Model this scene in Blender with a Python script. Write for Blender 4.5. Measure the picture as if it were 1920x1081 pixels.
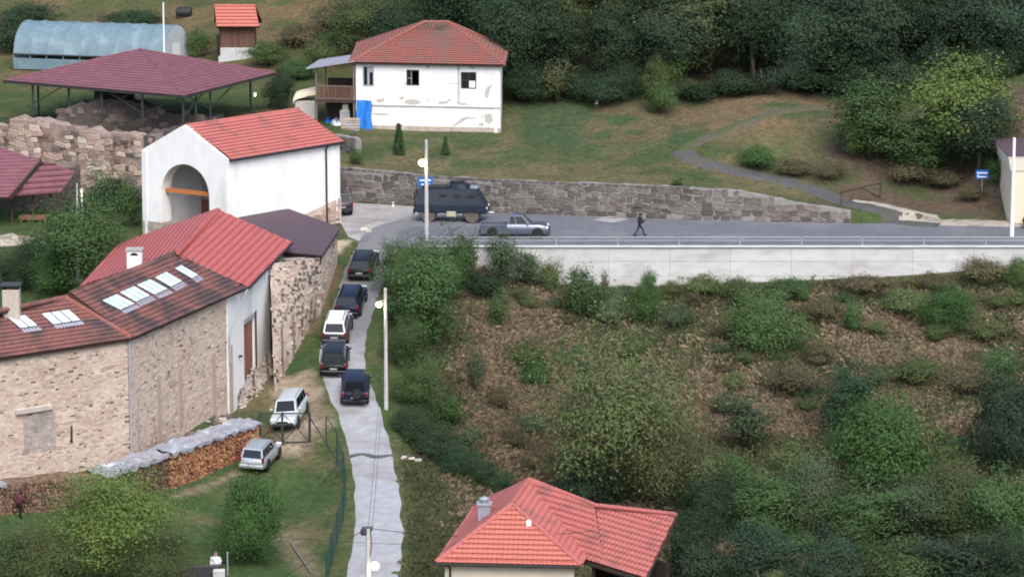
import bpy, bmesh, math, random
import numpy as np
from mathutils import Vector, Matrix, noise as mnoise
random.seed(7); np.random.seed(7)
for o in list(bpy.data.objects): bpy.data.objects.remove(o)
SC = bpy.context.scene
COL = SC.collection
R = math.radians
# ------------------------------------------------------------------ camera
CAMZ, PITCH, FPX = 49.3, R(11.0), 6875.0
cd = bpy.data.cameras.new('camera'); cam = bpy.data.objects.new('camera', cd); COL.objects.link(cam)
cam.location = (0, 0, CAMZ); cam.rotation_euler = (R(90) - PITCH, 0, 0)
cd.sensor_width = 36.0; cd.lens = 36.0 * FPX / 1920.0; cd.clip_start = 1.0; cd.clip_end = 6000.0
SC.camera = cam
# ------------------------------------------------------------------ sky and sun (overcast evening)
SUN_EL, SUN_AZ = R(50), R(167)          # azimuth: clockwise from +Y, light from behind and right of the viewer
w = bpy.data.worlds.new('World'); SC.world = w; w.use_nodes = True
nt = w.node_tree; bg = nt.nodes['Background']
sky = nt.nodes.new('ShaderNodeTexSky'); sky.sky_type = 'NISHITA'; sky.sun_disc = False
sky.sun_elevation = SUN_EL; sky.sun_rotation = SUN_AZ; sky.dust_density = 3.0; sky.air_density = 1.0; sky.ozone_density = 1.0
nt.links.new(sky.outputs[0], bg.inputs[0]); bg.inputs[1].default_value = 0.15
sl = bpy.data.lights.new('sun', 'SUN'); sl.energy = 1.25; sl.angle = R(42); sl.color = (1.0, 0.97, 0.93)
so = bpy.data.objects.new('sun', sl); COL.objects.link(so)
sd = Vector((math.sin(SUN_AZ) * math.cos(SUN_EL), math.cos(SUN_AZ) * math.cos(SUN_EL), math.sin(SUN_EL)))
so.rotation_euler = sd.to_track_quat('Z', 'Y').to_euler(); so.location = (-40, 100, 150)
vs = SC.view_settings; vs.view_transform = 'Standard'; vs.look = 'None'; vs.exposure = 0.93; vs.gamma = 1.0; vs.use_curve_mapping = False
SC.cycles.max_bounces = 6; SC.cycles.diffuse_bounces = 3; SC.cycles.glossy_bounces = 2; SC.cycles.filter_width = 1.9
# ------------------------------------------------------------------ picture measurements -> places in the world
def ray(u, v):
    x = (u - 960.0) / FPX; y = -(v - 540.5) / FPX
    cp, sp = math.cos(PITCH), math.sin(PITCH)
    return Vector((x, cp + y * sp, -sp + y * cp))
def pz(u, v, z):
    d = ray(u, v); t = (z - CAMZ) / d.z
    return Vector((d.x * t, d.y * t, z))
def pY(u, v, Y):
    d = ray(u, v); t = Y / d.y
    return Vector((d.x * t, Y, CAMZ + d.z * t))
def pplane(u, v, p, n):
    d = ray(u, v); o = Vector((0, 0, CAMZ)); t = (p - o).dot(n) / d.dot(n)
    return o + d * t
# ------------------------------------------------------------------ object helpers
def tag(o, label=None, cat=None, group=None, kind=None):
    if label: o['label'] = label
    if cat: o['category'] = cat
    if group: o['group'] = group
    if kind: o['kind'] = kind
    return o
def thing(name, label, cat, loc=(0, 0, 0), rz=0.0, group=None):
    o = bpy.data.objects.new(name, None); COL.objects.link(o); o.empty_display_size = 0.3
    o.location = loc; o.rotation_euler = (0, 0, rz)
    return tag(o, label, cat, group, 'thing')
def link(name, me, parent=None):
    o = bpy.data.objects.new(name, me); COL.objects.link(o)
    if parent: o.parent = parent
    return o
def mesh_np(name, V, F, mats=(), smooth=False):
    """V (n,3) array, F (m,3) or (m,4) array"""
    V = np.asarray(V, dtype=np.float32); F = np.asarray(F, dtype=np.int32)
    me = bpy.data.meshes.new(name); k = F.shape[1]
    me.vertices.add(len(V)); me.vertices.foreach_set('co', V.ravel())
    me.loops.add(F.size); me.loops.foreach_set('vertex_index', F.ravel())
    me.polygons.add(len(F)); me.polygons.foreach_set('loop_start', np.arange(0, F.size, k, dtype=np.int32))
    me.update(calc_edges=True)
    if smooth: me.polygons.foreach_set('use_smooth', np.ones(len(F), dtype=bool))
    for m in mats: me.materials.append(m)
    return me
class MB:
    """collects boxes, bars, tubes and sheets of ONE part"""
    def __init__(s): s.v = []; s.f = []
    def add(s, vs, fs):
        b = len(s.v); s.v += [Vector(p) for p in vs]; s.f += [tuple(b + i for i in f) for f in fs]; return s
    def box(s, c, size, M=None):
        hx, hy, hz = size[0] / 2, size[1] / 2, size[2] / 2
        vs = [Vector((sx * hx, sy * hy, sz * hz)) for sz in (-1, 1) for sy in (-1, 1) for sx in (-1, 1)]
        if M is not None: vs = [M @ p for p in vs]
        c = Vector(c)
        return s.add([c + p for p in vs], [(0, 2, 3, 1), (4, 5, 7, 6), (0, 1, 5, 4), (2, 6, 7, 3), (0, 4, 6, 2), (1, 3, 7, 5)])
    def bar(s, p0, p1, wd, ht=None, up=(0, 0, 1)):
        p0, p1 = Vector(p0), Vector(p1); d = (p1 - p0); L = d.length
        if L < 1e-6: return s
        d /= L; ht = ht or wd; up = Vector(up)
        if abs(d.dot(up)) > .98: up = Vector((0, 1, 0))
        x = d.cross(up).normalized(); z = x.cross(d)
        vs = [p + x * a * wd / 2 + z * b * ht / 2 for p in (p0, p1) for a, b in ((-1, -1), (1, -1), (1, 1), (-1, 1))]
        return s.add(vs, [(0, 1, 2, 3)[::-1], (4, 5, 6, 7), (0, 1, 5, 4), (1, 2, 6, 5), (2, 3, 7, 6), (3, 0, 4, 7)])
    def tube(s, pts, rs, n=8, cap=True):
        pts = [Vector(p) for p in pts]
        if not hasattr(rs, '__len__'): rs = [rs] * len(pts)
        b = len(s.v)
        for i, p in enumerate(pts):
            d = (pts[min(i + 1, len(pts) - 1)] - pts[max(i - 1, 0)]).normalized()
            up = Vector((0, 0, 1)) if abs(d.z) < .9 else Vector((0, 1, 0))
            x = d.cross(up).normalized(); y = x.cross(d)
            for k in range(n):
                a = 2 * math.pi * k / n
                s.v.append(p + (x * math.cos(a) + y * math.sin(a)) * rs[i])
        for i in range(len(pts) - 1):
            for k in range(n):
                k2 = (k + 1) % n
                s.f.append((b + i * n + k, b + i * n + k2, b + (i + 1) * n + k2, b + (i + 1) * n + k))
        if cap:
            s.f.append(tuple(b + k for k in range(n))[::-1]); s.f.append(tuple(b + (len(pts) - 1) * n + k for k in range(n)))
        return s
    def prism(s, poly, off):
        """poly: planar loop of points; off: extrusion vector"""
        poly = [Vector(p) for p in poly]; off = Vector(off); n = len(poly)
        return s.add(poly + [p + off for p in poly],
                     [tuple(range(n))[::-1], tuple(range(n, 2 * n))] + [(i, (i + 1) % n, n + (i + 1) % n, n + i) for i in range(n)])
    def lathe(s, prof, n=16, c=(0, 0, 0), axis='z'):
        b = len(s.v); c = Vector(c)
        for (r, h) in prof:
            for k in range(n):
                a = 2 * math.pi * k / n
                p = (r * math.cos(a), r * math.sin(a), h)
                if axis == 'y': p = (p[0], p[2], p[1])
                if axis == 'x': p = (p[2], p[0], p[1])
                s.v.append(c + Vector(p))
        for i in range(len(prof) - 1):
            for k in range(n):
                k2 = (k + 1) % n
                s.f.append((b + i * n + k, b + i * n + k2, b + (i + 1) * n + k2, b + (i + 1) * n + k))
        s.f.append(tuple(b + k for k in range(n))[::-1]); s.f.append(tuple(b + (len(prof) - 1) * n + k for k in range(n)))
        return s
    def build(s, name, mat, parent=None, org=None, smooth=None, bevel=0.0, recalc=True):
        me = bpy.data.meshes.new(name)
        o0 = Vector(org) if org is not None else Vector((0, 0, 0))
        me.from_pydata([p - o0 for p in s.v], [], s.f)
        if recalc:
            bm = bmesh.new(); bm.from_mesh(me); bmesh.ops.recalc_face_normals(bm, faces=bm.faces)
            if bevel > 0: bmesh.ops.bevel(bm, geom=list(bm.edges), offset=bevel, segments=1, affect='EDGES', clamp_overlap=True)
            bm.to_mesh(me); bm.free()
        for m in (mat if isinstance(mat, (list, tuple)) else [mat]): me.materials.append(m)
        if smooth is not None:
            me.polygons.foreach_set('use_smooth', np.ones(len(me.polygons), dtype=bool))
            me.set_sharp_from_angle(angle=R(smooth))
        return link(name, me, parent)
# ------------------------------------------------------------------ materials
def mk(name, c1, c2=None, scale=3.0, rough=.85, bump=0.0, bscale=None, metal=0.0, objrand=0.0, detail=6.0, c3=None, s3=.6,
       spec=.3, emit=None, estr=0.0, coords='Object', stretch=(1, 1, 1), t3=(.52, .68), trans=0.0, ramp=(.35, .65)):
    m = bpy.data.materials.new(name); m.use_nodes = True; t = m.node_tree; N = t.nodes; L = t.links
    b = N['Principled BSDF']; b.inputs['Roughness'].default_value = rough; b.inputs['Metallic'].default_value = metal
    b.inputs['Specular IOR Level'].default_value = spec
    tc = N.new('ShaderNodeTexCoord'); mp = N.new('ShaderNodeMapping'); mp.inputs['Scale'].default_value = stretch
    L.new(tc.outputs[coords], mp.inputs[0])
    col = None
    rgb = N.new('ShaderNodeRGB'); rgb.outputs[0].default_value = (*c1, 1); col = rgb.outputs[0]
    if c2 is not None:
        no = N.new('ShaderNodeTexNoise'); no.inputs['Scale'].default_value = scale; no.inputs['Detail'].default_value = detail
        no.inputs['Roughness'].default_value = .65
        L.new(mp.outputs[0], no.inputs['Vector'])
        cr = N.new('ShaderNodeMapRange'); cr.inputs['From Min'].default_value = ramp[0]; cr.inputs['From Max'].default_value = ramp[1]
        L.new(no.outputs[0], cr.inputs['Value'])
        mx = N.new('ShaderNodeMix'); mx.data_type = 'RGBA'; mx.inputs['B'].default_value = (*c2, 1)
        L.new(cr.outputs[0], mx.inputs['Factor']); L.new(col, mx.inputs['A']); col = mx.outputs['Result']
    if c3 is not None:
        n3 = N.new('ShaderNodeTexNoise'); n3.inputs['Scale'].default_value = s3; n3.inputs['Detail'].default_value = 4
        L.new(mp.outputs[0], n3.inputs['Vector'])
        c_ = N.new('ShaderNodeMapRange'); c_.inputs['From Min'].default_value = t3[0]; c_.inputs['From Max'].default_value = t3[1]
        L.new(n3.outputs[0], c_.inputs['Value'])
        mx = N.new('ShaderNodeMix'); mx.data_type = 'RGBA'; mx.inputs['B'].default_value = (*c3, 1)
        L.new(c_.outputs[0], mx.inputs['Factor']); L.new(col, mx.inputs['A']); col = mx.outputs['Result']
    if objrand > 0:
        oi = N.new('ShaderNodeObjectInfo'); hs = N.new('ShaderNodeHueSaturation')
        r1 = N.new('ShaderNodeMapRange'); r1.inputs['To Min'].default_value = 1 - objrand; r1.inputs['To Max'].default_value = 1 + objrand
        L.new(oi.outputs['Random'], r1.inputs['Value']); L.new(r1.outputs[0], hs.inputs['Value'])
        mu = N.new('ShaderNodeMath'); mu.operation = 'MULTIPLY'; mu.inputs[1].default_value = 7.31
        fr = N.new('ShaderNodeMath'); fr.operation = 'FRACT'
        L.new(oi.outputs['Random'], mu.inputs[0]); L.new(mu.outputs[0], fr.inputs[0])
        r2 = N.new('ShaderNodeMapRange'); r2.inputs['To Min'].default_value = .5 - objrand * .05; r2.inputs['To Max'].default_value = .5 + objrand * .05
        L.new(fr.outputs[0], r2.inputs['Value']); L.new(r2.outputs[0], hs.inputs['Hue'])
        L.new(col, hs.inputs['Color']); col = hs.outputs[0]
    L.new(col, b.inputs['Base Color'])
    if bump > 0:
        nb = N.new('ShaderNodeTexNoise'); nb.inputs['Scale'].default_value = bscale or scale * 2.5; nb.inputs['Detail'].default_value = 5
        L.new(mp.outputs[0], nb.inputs['Vector'])
        bu = N.new('ShaderNodeBump'); bu.inputs['Strength'].default_value = 1.0; bu.inputs['Distance'].default_value = bump
        L.new(nb.outputs[0], bu.inputs['Height']); L.new(bu.outputs[0], b.inputs['Normal'])
    if emit:
        b.inputs['Emission Color'].default_value = (*emit, 1); b.inputs['Emission Strength'].default_value = estr
    if trans > 0:
        tr = N.new('ShaderNodeBsdfTranslucent'); ms = N.new('ShaderNodeMixShader'); ms.inputs[0].default_value = trans
        L.new(col, tr.inputs[0]); L.new(b.outputs[0], ms.inputs[1]); L.new(tr.outputs[0], ms.inputs[2])
        L.new(ms.outputs[0], N['Material Output'].inputs[0])
    m.diffuse_color = (*c1, 1)
    return m
M = {}
M['plaster'] = mk('white_plaster', (.80, .80, .79), (.72, .72, .71), 1.2, .9, .01, 8, c3=(.58, .57, .55), s3=.45, t3=(.57, .76), stretch=(1, 1, .35))
M['plaster_old'] = mk('old_white_plaster', (.80, .80, .79), (.70, .70, .69), 1.5, .92, .015, 6, c3=(.45, .43, .41), s3=.9, t3=(.66, .70))
M['bare_mud'] = mk('bare_mud_plaster', (.52, .50, .47), (.40, .37, .34), 5, .95, .02, 12)
M['dirty_base'] = mk('dirty_plaster_foot', (.50, .44, .37), (.34, .29, .24), 2.0, .95, .02, 8)
M['tile_new'] = mk('red_roof_tile', (.46, .145, .125), (.39, .12, .105), 6, .6, .006, 18, c3=(.30, .115, .10), s3=.8, spec=.35)
M['tile_orange'] = mk('orange_roof_tile', (.50, .155, .115), (.43, .13, .10), 6, .6, .006, 18, spec=.35)
M['tile_sheet'] = mk('red_sheet_roof', (.43, .115, .105), (.38, .10, .095), 3, .5, .004, 12, spec=.4)
M['tile_old'] = mk('weathered_roof_tile', (.235, .098, .083), (.15, .072, .064), 2.6, .85, .012, 14, c3=(.075, .052, .054), s3=.5, t3=(.43, .60))
M['tile_house'] = mk('faded_roof_tile', (.31, .105, .08), (.22, .09, .075), 3.4, .85, .012, 14, c3=(.185, .125, .115), s3=.5, t3=(.45, .75))
M['maroon'] = mk('maroon_shingle', (.19, .075, .095), (.15, .065, .08), 9, .8, .008, 30, c3=(.22, .095, .115), s3=1.2, t3=(.45, .8))
M['darkroof'] = mk('dark_brown_roof_felt', (.095, .062, .075), (.075, .05, .06), 8, .75, .006, 30)
M['gutter'] = mk('dark_gutter_metal', (.03, .025, .028), rough=.5)
M['steel'] = mk('dark_green_steel', (.025, .035, .035), (.04, .04, .04), 8, .55)
M['darkwood'] = mk('dark_timber', (.075, .045, .035), (.045, .03, .025), 4, .85, stretch=(1, 1, .2))
M['brownwood'] = mk('brown_boards', (.16, .085, .06), (.11, .06, .045), 4, .8, objrand=.2, stretch=(6, 6, .4))
M['greywood'] = mk('weathered_boards', (.20, .165, .15), (.13, .10, .09), 5, .9, objrand=.18)
M['orangewood'] = mk('varnished_beam', (.50, .19, .06), (.42, .14, .05), 4, .6, stretch=(.3, 3, 3))
M['doorwood'] = mk('reddish_wood_door', (.29, .13, .085), (.21, .09, .06), 3, .7, stretch=(6, 6, .5), objrand=.12)
M['palewood'] = mk('pale_pallet_wood', (.48, .40, .33), (.36, .29, .23), 6, .9, objrand=.15)
M['mortar'] = mk('stone_wall_mortar', (.36, .33, .29), (.26, .235, .205), 4, .95, .03, 9)
M['mortar_dark'] = mk('grey_joint_mortar', (.27, .26, .25), (.19, .18, .17), 3.5, .95, .03, 9)
M['stone_grey'] = mk('grey_brown_stone', (.165, .145, .13), (.10, .09, .085), 2.2, .9, .02, 9, objrand=.42)
M['stone_warm'] = mk('warm_limestone', (.40, .30, .245), (.28, .20, .165), 2.2, .92, .02, 9, objrand=.30)
M['stone_dark'] = mk('dark_field_stone', (.19, .135, .11), (.115, .09, .08), 3.0, .92, .01, 9, objrand=.35)
M['stone_pale'] = mk('pale_limestone', (.52, .47, .41), (.42, .37, .32), 3.0, .92, .01, 9, objrand=.2)
M['stone_facing'] = mk('beige_wall_stone', (.50, .41, .345), (.40, .32, .265), 3.0, .92, .01, 9, objrand=.22)
M['rubble_wall'] = mk('pointed_rubble_wall', (.60, .50, .41), (.43, .335, .27), 1.9, .95, .035, 7, c3=(.36, .26, .205), s3=.30, t3=(.50, .72), stretch=(1, 1, 1.8), detail=9)
M['rubble_grey'] = mk('grey_rubble_wall', (.42, .37, .32), (.26, .22, .20), 2.4, .95, .04, 7, c3=(.19, .17, .155), s3=.5, t3=(.52, .7), stretch=(1, 1, 1.8), detail=9)
M['ruin'] = mk('ruin_masonry', (.33, .255, .215), (.22, .165, .14), 1.8, .95, .05, 6, c3=(.16, .125, .11), s3=.5, detail=9)
M['ruin_and_shade_dark'] = mk('dark_ruin_and_painted_shade', (.10, .085, .08), (.06, .05, .05), 1.8, .95, .05, 6, detail=9)  # dark ruin stone, also painted shade on the porch and pavilion back walls
M['brickstrip'] = mk('worn_brick_strip', (.46, .355, .29), (.37, .275, .22), 5, .95, .02, 12, stretch=(1, 1, 4))
M['concrete'] = mk('pale_concrete', (.56, .56, .555), (.47, .47, .465), 1.2, .9, .01, 12, objrand=.05, c3=(.40, .39, .37), s3=.7, t3=(.54, .74), stretch=(.5, 1, 1.3))
M['concrete_grey'] = mk('grey_concrete', (.40, .40, .39), (.30, .30, .295), 2.5, .9, .01, 12)
M['polegrey'] = mk('concrete_pole', (.50, .49, .47), (.42, .41, .40), 3, .85)
M['whitepaint'] = mk('white_paint', (.80, .80, .80), rough=.5)
M['galv'] = mk('galvanised_steel', (.52, .54, .56), (.42, .44, .46), 5, .45, metal=.5)
M['asphalt'] = mk('old_asphalt', (.145, .15, .168), (.115, .12, .135), 1.0, .8, .008, 25, c3=(.185, .185, .195), s3=.22, t3=(.5, .75))  # sky reflection on wet asphalt put into the base colour as a bluish tint
#LW
M['lane_worn'] = mk('worn_lane_surface', (.20, .20, .205), (.15, .15, .155), 1.4, .92, .012, 16, c3=(.28, .28, .285), s3=.4, t3=(.5, .75), detail=9)
M['lane'] = mk('pale_gravel_lane', (.42, .42, .425), (.31, .31, .315), 1.6, .92, .012, 16, c3=(.23, .225, .225), s3=.35, t3=(.50, .72), detail=9)
M['apron'] = mk('dusty_concrete_apron', (.37, .355, .34), (.27, .26, .25), 1.2, .92, .008, 18, c3=(.20, .19, .18), s3=.3, t3=(.5, .72))
M['path'] = mk('pale_gravel_path', (.40, .355, .30), (.29, .255, .21), 1.8, .95, .02, 12, c3=(.17, .15, .12), s3=.5)
M['track'] = mk('dark_gravel_track', (.092, .09, .095), (.07, .068, .07), 1.5, .95, .02, 12, c3=(.082, .085, .05), s3=.55, t3=(.48, .66))
M['dirt'] = mk('tan_dirt', (.27, .21, .155), (.20, .155, .11), 2.0, .95, .02, 12, c3=(.11, .115, .05), s3=.6)
M['poly'] = mk('greenhouse_film', (.20, .29, .335), (.155, .235, .275), 1.5, .4, .015, 3, spec=.5, trans=.2, c3=(.26, .355, .40), s3=.5)
M['poly_white'] = mk('pale_greenhouse_film', (.58, .64, .67), (.5, .55, .58), 1.5, .4, .01, 3, spec=.4)
M['tarp_blue'] = mk('blue_tarp', (.02, .20, .62), (.015, .14, .48), 3, .5, .04, 4, spec=.4)
M['tarp_white'] = mk('white_sheet', (.75, .78, .82), (.6, .66, .74), 3, .5, .03, 4)
M['tarp_grey'] = mk('grey_plastic_sheet', (.33, .335, .37), (.23, .235, .26), 2.2, .45, .08, 3.5, c3=(.50, .51, .55), s3=1.1, spec=.45)
M['logend'] = mk('cut_log_end', (.46, .25, .125), (.20, .09, .048), 2.8, .9, objrand=.4, ramp=(.42, .58))
M['logdark'] = mk('old_log', (.22, .13, .09), (.085, .052, .042), 2.8, .9, objrand=.4, ramp=(.42, .58))
M['bark'] = mk('grey_bark', (.12, .10, .085), (.07, .06, .05), 5, .95, .02, 12, stretch=(1, 1, .3))
M['bark_pale'] = mk('pale_birch_bark', (.48, .47, .44), (.25, .24, .22), 5, .9, stretch=(1, 1, .5))
M['skylight'] = mk('skylight_pane', (.62, .74, .72), (.55, .68, .68), 1.0, .18, spec=.7)
M['framegrey'] = mk('lead_frame', (.045, .047, .055), rough=.5)
M['flashing'] = mk('lead_flashing', (.33, .32, .38), (.25, .25, .30), 4, .5)
M['glassdark'] = mk('dark_window_glass', (.012, .015, .018), rough=.12, spec=.6)
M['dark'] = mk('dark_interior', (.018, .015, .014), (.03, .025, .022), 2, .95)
M['greyframe'] = mk('grey_window_frame', (.33, .34, .37), rough=.7)
M['creamwall'] = mk('cream_plaster', (.70, .62, .50), (.64, .56, .45), 1.5, .9)
M['beigewall'] = mk('beige_plaster', (.74, .62, .47), (.70, .58, .44), 1.0, .9)
M['corewhite'] = mk('cream_cornice', (.80, .73, .60), rough=.85)
M['signblue'] = mk('blue_sign', (.01, .12, .42), rough=.4)
M['signwhite'] = mk('sign_white', (.85, .85, .85), rough=.4)
M['wire'] = mk('black_cable', (.02, .02, .022), rough=.6)
M['mesh_green'] = mk('green_fence_wire', (.018, .055, .045), rough=.6)
M['faint_track'] = mk('overgrown_track', (.105, .092, .07), (.078, .072, .055), 1.5, .95, .02, 12, c3=(.07, .08, .036), s3=.6, t3=(.38, .55))
M['lampglow'] = mk('lit_street_lamp', (1, .9, .6), emit=(1.0, .80, .30), estr=1.6)
M['lampwhite'] = mk('lit_white_lamp', (1, 1, .95), emit=(1.0, .90, .50), estr=1.7)
M['rubber'] = mk('tyre_rubber', (.02, .02, .021), rough=.9)
M['dusty'] = mk('dusty_tyre', (.14, .115, .10), (.08, .07, .065), 6, .95)
M['rim'] = mk('wheel_rim', (.35, .35, .36), rough=.35, metal=.7)
M['carglass'] = mk('car_glass', (.008, .010, .014), rough=.08, spec=.5)
M['trim'] = mk('black_plastic_trim', (.02, .02, .022), rough=.6)
M['headlamp'] = mk('headlamp_lens', (.75, .78, .80), rough=.12, spec=.8)
M['taillamp'] = mk('tail_lamp_lens', (.17, .012, .016), rough=.2, spec=.6)
M['plate'] = mk('number_plate', (.38, .38, .38), rough=.5)
def paint(name, c, rough=.28, metal=.3): return mk(name, c, rough=rough, metal=metal, spec=.5)
M['p_black'] = paint('black_car_paint', (.010, .011, .014)); M['p_navy'] = paint('dark_blue_car_paint', (.010, .014, .034))
M['p_char'] = paint('charcoal_car_paint', (.035, .036, .044)); M['p_silver'] = paint('silver_car_paint', (.50, .53, .55), .3, .6)
M['p_white'] = paint('white_car_paint', (.75, .76, .77), .3, 0); M['p_bluegrey'] = paint('blue_grey_car_paint', (.16, .185, .235), .3, .6)
M['p_pearl'] = paint('pale_silver_car_paint', (.62, .665, .66), .3, .45)
M['armour'] = mk('matt_navy_armour', (.017, .025, .042), (.012, .018, .031), 3, .5, objrand=.05)
M['armour_pale'] = mk('grey_armour_plate', (.20, .24, .26), rough=.5)
M['stowage'] = mk('tan_stowage_box', (.36, .36, .27), rough=.8)
# ------------------------------------------------------------------ the lie of the land
def vnoise(X, Y, s, seed):
    rs = np.random.RandomState(seed); T = rs.rand(256, 256)
    x = X / s; y = Y / s; xi = np.floor(x).astype(int); yi = np.floor(y).astype(int)
    fx = x - xi; fy = y - yi; fx = fx * fx * (3 - 2 * fx); fy = fy * fy * (3 - 2 * fy)
    a = T[xi % 256, yi % 256]; b = T[(xi + 1) % 256, yi % 256]; c = T[xi % 256, (yi + 1) % 256]; d = T[(xi + 1) % 256, (yi + 1) % 256]
    return (a * (1 - fx) + b * fx) * (1 - fy) + (c * (1 - fx) + d * fx) * fy
def fbm(X, Y, s, seed, n=4):
    r = 0; a = .5; t = 0
    for i in range(n): r = r + a * vnoise(X, Y, s, seed + i * 17); t += a; a *= .55; s *= .5
    return r / t
def sstep(a, b, x):
    t = np.clip((x - a) / (b - a), 0, 1); return t * t * (3 - 2 * t)
class TPS:
    def __init__(s, P):
        P = np.array(P, float); s.xy = P[:, :2]; n = len(P)
        d2 = ((s.xy[:, None] - s.xy[None]) ** 2).sum(-1)
        K = .5 * d2 * np.log(d2 + 1e-9) + np.eye(n) * 4.0
        A = np.zeros((n + 3, n + 3)); A[:n, :n] = K; A[:n, n] = 1; A[:n, n + 1:] = s.xy; A[n, :n] = 1; A[n + 1:, :n] = s.xy.T
        s.w = np.linalg.solve(A, np.concatenate([P[:, 2], np.zeros(3)]))
    def __call__(s, X, Y):
        X = np.asarray(X, float); sh = X.shape; x = X.ravel(); y = np.asarray(Y, float).ravel(); out = np.zeros(len(x))
        for i in range(0, len(x), 20000):
            xs = x[i:i + 20000]; ys = y[i:i + 20000]
            d2 = (xs[:, None] - s.xy[:, 0]) ** 2 + (ys[:, None] - s.xy[:, 1]) ** 2
            out[i:i + 20000] = (.5 * d2 * np.log(d2 + 1e-9)) @ s.w[:-3] + s.w[-3] + s.w[-2] * xs + s.w[-1] * ys
        return out.reshape(sh)
LANE_PX = [(735, 432, 0.0), (712, 455, -.12), (690, 500, -1.0), (668, 560, -2.1), (648, 620, -3.2), (642, 680, -4.1), (660, 740, -5.0),
           (682, 800, -5.9), (697, 860, -6.7), (706, 920, -7.5), (710, 980, -8.3), (706, 1040, -9.0), (696, 1085, -9.6)]
LANE = [pz(*p) for p in LANE_PX]
LANE = [Vector((LANE[0].x + 2.2, 280.5, 0.0))] + LANE + [LANE[-1] + Vector((-1.2, -10, -1.3)), LANE[-1] + Vector((-3.0, -22, -2.6))]
LANE_HW = [2.6, 2.1, 1.9, 1.8, 1.75, 1.75, 1.8, 1.75, 1.6, 1.55, 1.6, 1.65, 1.75, 1.75, 1.7, 1.7]
def catmull(P, n=8):
    out = []
    for i in range(len(P) - 1):
        p0, p1, p2, p3 = P[max(i - 1, 0)], P[i], P[i + 1], P[min(i + 2, len(P) - 1)]
        for k in range(n):
            t = k / n
            out.append(.5 * ((2 * p1) + (-p0 + p2) * t + (2 * p0 - 5 * p1 + 4 * p2 - p3) * t * t + (-p0 + 3 * p1 - 3 * p2 + p3) * t ** 3))
    return out + [P[-1]]
LANE_C = catmull(LANE); LANE_W = [h for h in catmull([Vector((h, 0, 0)) for h in LANE_HW])]; LANE_W = [h.x for h in LANE_W]
lane_pts = [tuple(p) for p in LANE]
yard = [pz(*p)[:] for p in [(520, 747, -5.4), (560, 672, -4.2), (600, 602, -3.1), (632, 492, -.9), (545, 805, -5.95), (535, 840, -6.75), (488, 880, -7.1),
        (450, 858, -7.0), (320, 918, -7.05), (230, 945, -7.05), (60, 985, -7.1), (452, 776, -6.2), (228, 871, -6.2), (20, 925, -6.2), (632, 905, -7.35), (645, 850, -6.7),
        (618, 1040, -9.2), (600, 1078, -9.6), (560, 930, -8.2), (450, 960, -8.3), (540, 1000, -8.8), (330, 1000, -8.2), (200, 1070, -8.8), (60, 1060, -8.2), (420, 1070, -9.1)]]
inner = [(-25, 262, -1), (-35, 262, -1.2), (-35, 280, -.4), (-26, 283, 0), (-40, 245, -2.5), (-30, 243, -2.5), (-24, 238, -3.4), (-48, 228, -3.2), (-50, 262, -1), (-50, 285, .3), (-20, 286, 0),
         (-60, 240, -2), (-60, 210, -6.5), (-45, 203, -7.6), (-30, 200, -8.8), (-20, 196, -10)]
mainr = [(-10, 276, 0), (-12, 284, 0), (-13, 288, 0), (-5, 271, 0), (-4, 285, 0), (2, 271, 0), (2, 283, 0), (15, 270, 0), (15, 280, 0), (30, 270, 0), (30, 280, 0), (45, 270, 0), (45, 281, 0), (60, 270, 0), (60, 282, 0), (8, 276, 0), (22, 275, 0), (37, 275, 0)]
ravine = [(-6, 269.5, -.5), (-2, 269.6, -1.9), (2, 269.7, -2.7), (6, 269.8, -3.0), (14, 269.8, -2.85), (22, 269.8, -2.55), (30, 269.8, -2.15), (37, 269.8, -1.6), (50, 269.8, -1.2)]
for x in (3, 12, 22, 32, 45, 60):
    ravine += [(x, 262, -4.9), (x, 254, -7.0), (x, 246, -9.1), (x, 238, -11.0), (x, 228, -12.6), (x, 215, -13.2), (x, 198, -13.5)]
ravine += [(-3, 262, -3.3), (-3, 254, -5.1), (-3.5, 246, -6.7), (-4, 238, -8.1), (-4.5, 228, -9.4), (-4.5, 216, -10.4), (-4, 204, -11.0), (-6.5, 262, -2.4), (-7.0, 250, -4.6), (-7.2, 240, -6.0), (-7, 228, -7.7), (-7, 216, -9.2), (-7, 205, -10.3)]
T1 = TPS(mainr + lane_pts[:8] + yard[:5] + inner[:12])
T2 = TPS(ravine + lane_pts[1:] + yard + inner + [(-5, 272, 0), (-10, 276, 0), (-20, 275, 0)])
upper = [(-13.5, 290, 2.6), (-6.7, 288, 2.35), (0, 286, 2.45), (5.9, 284, 2.5), (14, 282, 2.4), (22.4, 281, 1.2), (26.5, 280.3, .8), (32, 282, .5), (45, 283.5, .5), (60, 284, .5), (-9, 295, 3.2), (-2, 293.5, 3.3), (-14, 300, 4.0), (-1, 300.5, 4.0), (-7, 310, 5.0), (-14, 312, 5.0)]
upper += [pz(*p)[:] for p in [(1000, 200, 5.3), (1100, 190, 5.7), (1300, 205, 5.4), (1500, 192, 6.2), (1290, 290, 3.3), (1200, 300, 2.9), (1080, 290, 3.1), (1450, 330, 2.1), (1590, 378, .95), (1560, 205, 5.3), (1500, 280, 3.6),
        (1650, 330, 2.0), (1700, 260, 4.2), (1800, 335, 1.7), (1841, 365, 1.2), (1880, 290, 4.0), (1900, 200, 7)]]
for x in (2, 14, 28, 42, 58): upper += [(x, 319, 10.5), (x, 332, 19), (x, 348, 29), (x, 362, 37)]
upper += [(-12, 322, 6.8), (-12, 338, 11), (-12, 355, 17), (-22, 318, 5.2), (-22, 332, 7.2), (-24, 348, 10)]
for x in (-34, -46, -60): upper += [(x, 318, 4.6), (x, 330, 5.3), (x, 344, 7.0), (x, 360, 9.4)]
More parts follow.
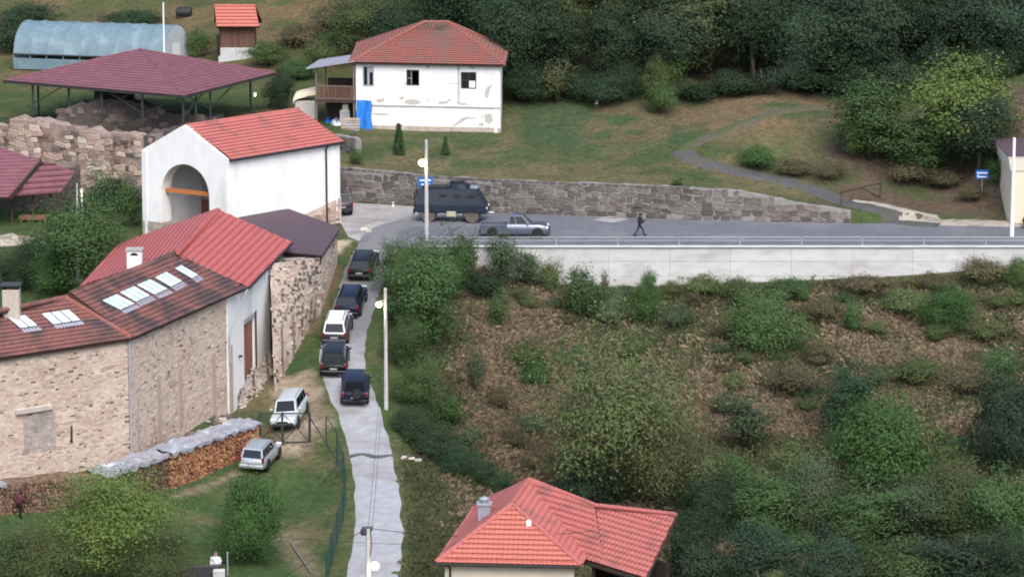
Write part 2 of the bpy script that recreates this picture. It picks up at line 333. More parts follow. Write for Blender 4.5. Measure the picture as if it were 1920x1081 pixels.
upper += [(-30, 305, 4.2), (-45, 300, 4.0), (-20, 300, 4.2), (-20, 291, 3.4), (-27, 292, 3.7), (-40, 294, 3.7), (-60, 296, 3.8)]
T3 = TPS(upper)
BX = [-900, -45, -28.2, -20, -13.5, -6.7, -1.25, 14, 26.5, 60, 900]; BY = [299.7, 299.7, 291.3, 290.2, 290.55, 288.4, 285.8, 282.45, 280.8, 283.5, 283.5]
lc = np.array([(p.x, p.y, p.z) for p in LANE_C]); lw = np.array(LANE_W)
def lane_near(X, Y):
    x = X.ravel(); y = Y.ravel(); D = np.full(len(x), 1e9); Z = np.zeros(len(x)); Wd = np.full(len(x), 1.7)
    sel = np.where((x > -22) & (x < 4) & (y > 180) & (y < 286))[0]
    bd = np.full(len(sel), 1e18); bz = np.zeros(len(sel)); bw = np.full(len(sel), 1.7)
    for i in range(len(lc) - 1):
        a, b = lc[i], lc[i + 1]; dx, dy = b[0] - a[0], b[1] - a[1]; L2 = dx * dx + dy * dy + 1e-9
        t = np.clip(((x[sel] - a[0]) * dx + (y[sel] - a[1]) * dy) / L2, 0, 1)
        d = np.hypot(x[sel] - a[0] - t * dx, y[sel] - a[1] - t * dy); k = d < bd
        bd[k] = d[k]; bz[k] = (a[2] + (b[2] - a[2]) * t)[k]; bw[k] = (lw[i] + (lw[i + 1] - lw[i]) * t)[k]
    D[sel] = bd; Z[sel] = bz; Wd[sel] = bw
    return D.reshape(X.shape), Z.reshape(X.shape), Wd.reshape(X.shape)
def HT(X, Y, rough=True):
    X = np.asarray(X, float); Y = np.asarray(Y, float)
    Xc = np.clip(X, -60, 60); Yc = np.clip(Y, 192, 362)
    z1 = T1(Xc, Yc); z2 = T2(Xc, Yc); z3 = T3(Xc, Yc)
    z1 = np.where((X > -6) & (Y > 268), np.where(Y > np.interp(X, BX, BY) , z1, np.minimum(np.maximum(z1, -.02), .02)), z1)
    ws = sstep(258, 270, Yc); wh = (Yc >= 270).astype(float); k = sstep(-8.5, -5.5, Xc)
    wt = ws * (1 - k) + wh * k
    z = z2 * (1 - wt) + z1 * wt
    if rough: z = z + ((fbm(X, Y, 3.0, 5) - .5) * .5 + (fbm(X, Y, .9, 9, 2) - .5) * .18) * sstep(-5.5, -2, X) * (Y < 269.2)
    D, Z, Wd = lane_near(X, Y)
    wl = 1 - sstep(Wd * 1.0 + .1, Wd * 1.0 + 1.6, D)
    z = z * (1 - wl) + Z * wl
    yb = np.interp(X, BX, BY)
    z3n = z3 + ((fbm(X, Y, 5, 3) - .5) * .5 if rough else 0)
    z = np.where(Y > yb, z3n, z)
    z = np.where(Y > 362, z + .42 * (np.minimum(Y, 900) - 362), z)
    z = np.where(Y < 192, z + np.maximum(0, 47.4 - .44 * np.maximum(Y, 0) - z) * sstep(150, 120, Y), z)
    z = z + .10 * np.clip(np.abs(X) - 60, 0, 400) * (Y > 120)
    return z
def hz(x, y): return float(HT(np.array([x]), np.array([y]), False)[0])
def G(u, v, y0=186.0, y1=420.0):
    """where the line of sight through a measured point meets the ground"""
    d = ray(u, v); ys = np.arange(y0, y1, .2); t = ys / d.y
    zr = CAMZ + d.z * t; zt = HT(d.x * t, ys, False)
    k = np.where(zt >= zr)[0]
    i = k[0] if len(k) else len(ys) - 1
    return Vector((d.x * t[i], ys[i], zt[i]))
def axis(lo, hi, step, far0, far1):
    a = list(np.arange(lo, hi + step / 2, step)); s = step; x = hi
    while x < far1: s *= 1.35; x += s; a.append(min(x, far1))
    s = step; x = lo; b = []
    while x > far0: s *= 1.35; x -= s; b.append(max(x, far0))
    return np.array(b[::-1] + a)
gx = axis(-50, 50, .5, -1200, 1200); gy = axis(192, 346, .5, -300, 1500)
# walls are sharp steps: put extra grid lines on both sides of them
gy = np.sort(np.concatenate([gy, [269.93, 270.02]])); gy = np.array([y for y in gy if y != 270.0])
GX, GY = np.meshgrid(gx, gy); GZ = HT(GX, GY)
ny, nx = GX.shape
V = np.stack([GX, GY, GZ], -1).reshape(-1, 3)
ii = np.arange(ny * nx).reshape(ny, nx)
F = np.stack([ii[:-1, :-1], ii[:-1, 1:], ii[1:, 1:], ii[1:, :-1]], -1).reshape(-1, 4)
# cover colours, by place on the ground
def seg_dist(X, Y, P):
    D = np.full(X.shape, 1e9)
    for a, b in zip(P[:-1], P[1:]):
        dx, dy = b[0] - a[0], b[1] - a[1]; t = np.clip(((X - a[0]) * dx + (Y - a[1]) * dy) / (dx * dx + dy * dy + 1e-9), 0, 1)
        D = np.minimum(D, np.hypot(X - a[0] - t * dx, Y - a[1] - t * dy))
    return D
def cover(X, Y):
    n1 = fbm(X, Y, 9, 21); n2 = fbm(X, Y, 3, 33); n3 = fbm(X, Y, 1.2, 41, 3)
    def L(a, b, t): return a * (1 - t[..., None]) + b * t[..., None]
    A = lambda *c: np.ones(X.shape + (3,)) * np.array(c)
    grass = L(A(.050, .078, .028), A(.088, .092, .042), sstep(.42, .70, n2 * .6 + n1 * .4)); grass = L(grass, A(.135, .105, .06), sstep(.60, .74, n1) * .7)
    dry = L(A(.175, .132, .084), A(.11, .086, .055), sstep(.35, .65, n2)); dry = L(dry, A(.066, .078, .034), sstep(.42, .60, n1) * .95); dry = L(dry, A(.05, .038, .03), sstep(.62, .72, n3) * .7)
    yb = np.interp(X, BX, BY); up = Y > yb
    rav = sstep(-5.5, -3.2, X + (n2 - .5) * 2) * (Y < 270)
    c = L(grass, dry, rav)
    c = L(c, A(.046, .080, .028), ((~up) & (X < -11) & (Y < 250)) * sstep(.74, .55, n1) * .85)
    # verge of the lane right side
    # hill above the terrace: greener lawn by the house, orange-brown strip at the wood's edge, dark floor in the wood
    lawn = up * sstep(-16, -12, X) * sstep(306, 300, Y); c = L(c, L(A(.06, .082, .034), A(.125, .105, .056), sstep(.35, .62, n2)), lawn * .8)
    mead = up * sstep(-.5, 1.5, X) * sstep(19, 12, X + (n2 - .5) * 8) * sstep(294.5, 298, Y) ; c = L(c, A(.044, .075, .034), mead * .9)
    edge = .75 * up * sstep(4, 8, X) * sstep(32, 26, X) * sstep(296, 299, Y) * sstep(309, 304, Y) * sstep(.35, .55, n2); c = L(c, A(.165, .105, .066), edge * .75)
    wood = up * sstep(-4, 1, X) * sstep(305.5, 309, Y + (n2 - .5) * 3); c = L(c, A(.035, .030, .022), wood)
    bank = up * sstep(22, 27, X) * sstep(281, 284, Y) * sstep(303, 298, Y); c = L(c, L(A(.105, .074, .056), A(.062, .076, .036), sstep(.45, .62, n2)), bank * .9)
    hil = up * sstep(-10, -14, X) * sstep(318, 326, Y); c = L(c, L(A(.15, .105, .058), A(.075, .085, .035), sstep(.42, .6, n2)), hil * .85)
    # bare tan soil by the lower gate, worn strip along the wall foot
    d = seg_dist(X, Y, [pz(555, 730, -5.3), pz(565, 775, -5.7), pz(575, 800, -5.9), pz(535, 838, -6.6)]); c = L(c, L(A(.30, .245, .18), A(.20, .155, .11), sstep(.4, .6, n3)), sstep(2.3, .9, d + (n3 - .5) * 1.4))
    d = seg_dist(X, Y, [pz(573, 640, -3.9), pz(600, 585, -2.8), pz(625, 505, -1.2)]); c = L(c, A(.17, .105, .07), sstep(.9, .3, d + (n3 - .5) * .8) * .8)
    d = seg_dist(X, Y, [pz(622, 478, -.7), pz(636, 455, -.2)]); c = L(c, A(.42, .36, .25), sstep(1.1, .5, d + (n3 - .5)))
    d = seg_dist(X, Y, [pz(520, 850, -6.8), pz(420, 900, -7.4), pz(330, 945, -7.8)]); c = L(c, A(.22, .17, .12), sstep(.5, .15, d + (n3 - .5) * .5) * .7)
    d = seg_dist(X, Y, [pz(540, 1010, -9), pz(580, 1075, -9.6)]); c = L(c, A(.2, .16, .11), sstep(1.2, .4, d + (n3 - .5)) * .6)
    bot = sstep(208, 203, Y + (n2 - .5) * 6) * (X < -11) ; c = L(c, A(.15, .12, .08), bot * .7)
    far = ((Y > 362) | (np.abs(X) > 62) | (Y < 190)).astype(float); c = L(c, A(.05, .06, .03), far * .6)
    return np.clip(c * (.86 + .28 * n3)[..., None], 0, 1)
me = mesh_np('ground', V, F, smooth=True)
ca = me.color_attributes.new('cover', 'FLOAT_COLOR', 'POINT')
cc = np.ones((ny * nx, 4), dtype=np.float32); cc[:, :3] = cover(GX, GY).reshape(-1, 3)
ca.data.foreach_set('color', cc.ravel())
gm = bpy.data.materials.new('ground_cover'); gm.use_nodes = True; t = gm.node_tree; N = t.nodes; L_ = t.links
b = N['Principled BSDF']; b.inputs['Roughness'].default_value = .95; b.inputs['Specular IOR Level'].default_value = .1
at = N.new('ShaderNodeAttribute'); at.attribute_name = 'cover'
tc = N.new('ShaderNodeTexCoord'); no = N.new('ShaderNodeTexNoise'); no.inputs['Scale'].default_value = 2.2; no.inputs['Detail'].default_value = 8; no.inputs['Roughness'].default_value = .7
L_.new(tc.outputs['Object'], no.inputs['Vector'])
mr = N.new('ShaderNodeMapRange'); mr.inputs['From Min'].default_value = .3; mr.inputs['From Max'].default_value = .7; mr.inputs['To Min'].default_value = .55; mr.inputs['To Max'].default_value = 1.45
L_.new(no.outputs[0], mr.inputs['Value'])
mx = N.new('ShaderNodeMix'); mx.data_type = 'RGBA'; mx.blend_type = 'MULTIPLY'; mx.inputs['Factor'].default_value = 1.0
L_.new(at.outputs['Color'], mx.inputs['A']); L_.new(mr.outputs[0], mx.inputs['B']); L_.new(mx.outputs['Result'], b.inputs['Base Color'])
nb = N.new('ShaderNodeTexNoise'); nb.inputs['Scale'].default_value = 6; nb.inputs['Detail'].default_value = 6; L_.new(tc.outputs['Object'], nb.inputs['Vector'])
bu = N.new('ShaderNodeBump'); bu.inputs['Distance'].default_value = .12; L_.new(nb.outputs[0], bu.inputs['Height']); L_.new(bu.outputs[0], b.inputs['Normal'])
me.materials.append(gm)
tag(link('ground', me), kind='structure')
# ------------------------------------------------------------------ roads
def ribbon(name, C, W, mat, lift=.03, nc=6, ragged=0.0, follow=False, seed=1):
    rs = random.Random(seed); m = MB(); rows = []
    for i, p in enumerate(C):
        d = (C[min(i + 1, len(C) - 1)] - C[max(i - 1, 0)]); d.z = 0; d.normalize(); nrm = Vector((d.y, -d.x, 0))
        wl = W[i] * (1 + ragged * mnoise.noise(Vector((p.y * .4, seed, 0)))); wr = W[i] * (1 + ragged * mnoise.noise(Vector((p.y * .4, seed + 9, 0)))); row = []
        for k in range(nc + 1):
            s = k / nc; q = p + nrm * (-wl + (wl + wr) * s)
            if follow: q.z = float(HT(np.array([q.x]), np.array([q.y]))[0]) + lift
            else: q.z = p.z + lift + .03 * (1 - (2 * s - 1) ** 2)
            if k in (0, nc): q.z -= lift + .06
            row.append(len(m.v)); m.v.append(q)
        rows.append(row)
    for a, b_ in zip(rows[:-1], rows[1:]):
        for k in range(nc): m.f.append((a[k], a[k + 1], b_[k + 1], b_[k]))
    return tag(m.build(name, mat, smooth=50), kind='structure')
LC = catmull(LANE_C, 3); LW = [v.x for v in catmull([Vector((h, 0, 0)) for h in LANE_W], 3)]
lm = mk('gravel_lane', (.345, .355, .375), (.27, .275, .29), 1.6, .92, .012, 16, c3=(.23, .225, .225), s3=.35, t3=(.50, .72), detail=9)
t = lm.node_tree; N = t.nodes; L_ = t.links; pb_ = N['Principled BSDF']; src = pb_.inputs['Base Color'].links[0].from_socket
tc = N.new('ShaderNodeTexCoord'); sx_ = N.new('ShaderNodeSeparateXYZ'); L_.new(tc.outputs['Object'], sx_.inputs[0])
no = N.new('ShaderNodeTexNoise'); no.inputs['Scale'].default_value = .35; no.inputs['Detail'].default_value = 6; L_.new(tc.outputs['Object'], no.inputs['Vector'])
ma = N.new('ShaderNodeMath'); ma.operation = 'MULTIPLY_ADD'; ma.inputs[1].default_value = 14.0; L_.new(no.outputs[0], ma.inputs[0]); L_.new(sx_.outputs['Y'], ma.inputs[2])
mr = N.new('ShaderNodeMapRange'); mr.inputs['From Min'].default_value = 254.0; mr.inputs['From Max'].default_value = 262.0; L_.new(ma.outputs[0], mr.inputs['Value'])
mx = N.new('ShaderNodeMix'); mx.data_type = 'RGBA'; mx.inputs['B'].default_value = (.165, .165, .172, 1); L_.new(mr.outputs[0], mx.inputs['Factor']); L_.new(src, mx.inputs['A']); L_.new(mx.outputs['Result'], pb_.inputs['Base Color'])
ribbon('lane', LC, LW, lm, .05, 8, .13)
def sheet(name, poly, z, mat, n=1):
    m = MB(); m.add([(p[0], p[1], z) for p in poly], [tuple(range(len(poly)))]); o = m.build(name, mat); return tag(o, kind='structure')
def sheet_follow(name, poly, lift, mat, cell=.6):
    me = bpy.data.meshes.new(name); me.from_pydata([(p[0], p[1], 0) for p in poly], [], [tuple(range(len(poly)))])
    bm = bmesh.new(); bm.from_mesh(me); x0, x1 = min(p[0] for p in poly), max(p[0] for p in poly); y0, y1 = min(p[1] for p in poly), max(p[1] for p in poly)
    for ax, a, b2 in ((0, x0, x1), (1, y0, y1)):
        for c in np.arange(a + cell, b2, cell): bmesh.ops.bisect_plane(bm, geom=bm.verts[:] + bm.edges[:] + bm.faces[:], plane_co=(c if ax == 0 else 0, c if ax else 0, 0), plane_no=(1 - ax, ax, 0))
    P = np.array([v.co[:] for v in bm.verts]); Z = np.maximum(HT(P[:, 0], P[:, 1]), HT(P[:, 0], P[:, 1], False)) + lift
    for v, z in zip(bm.verts, Z): v.co.z = z
    bmesh.ops.recalc_face_normals(bm, faces=bm.faces); bm.to_mesh(me); bm.free(); me.materials.append(mat); me.polygons.foreach_set('use_smooth', np.ones(len(me.polygons), dtype=bool))
    o = link(name, me); return tag(o, kind='structure')
# asphalt road on the terrace, from the apron to beyond the frame
rd = [(-6.2, 269.97), (120, 269.97), (120, 280.6), (45, 280.6), (26.6, 279.85), (14, 281.45), (-1.25, 284.7), (-3.4, 285.7), (-4.4, 280), (-5.8, 275)]
sheet('road', rd, .035, M['asphalt'])
ap = [(-3.2, 285.6), (-6.7, 287.3), (-13.5, 289.5), (-13.9, 281.0), (-13.2, 279.6), (-12.4, 274.0), (-11.2, 272.0), (-8.0, 273.0), (-5.6, 275), (-4.2, 280)]
sheet_follow('forecourt', ap, .045, M['apron'])
bend = [(-9.0, 271.0), (-5.4, 269.98), (-4.9, 275.0), (-3.5, 280.0), (-5.6, 281.2), (-8.4, 278.3), (-10.6, 275.2), (-11.6, 272.6)]
sheet_follow('road_bend', bend, .075, M['asphalt'])
# pale patches and painted strokes on the asphalt
for uv in ([(1110, 412), (1155, 407), (1178, 411), (1150, 417)], [(1118, 407), (1150, 405), (1160, 408), (1130, 410)]):
    sheet('road_patch', [pz(u, v, .04) for u, v in uv], .0405, M['apron'])
for u0, u1, v in ((917, 926, 398.5), ):
    sheet('road_marking', [pz(u0, v, .04), pz(u1, v, .04), pz(u1, v - 2, .04), pz(u0, v - 2, .04)], .0411, M['whitepaint'])
# dark farm track climbing from the road, gravel path beside it
tp = catmull([pz(*p) for p in [(1760, 422, .06), (1690, 412, .25), (1600, 385, .8), (1500, 352, 1.5), (1420, 330, 2.2), (1330, 308, 2.9), (1283, 290, 3.3), (1300, 272, 3.7), (1370, 250, 4.3), (1460, 228, 4.9), (1560, 203, 5.6)]], 14)
nt_ = 14 * 6 + 6
ribbon('track', tp[:nt_], [1.05] * nt_, M['track'], .12, 8, .4, True, 4)
ribbon('track_upper', tp[nt_ - 3:], [.75 - .004 * i for i in range(len(tp) - nt_ + 3)], M['faint_track'], .115, 8, .5, True, 6)
gp = catmull([pz(*p) for p in [(1600, 376, .95), (1640, 388, .6), (1690, 403, .3), (1760, 414, .12), (1850, 417, .1), (1990, 419, .08)]], 6)
ribbon('path', gp, [.28 if i < 6 else min(1.9, .28 + .14 * (i - 6)) for i in range(len(gp))], M['path'], .10, 4, .3, True, 5)
# damp channel across the lane
ch = [pz(*p) for p in [(640, 860, -6.9), (655, 857, -6.66), (680, 853, -6.6), (705, 857, -6.62), (735, 855, -6.7), (765, 853, -6.9)]]
ribbon('drain_channel', catmull([Vector((p.x, p.y, p.z + .02)) for p in ch], 4), [.24] * 25, M['track'], .085, 4, .3, False, 8)
# ------------------------------------------------------------------ building helpers
def V3(*a): return Vector(a)
def tile_plane(name, poly, mat, parent, org, row=.34, col=.26, amp=.035, step=.045, sub=4, lift=.03, kind='stuff'):
    """corrugated, coursed roof covering cut to a planar polygon whose first edge is the eave"""
    poly = [Vector(p) for p in poly]
    e = (poly[1] - poly[0]).normalized(); n = None
    n = e.cross(poly[2] - poly[0]).normalized()
    if n.z < 0: n = -n
    s = n.cross(e).normalized()
    if s.z < 0: s = -s
    o = poly[0]; ab = [((p - o).dot(e), (p - o).dot(s)) for p in poly]
    a0, a1 = min(a for a, b in ab), max(a for a, b in ab); b1 = max(b for a, b in ab); b0 = min(b for a, b in ab)
    na = int((a1 - a0) / (col / sub)) + 2; nr = int((b1 - b0) / row) + 1
    av = a0 + np.arange(na) * (col / sub); h = amp * np.abs(np.sin(np.pi * av / col)) ** .8
    rows = []
    for r in range(nr):
        rows.append((b0 + r * row + .06, -.005)); rows.append((b0 + r * row, step * .55)); rows.append((b0 + r * row, step)); rows.append((b0 + (r + 1) * row + .06, 0.0))
    Vn = []
    E, S, Nn, O = (np.array(x) for x in (e, s, n, o - Vector(org)))
    for (bv, hh) in rows:
        Vn.append(O + av[:, None] * E + bv * S + (h + hh + lift)[:, None] * Nn)
    Vn = np.concatenate(Vn); ii = np.arange(len(rows) * na).reshape(len(rows), na)
    F = np.stack([ii[:-1, :-1], ii[:-1, 1:], ii[1:, 1:], ii[1:, :-1]], -1).reshape(-1, 4)
    me = mesh_np(name, Vn, F)
    bm = bmesh.new(); bm.from_mesh(me)
    c = sum(((Vector((a, b, 0))) for a, b in ab), Vector()) / len(ab)
    for i in range(len(ab)):
        p, q = ab[i], ab[(i + 1) % len(ab)]
        d = Vector((q[0] - p[0], q[1] - p[1]))
        if d.length < 1e-4: continue
        nn = Vector((d.y, -d.x));
        if nn.dot(Vector((c.x - p[0], c.y - p[1]))) > 0: nn = -nn
        wn = e * nn.x + s * nn.y
        bmesh.ops.bisect_plane(bm, geom=bm.verts[:] + bm.edges[:] + bm.faces[:], plane_co=o - Vector(org) + e * p[0] + s * p[1], plane_no=wn, clear_outer=True)
    bm.to_mesh(me); bm.free(); me.materials.append(mat)
    ob = link(name, me, parent)
    if kind: ob['kind'] = kind
    return ob
def slab(name, poly, th, mat, parent, org):
    poly = [Vector(p) for p in poly]; n = (poly[1] - poly[0]).cross(poly[2] - poly[0]).normalized()
    if n.z < 0: n = -n
    return MB().prism(poly, -n * th).build(name, mat, parent, org)
def caps(name, p, q, r, mat, parent, org, pitch=.38):
    """row of half-round ridge tiles"""
    p, q = Vector(p), Vector(q); L = (q - p).length; n = max(2, int(L / pitch)); m = MB(); d = (q - p) / n
    for i in range(n):
        a = p + d * i; m.tube([a, a + d * 1.06], [r * 1.12, r * .9], 8)
    o = m.build(name, mat, parent, org, smooth=40); o['kind'] = 'stuff'; return o
def planar(p0, p1, p2, p3):
    n = (p1 - p0).cross(p2 - p0).normalized(); return [p0, p1, p2, p3 - n * (p3 - p0).dot(n)]
def vwall(m, P, Q, z0, z1, th, inside):
    """upright wall slab between two plan points, thickness towards the point 'inside'"""
    P, Q = Vector((P[0], P[1], 0)), Vector((Q[0], Q[1], 0)); d = (Q - P).normalized(); n = Vector((d.y, -d.x, 0))
    if n.dot(Vector((inside[0], inside[1], 0)) - P) < 0: n = -n
    z0a, z0b = z0 if hasattr(z0, '__len__') else (z0, z0); z1a, z1b = z1 if hasattr(z1, '__len__') else (z1, z1)
    m.prism([P + V3(0, 0, z0a), Q + V3(0, 0, z0b), Q + V3(0, 0, z1b), P + V3(0, 0, z1a)], n * th); return n
class Face:
    """an upright wall face: s along it, z up, out = outward"""
    def __init__(s, P, Q, out):
        s.P = Vector((P[0], P[1], 0)); s.Q = Vector((Q[0], Q[1], 0)); s.L = (s.Q - s.P).length; s.d = (s.Q - s.P) / s.L
        s.n = Vector((s.d.y, -s.d.x, 0))
        if s.n.dot(Vector((out[0], out[1], 0)) - s.P) < 0: s.n = -s.n
    def at(s, a, z, off=0.0): return s.P + s.d * a + s.n * off + V3(0, 0, z)
    def hit(s, u, v):
        p = pplane(u, v, s.P, s.n); return ((p - s.P).dot(s.d), p.z)
    def quad(s, uvs): return [s.hit(u, v) for u, v in uvs]
    def M(s): return Matrix((s.d, s.n, V3(0, 0, 1))).transposed()
    def box(s, m, a0, a1, z0, z1, o0, o1): return m.prism([s.at(a0, z0, o0), s.at(a1, z0, o0), s.at(a1, z1, o0), s.at(a0, z1, o0)], s.n * (o1 - o0))
# stone meshes shared by every built stone
def stone_mesh(seed, mat):
    rs = random.Random(seed); bm = bmesh.new(); bmesh.ops.create_cube(bm, size=1.0)
    for v in bm.verts: v.co += Vector((rs.uniform(-.13, .13), rs.uniform(-.05, .05), rs.uniform(-.13, .13)))
    bmesh.ops.bevel(bm, geom=list(bm.edges), offset=.13, segments=1, affect='EDGES')
    me = bpy.data.meshes.new('stone'); bm.to_mesh(me); bm.free(); me.materials.append(mat); return me
STONES = {k: [stone_mesh(i * 7 + 3, M[k]) for i in range(8)] for k in ('stone_facing', 'stone_grey', 'stone_warm', 'stone_dark', 'stone_pale')}
def course_layout(L, zbot, ztop, hr, wr, seed, fill=1.0):
    rs = random.Random(seed); out = []; z = min(zbot(s_ * L / 20) for s_ in range(21)); zt = max(ztop(s_ * L / 20) for s_ in range(21))
    while z < zt:
        h = rs.uniform(*hr); s = rs.uniform(-.3, 0)
        while s < L:
            w_ = rs.uniform(*wr) * (1.25 if rs.random() < .12 else 1); c = s + w_ / 2; zc = z + h / 2 + rs.uniform(-.25, .25) * h * .5
            if 0.05 < c < L - .05 and zc - h * .4 > zbot(c) and zc + h * .35 < ztop(c) and rs.random() < fill:
                out.append((c, zc, w_ * rs.uniform(.9, 1.04), h * rs.uniform(.85, 1.18), rs.uniform(-.25, .25)))
            s += w_
        z += h
    return out
def place_stones(face, lay, parent, org, kind, depth=.22, proud=.05, nmax=300, seed=1, name='stone', jit=.03, kinds=None):
    rs = random.Random(seed); lay = sorted(lay, key=lambda q: -q[2] * q[3]); Mw = face.M(); rest = []
    for i, (s, z, w_, h, a) in enumerate(lay):
        kk = kind if not kinds else rs.choices([k for k, _ in kinds], [p for _, p in kinds])[0]
        me = STONES[kk][rs.randrange(8)]
        p = face.at(s, z, proud - depth / 2 + rs.uniform(-jit, jit)) - Vector(org)
        T = Matrix.Translation(p) @ (Mw @ Matrix.Rotation(a, 3, 'Y')).to_4x4() @ Matrix.Diagonal((w_ * (1 if rs.random() < .5 else -1), depth, h, 1))
        if i < nmax:
            o = link(name, me, parent); o.matrix_basis = T
        else: rest.append((me, T))
    if rest:
        Vs, Fs, b = [], [], 0; mats = list({r[0].materials[0].name: r[0].materials[0] for r in rest}.values())
        fa = []
        for me, T in rest:
            Vs += [T @ v.co for v in me.vertices]; k = [m_.name for m_ in mats].index(me.materials[0].name)
            for f in me.polygons: Fs.append([b + j for j in f.vertices]); fa.append(k)
            b += len(me.vertices)
        me = bpy.data.meshes.new('small_stones'); me.from_pydata(Vs, [], Fs)
        for m_ in mats: me.materials.append(m_)
        me.polygons.foreach_set('material_index', fa)
        o = link('small_stones', me, parent); o['kind'] = 'stuff'
def rough_wall(name, face, zbot, ztop, th, mat, parent, org, step=.5, jit=.08, seed=2):
    """wall body with an uneven top; extends 'th' behind the face"""
    rs = random.Random(seed); n = max(2, int(face.L / step)); m = MB(); b = []
    for i in range(n + 1):
        s = face.L * i / n; zt = ztop(s) + rs.uniform(-jit, jit); zb = zbot(s)
        k = len(m.v); m.v += [face.at(s, zb, 0), face.at(s, zt, rs.uniform(-.02, .02)), face.at(s, zt + rs.uniform(-jit, jit), -th), face.at(s, zb, -th)]; b.append(k)
    for i in range(n):
        a, c = b[i], b[i + 1]
        for j in range(4): m.f.append((a + j, a + (j + 1) % 4, c + (j + 1) % 4, c + j))
    m.f.append((0, 1, 2, 3)); m.f.append((b[-1], b[-1] + 1, b[-1] + 2, b[-1] + 3))
    return m.build(name, mat, parent, org)
def lerp_table(T):
    xs = [t[0] for t in T]; ys = [t[1] for t in T]
    return lambda s: float(np.interp(s, xs, ys))
# ------------------------------------------------------------------ stone retaining wall behind the road
wp = [pz(-0 + 636, 378, 0), pz(800, 387, 0), pz(930, 398, 0), pz(1300, 412, 0), pz(1595, 418, 0)]
wtop = [[(0, 2.75), (99, 2.5)], [(0, 2.5), (99, 2.5)], [(0, 2.5), (3, 2.6), (99, 2.6)], None, None]
o0 = wp[1]
rw = thing('retaining_wall', 'long grey rubble stone retaining wall behind the asphalt road', 'stone wall', o0)
tops = [2.75, 2.45, 2.55, 2.5, .85]
for i in range(4):
    f = Face(wp[i], wp[i + 1], (0, 0)); ta, tb = tops[i], tops[i + 1]
    zt = (lambda s, ta=ta, tb=tb, L=f.L: ta + (tb - ta) * s / L) if i < 3 else lerp_table([(0, 2.5), (3.5, 2.35), (f.L * .6, 1.6), (f.L, .85)])
    zb = lambda s: -.4
    rough_wall('wall_body', f, zb, zt, .7, M['mortar_dark'], rw, o0, .6, .05, i)
    lay = course_layout(f.L, lambda s: .02, lambda s, zt=zt: zt(s) - .02, (.34, .56), (.42, 1.0), 11 + i)
    lay += [(a, zt(a) - .02, .55, .14, 0) for a in np.arange(.3, f.L, .62)] if i < 3 else []
    place_stones(f, lay, rw, o0, 'stone_grey', .3, .06, [60, 45, 95, 95][i], 5 + i, kinds=[('stone_grey', .99), ('stone_facing', .01)])
# short stone wall stub behind the gate building
f = Face(pY(630, 300, 296), pY(668, 300, 293.5), (0, 0)); o0 = f.at(0, 3)
sw = thing('stone_wall', 'short stub of grey stone wall behind the white gate building', 'stone wall', o0)
rough_wall('wall_body', f, lambda s: 2.3, lambda s: 4.55, .5, M['mortar_dark'], sw, o0)
place_stones(f, course_layout(f.L, lambda s: 2.6, lambda s: 4.5, (.3, .5), (.4, .9), 61), sw, o0, 'stone_grey', .3, .05)
# ------------------------------------------------------------------ pale concrete retaining wall carrying the road, with its railing
o0 = V3(10, 269.9, -1); cw = thing('concrete_wall', 'long pale concrete retaining wall under the road railing', 'concrete wall', o0)
MB().box((25, 270.17, -2.2), (64, .42, 4.3)).build('wall_core', M['concrete_grey'], cw, o0)
xs = np.arange(-6.4, 56, 4.55)
for k, xa in enumerate(xs[:-1]):
    for (za, zb_) in ((-1.10, -.004), (-2.22, -1.12), (-3.9, -2.24)):
        rs = random.Random(k * 31 + int(za * 10)); j = rs.uniform(0, .018)
        MB().box((xa + 2.275, 269.93 - j, (za + zb_) / 2), (4.535, .09, zb_ - za), ).build('panel', M['concrete'], cw, o0, bevel=.008)
MB().box((25, 269.98, .03), (63, .5, .09)).build('coping', M['concrete'], cw, o0, bevel=.01)
o0 = V3(10, 270.05, 0); rl = thing('railing', 'grey steel railing with posts along the concrete wall top', 'railing', o0)
px = [(u - 960) / FPX * 275.0 for u in (815, 926, 1043, 1158, 1273, 1387, 1502, 1616, 1731, 1847)] ; px += [px[-1] + 4.6 * k for k in range(1, 5)]
for x in px: MB().box((x, 270.05, .38), (.075, .05, .72)).build('post', M['galv'], rl, o0)
for z, hh in ((.72, .075), (.47, .05)): MB().bar((px[0] - .3, 270.05, z), (px[-1], 270.05, z), .05, hh).build('rail', M['galv'], rl, o0)
# ------------------------------------------------------------------ white gate building with an arched passage
eA = 6.37; A, B, C = pz(265, 281, eA), pz(424.5, 298, eA), pz(637, 264, eA); D = A + C - B
mid = (A + B) / 2; apx = pY(346, 238, mid.y); apz = apx.z; mb = (C + D) / 2
ctr = (A + C) / 2; o0 = V3(mid.x, mid.y, 0)
gb = thing('gate_building', 'tall white gate building with arched passage and red tiled gable roof', 'building', o0)
f = Face(A, B, (0, 0)); Wd = f.L; c0 = f.hit(347, 340)[0]; r = 2.28; sp = 3.35
arch = [(c0 - r, -.6), (c0 - r, sp)] + [(c0 - r * math.cos(t), sp + r * math.sin(t)) for t in np.linspace(.1, math.pi - .1, 17)] + [(c0 + r, sp), (c0 + r, -.6)]
loop = [(0, -.6)] + arch + [(Wd, -.6), (Wd, eA), (Wd / 2, apz + .12), (0, eA)]
MB().prism([f.at(s, z) for s, z in loop], -f.n * 1.15).build('arch_wall', M['plaster'], gb, o0)
m = MB(); i_ = ctr
vwall(m, B, C, -.8, eA - .03, .5, i_); fn = vwall(m, A, D, -.8, eA - .03, .5, i_); vwall(m, C, D, -.8, eA - .03, .5, i_)
m.prism([V3(C.x, C.y, eA - .03), V3(D.x, D.y, eA - .03), V3(mb.x, mb.y, apz - .05)], (B - C).normalized() * .3)
m.build('side_wall', M['plaster'], gb, o0)
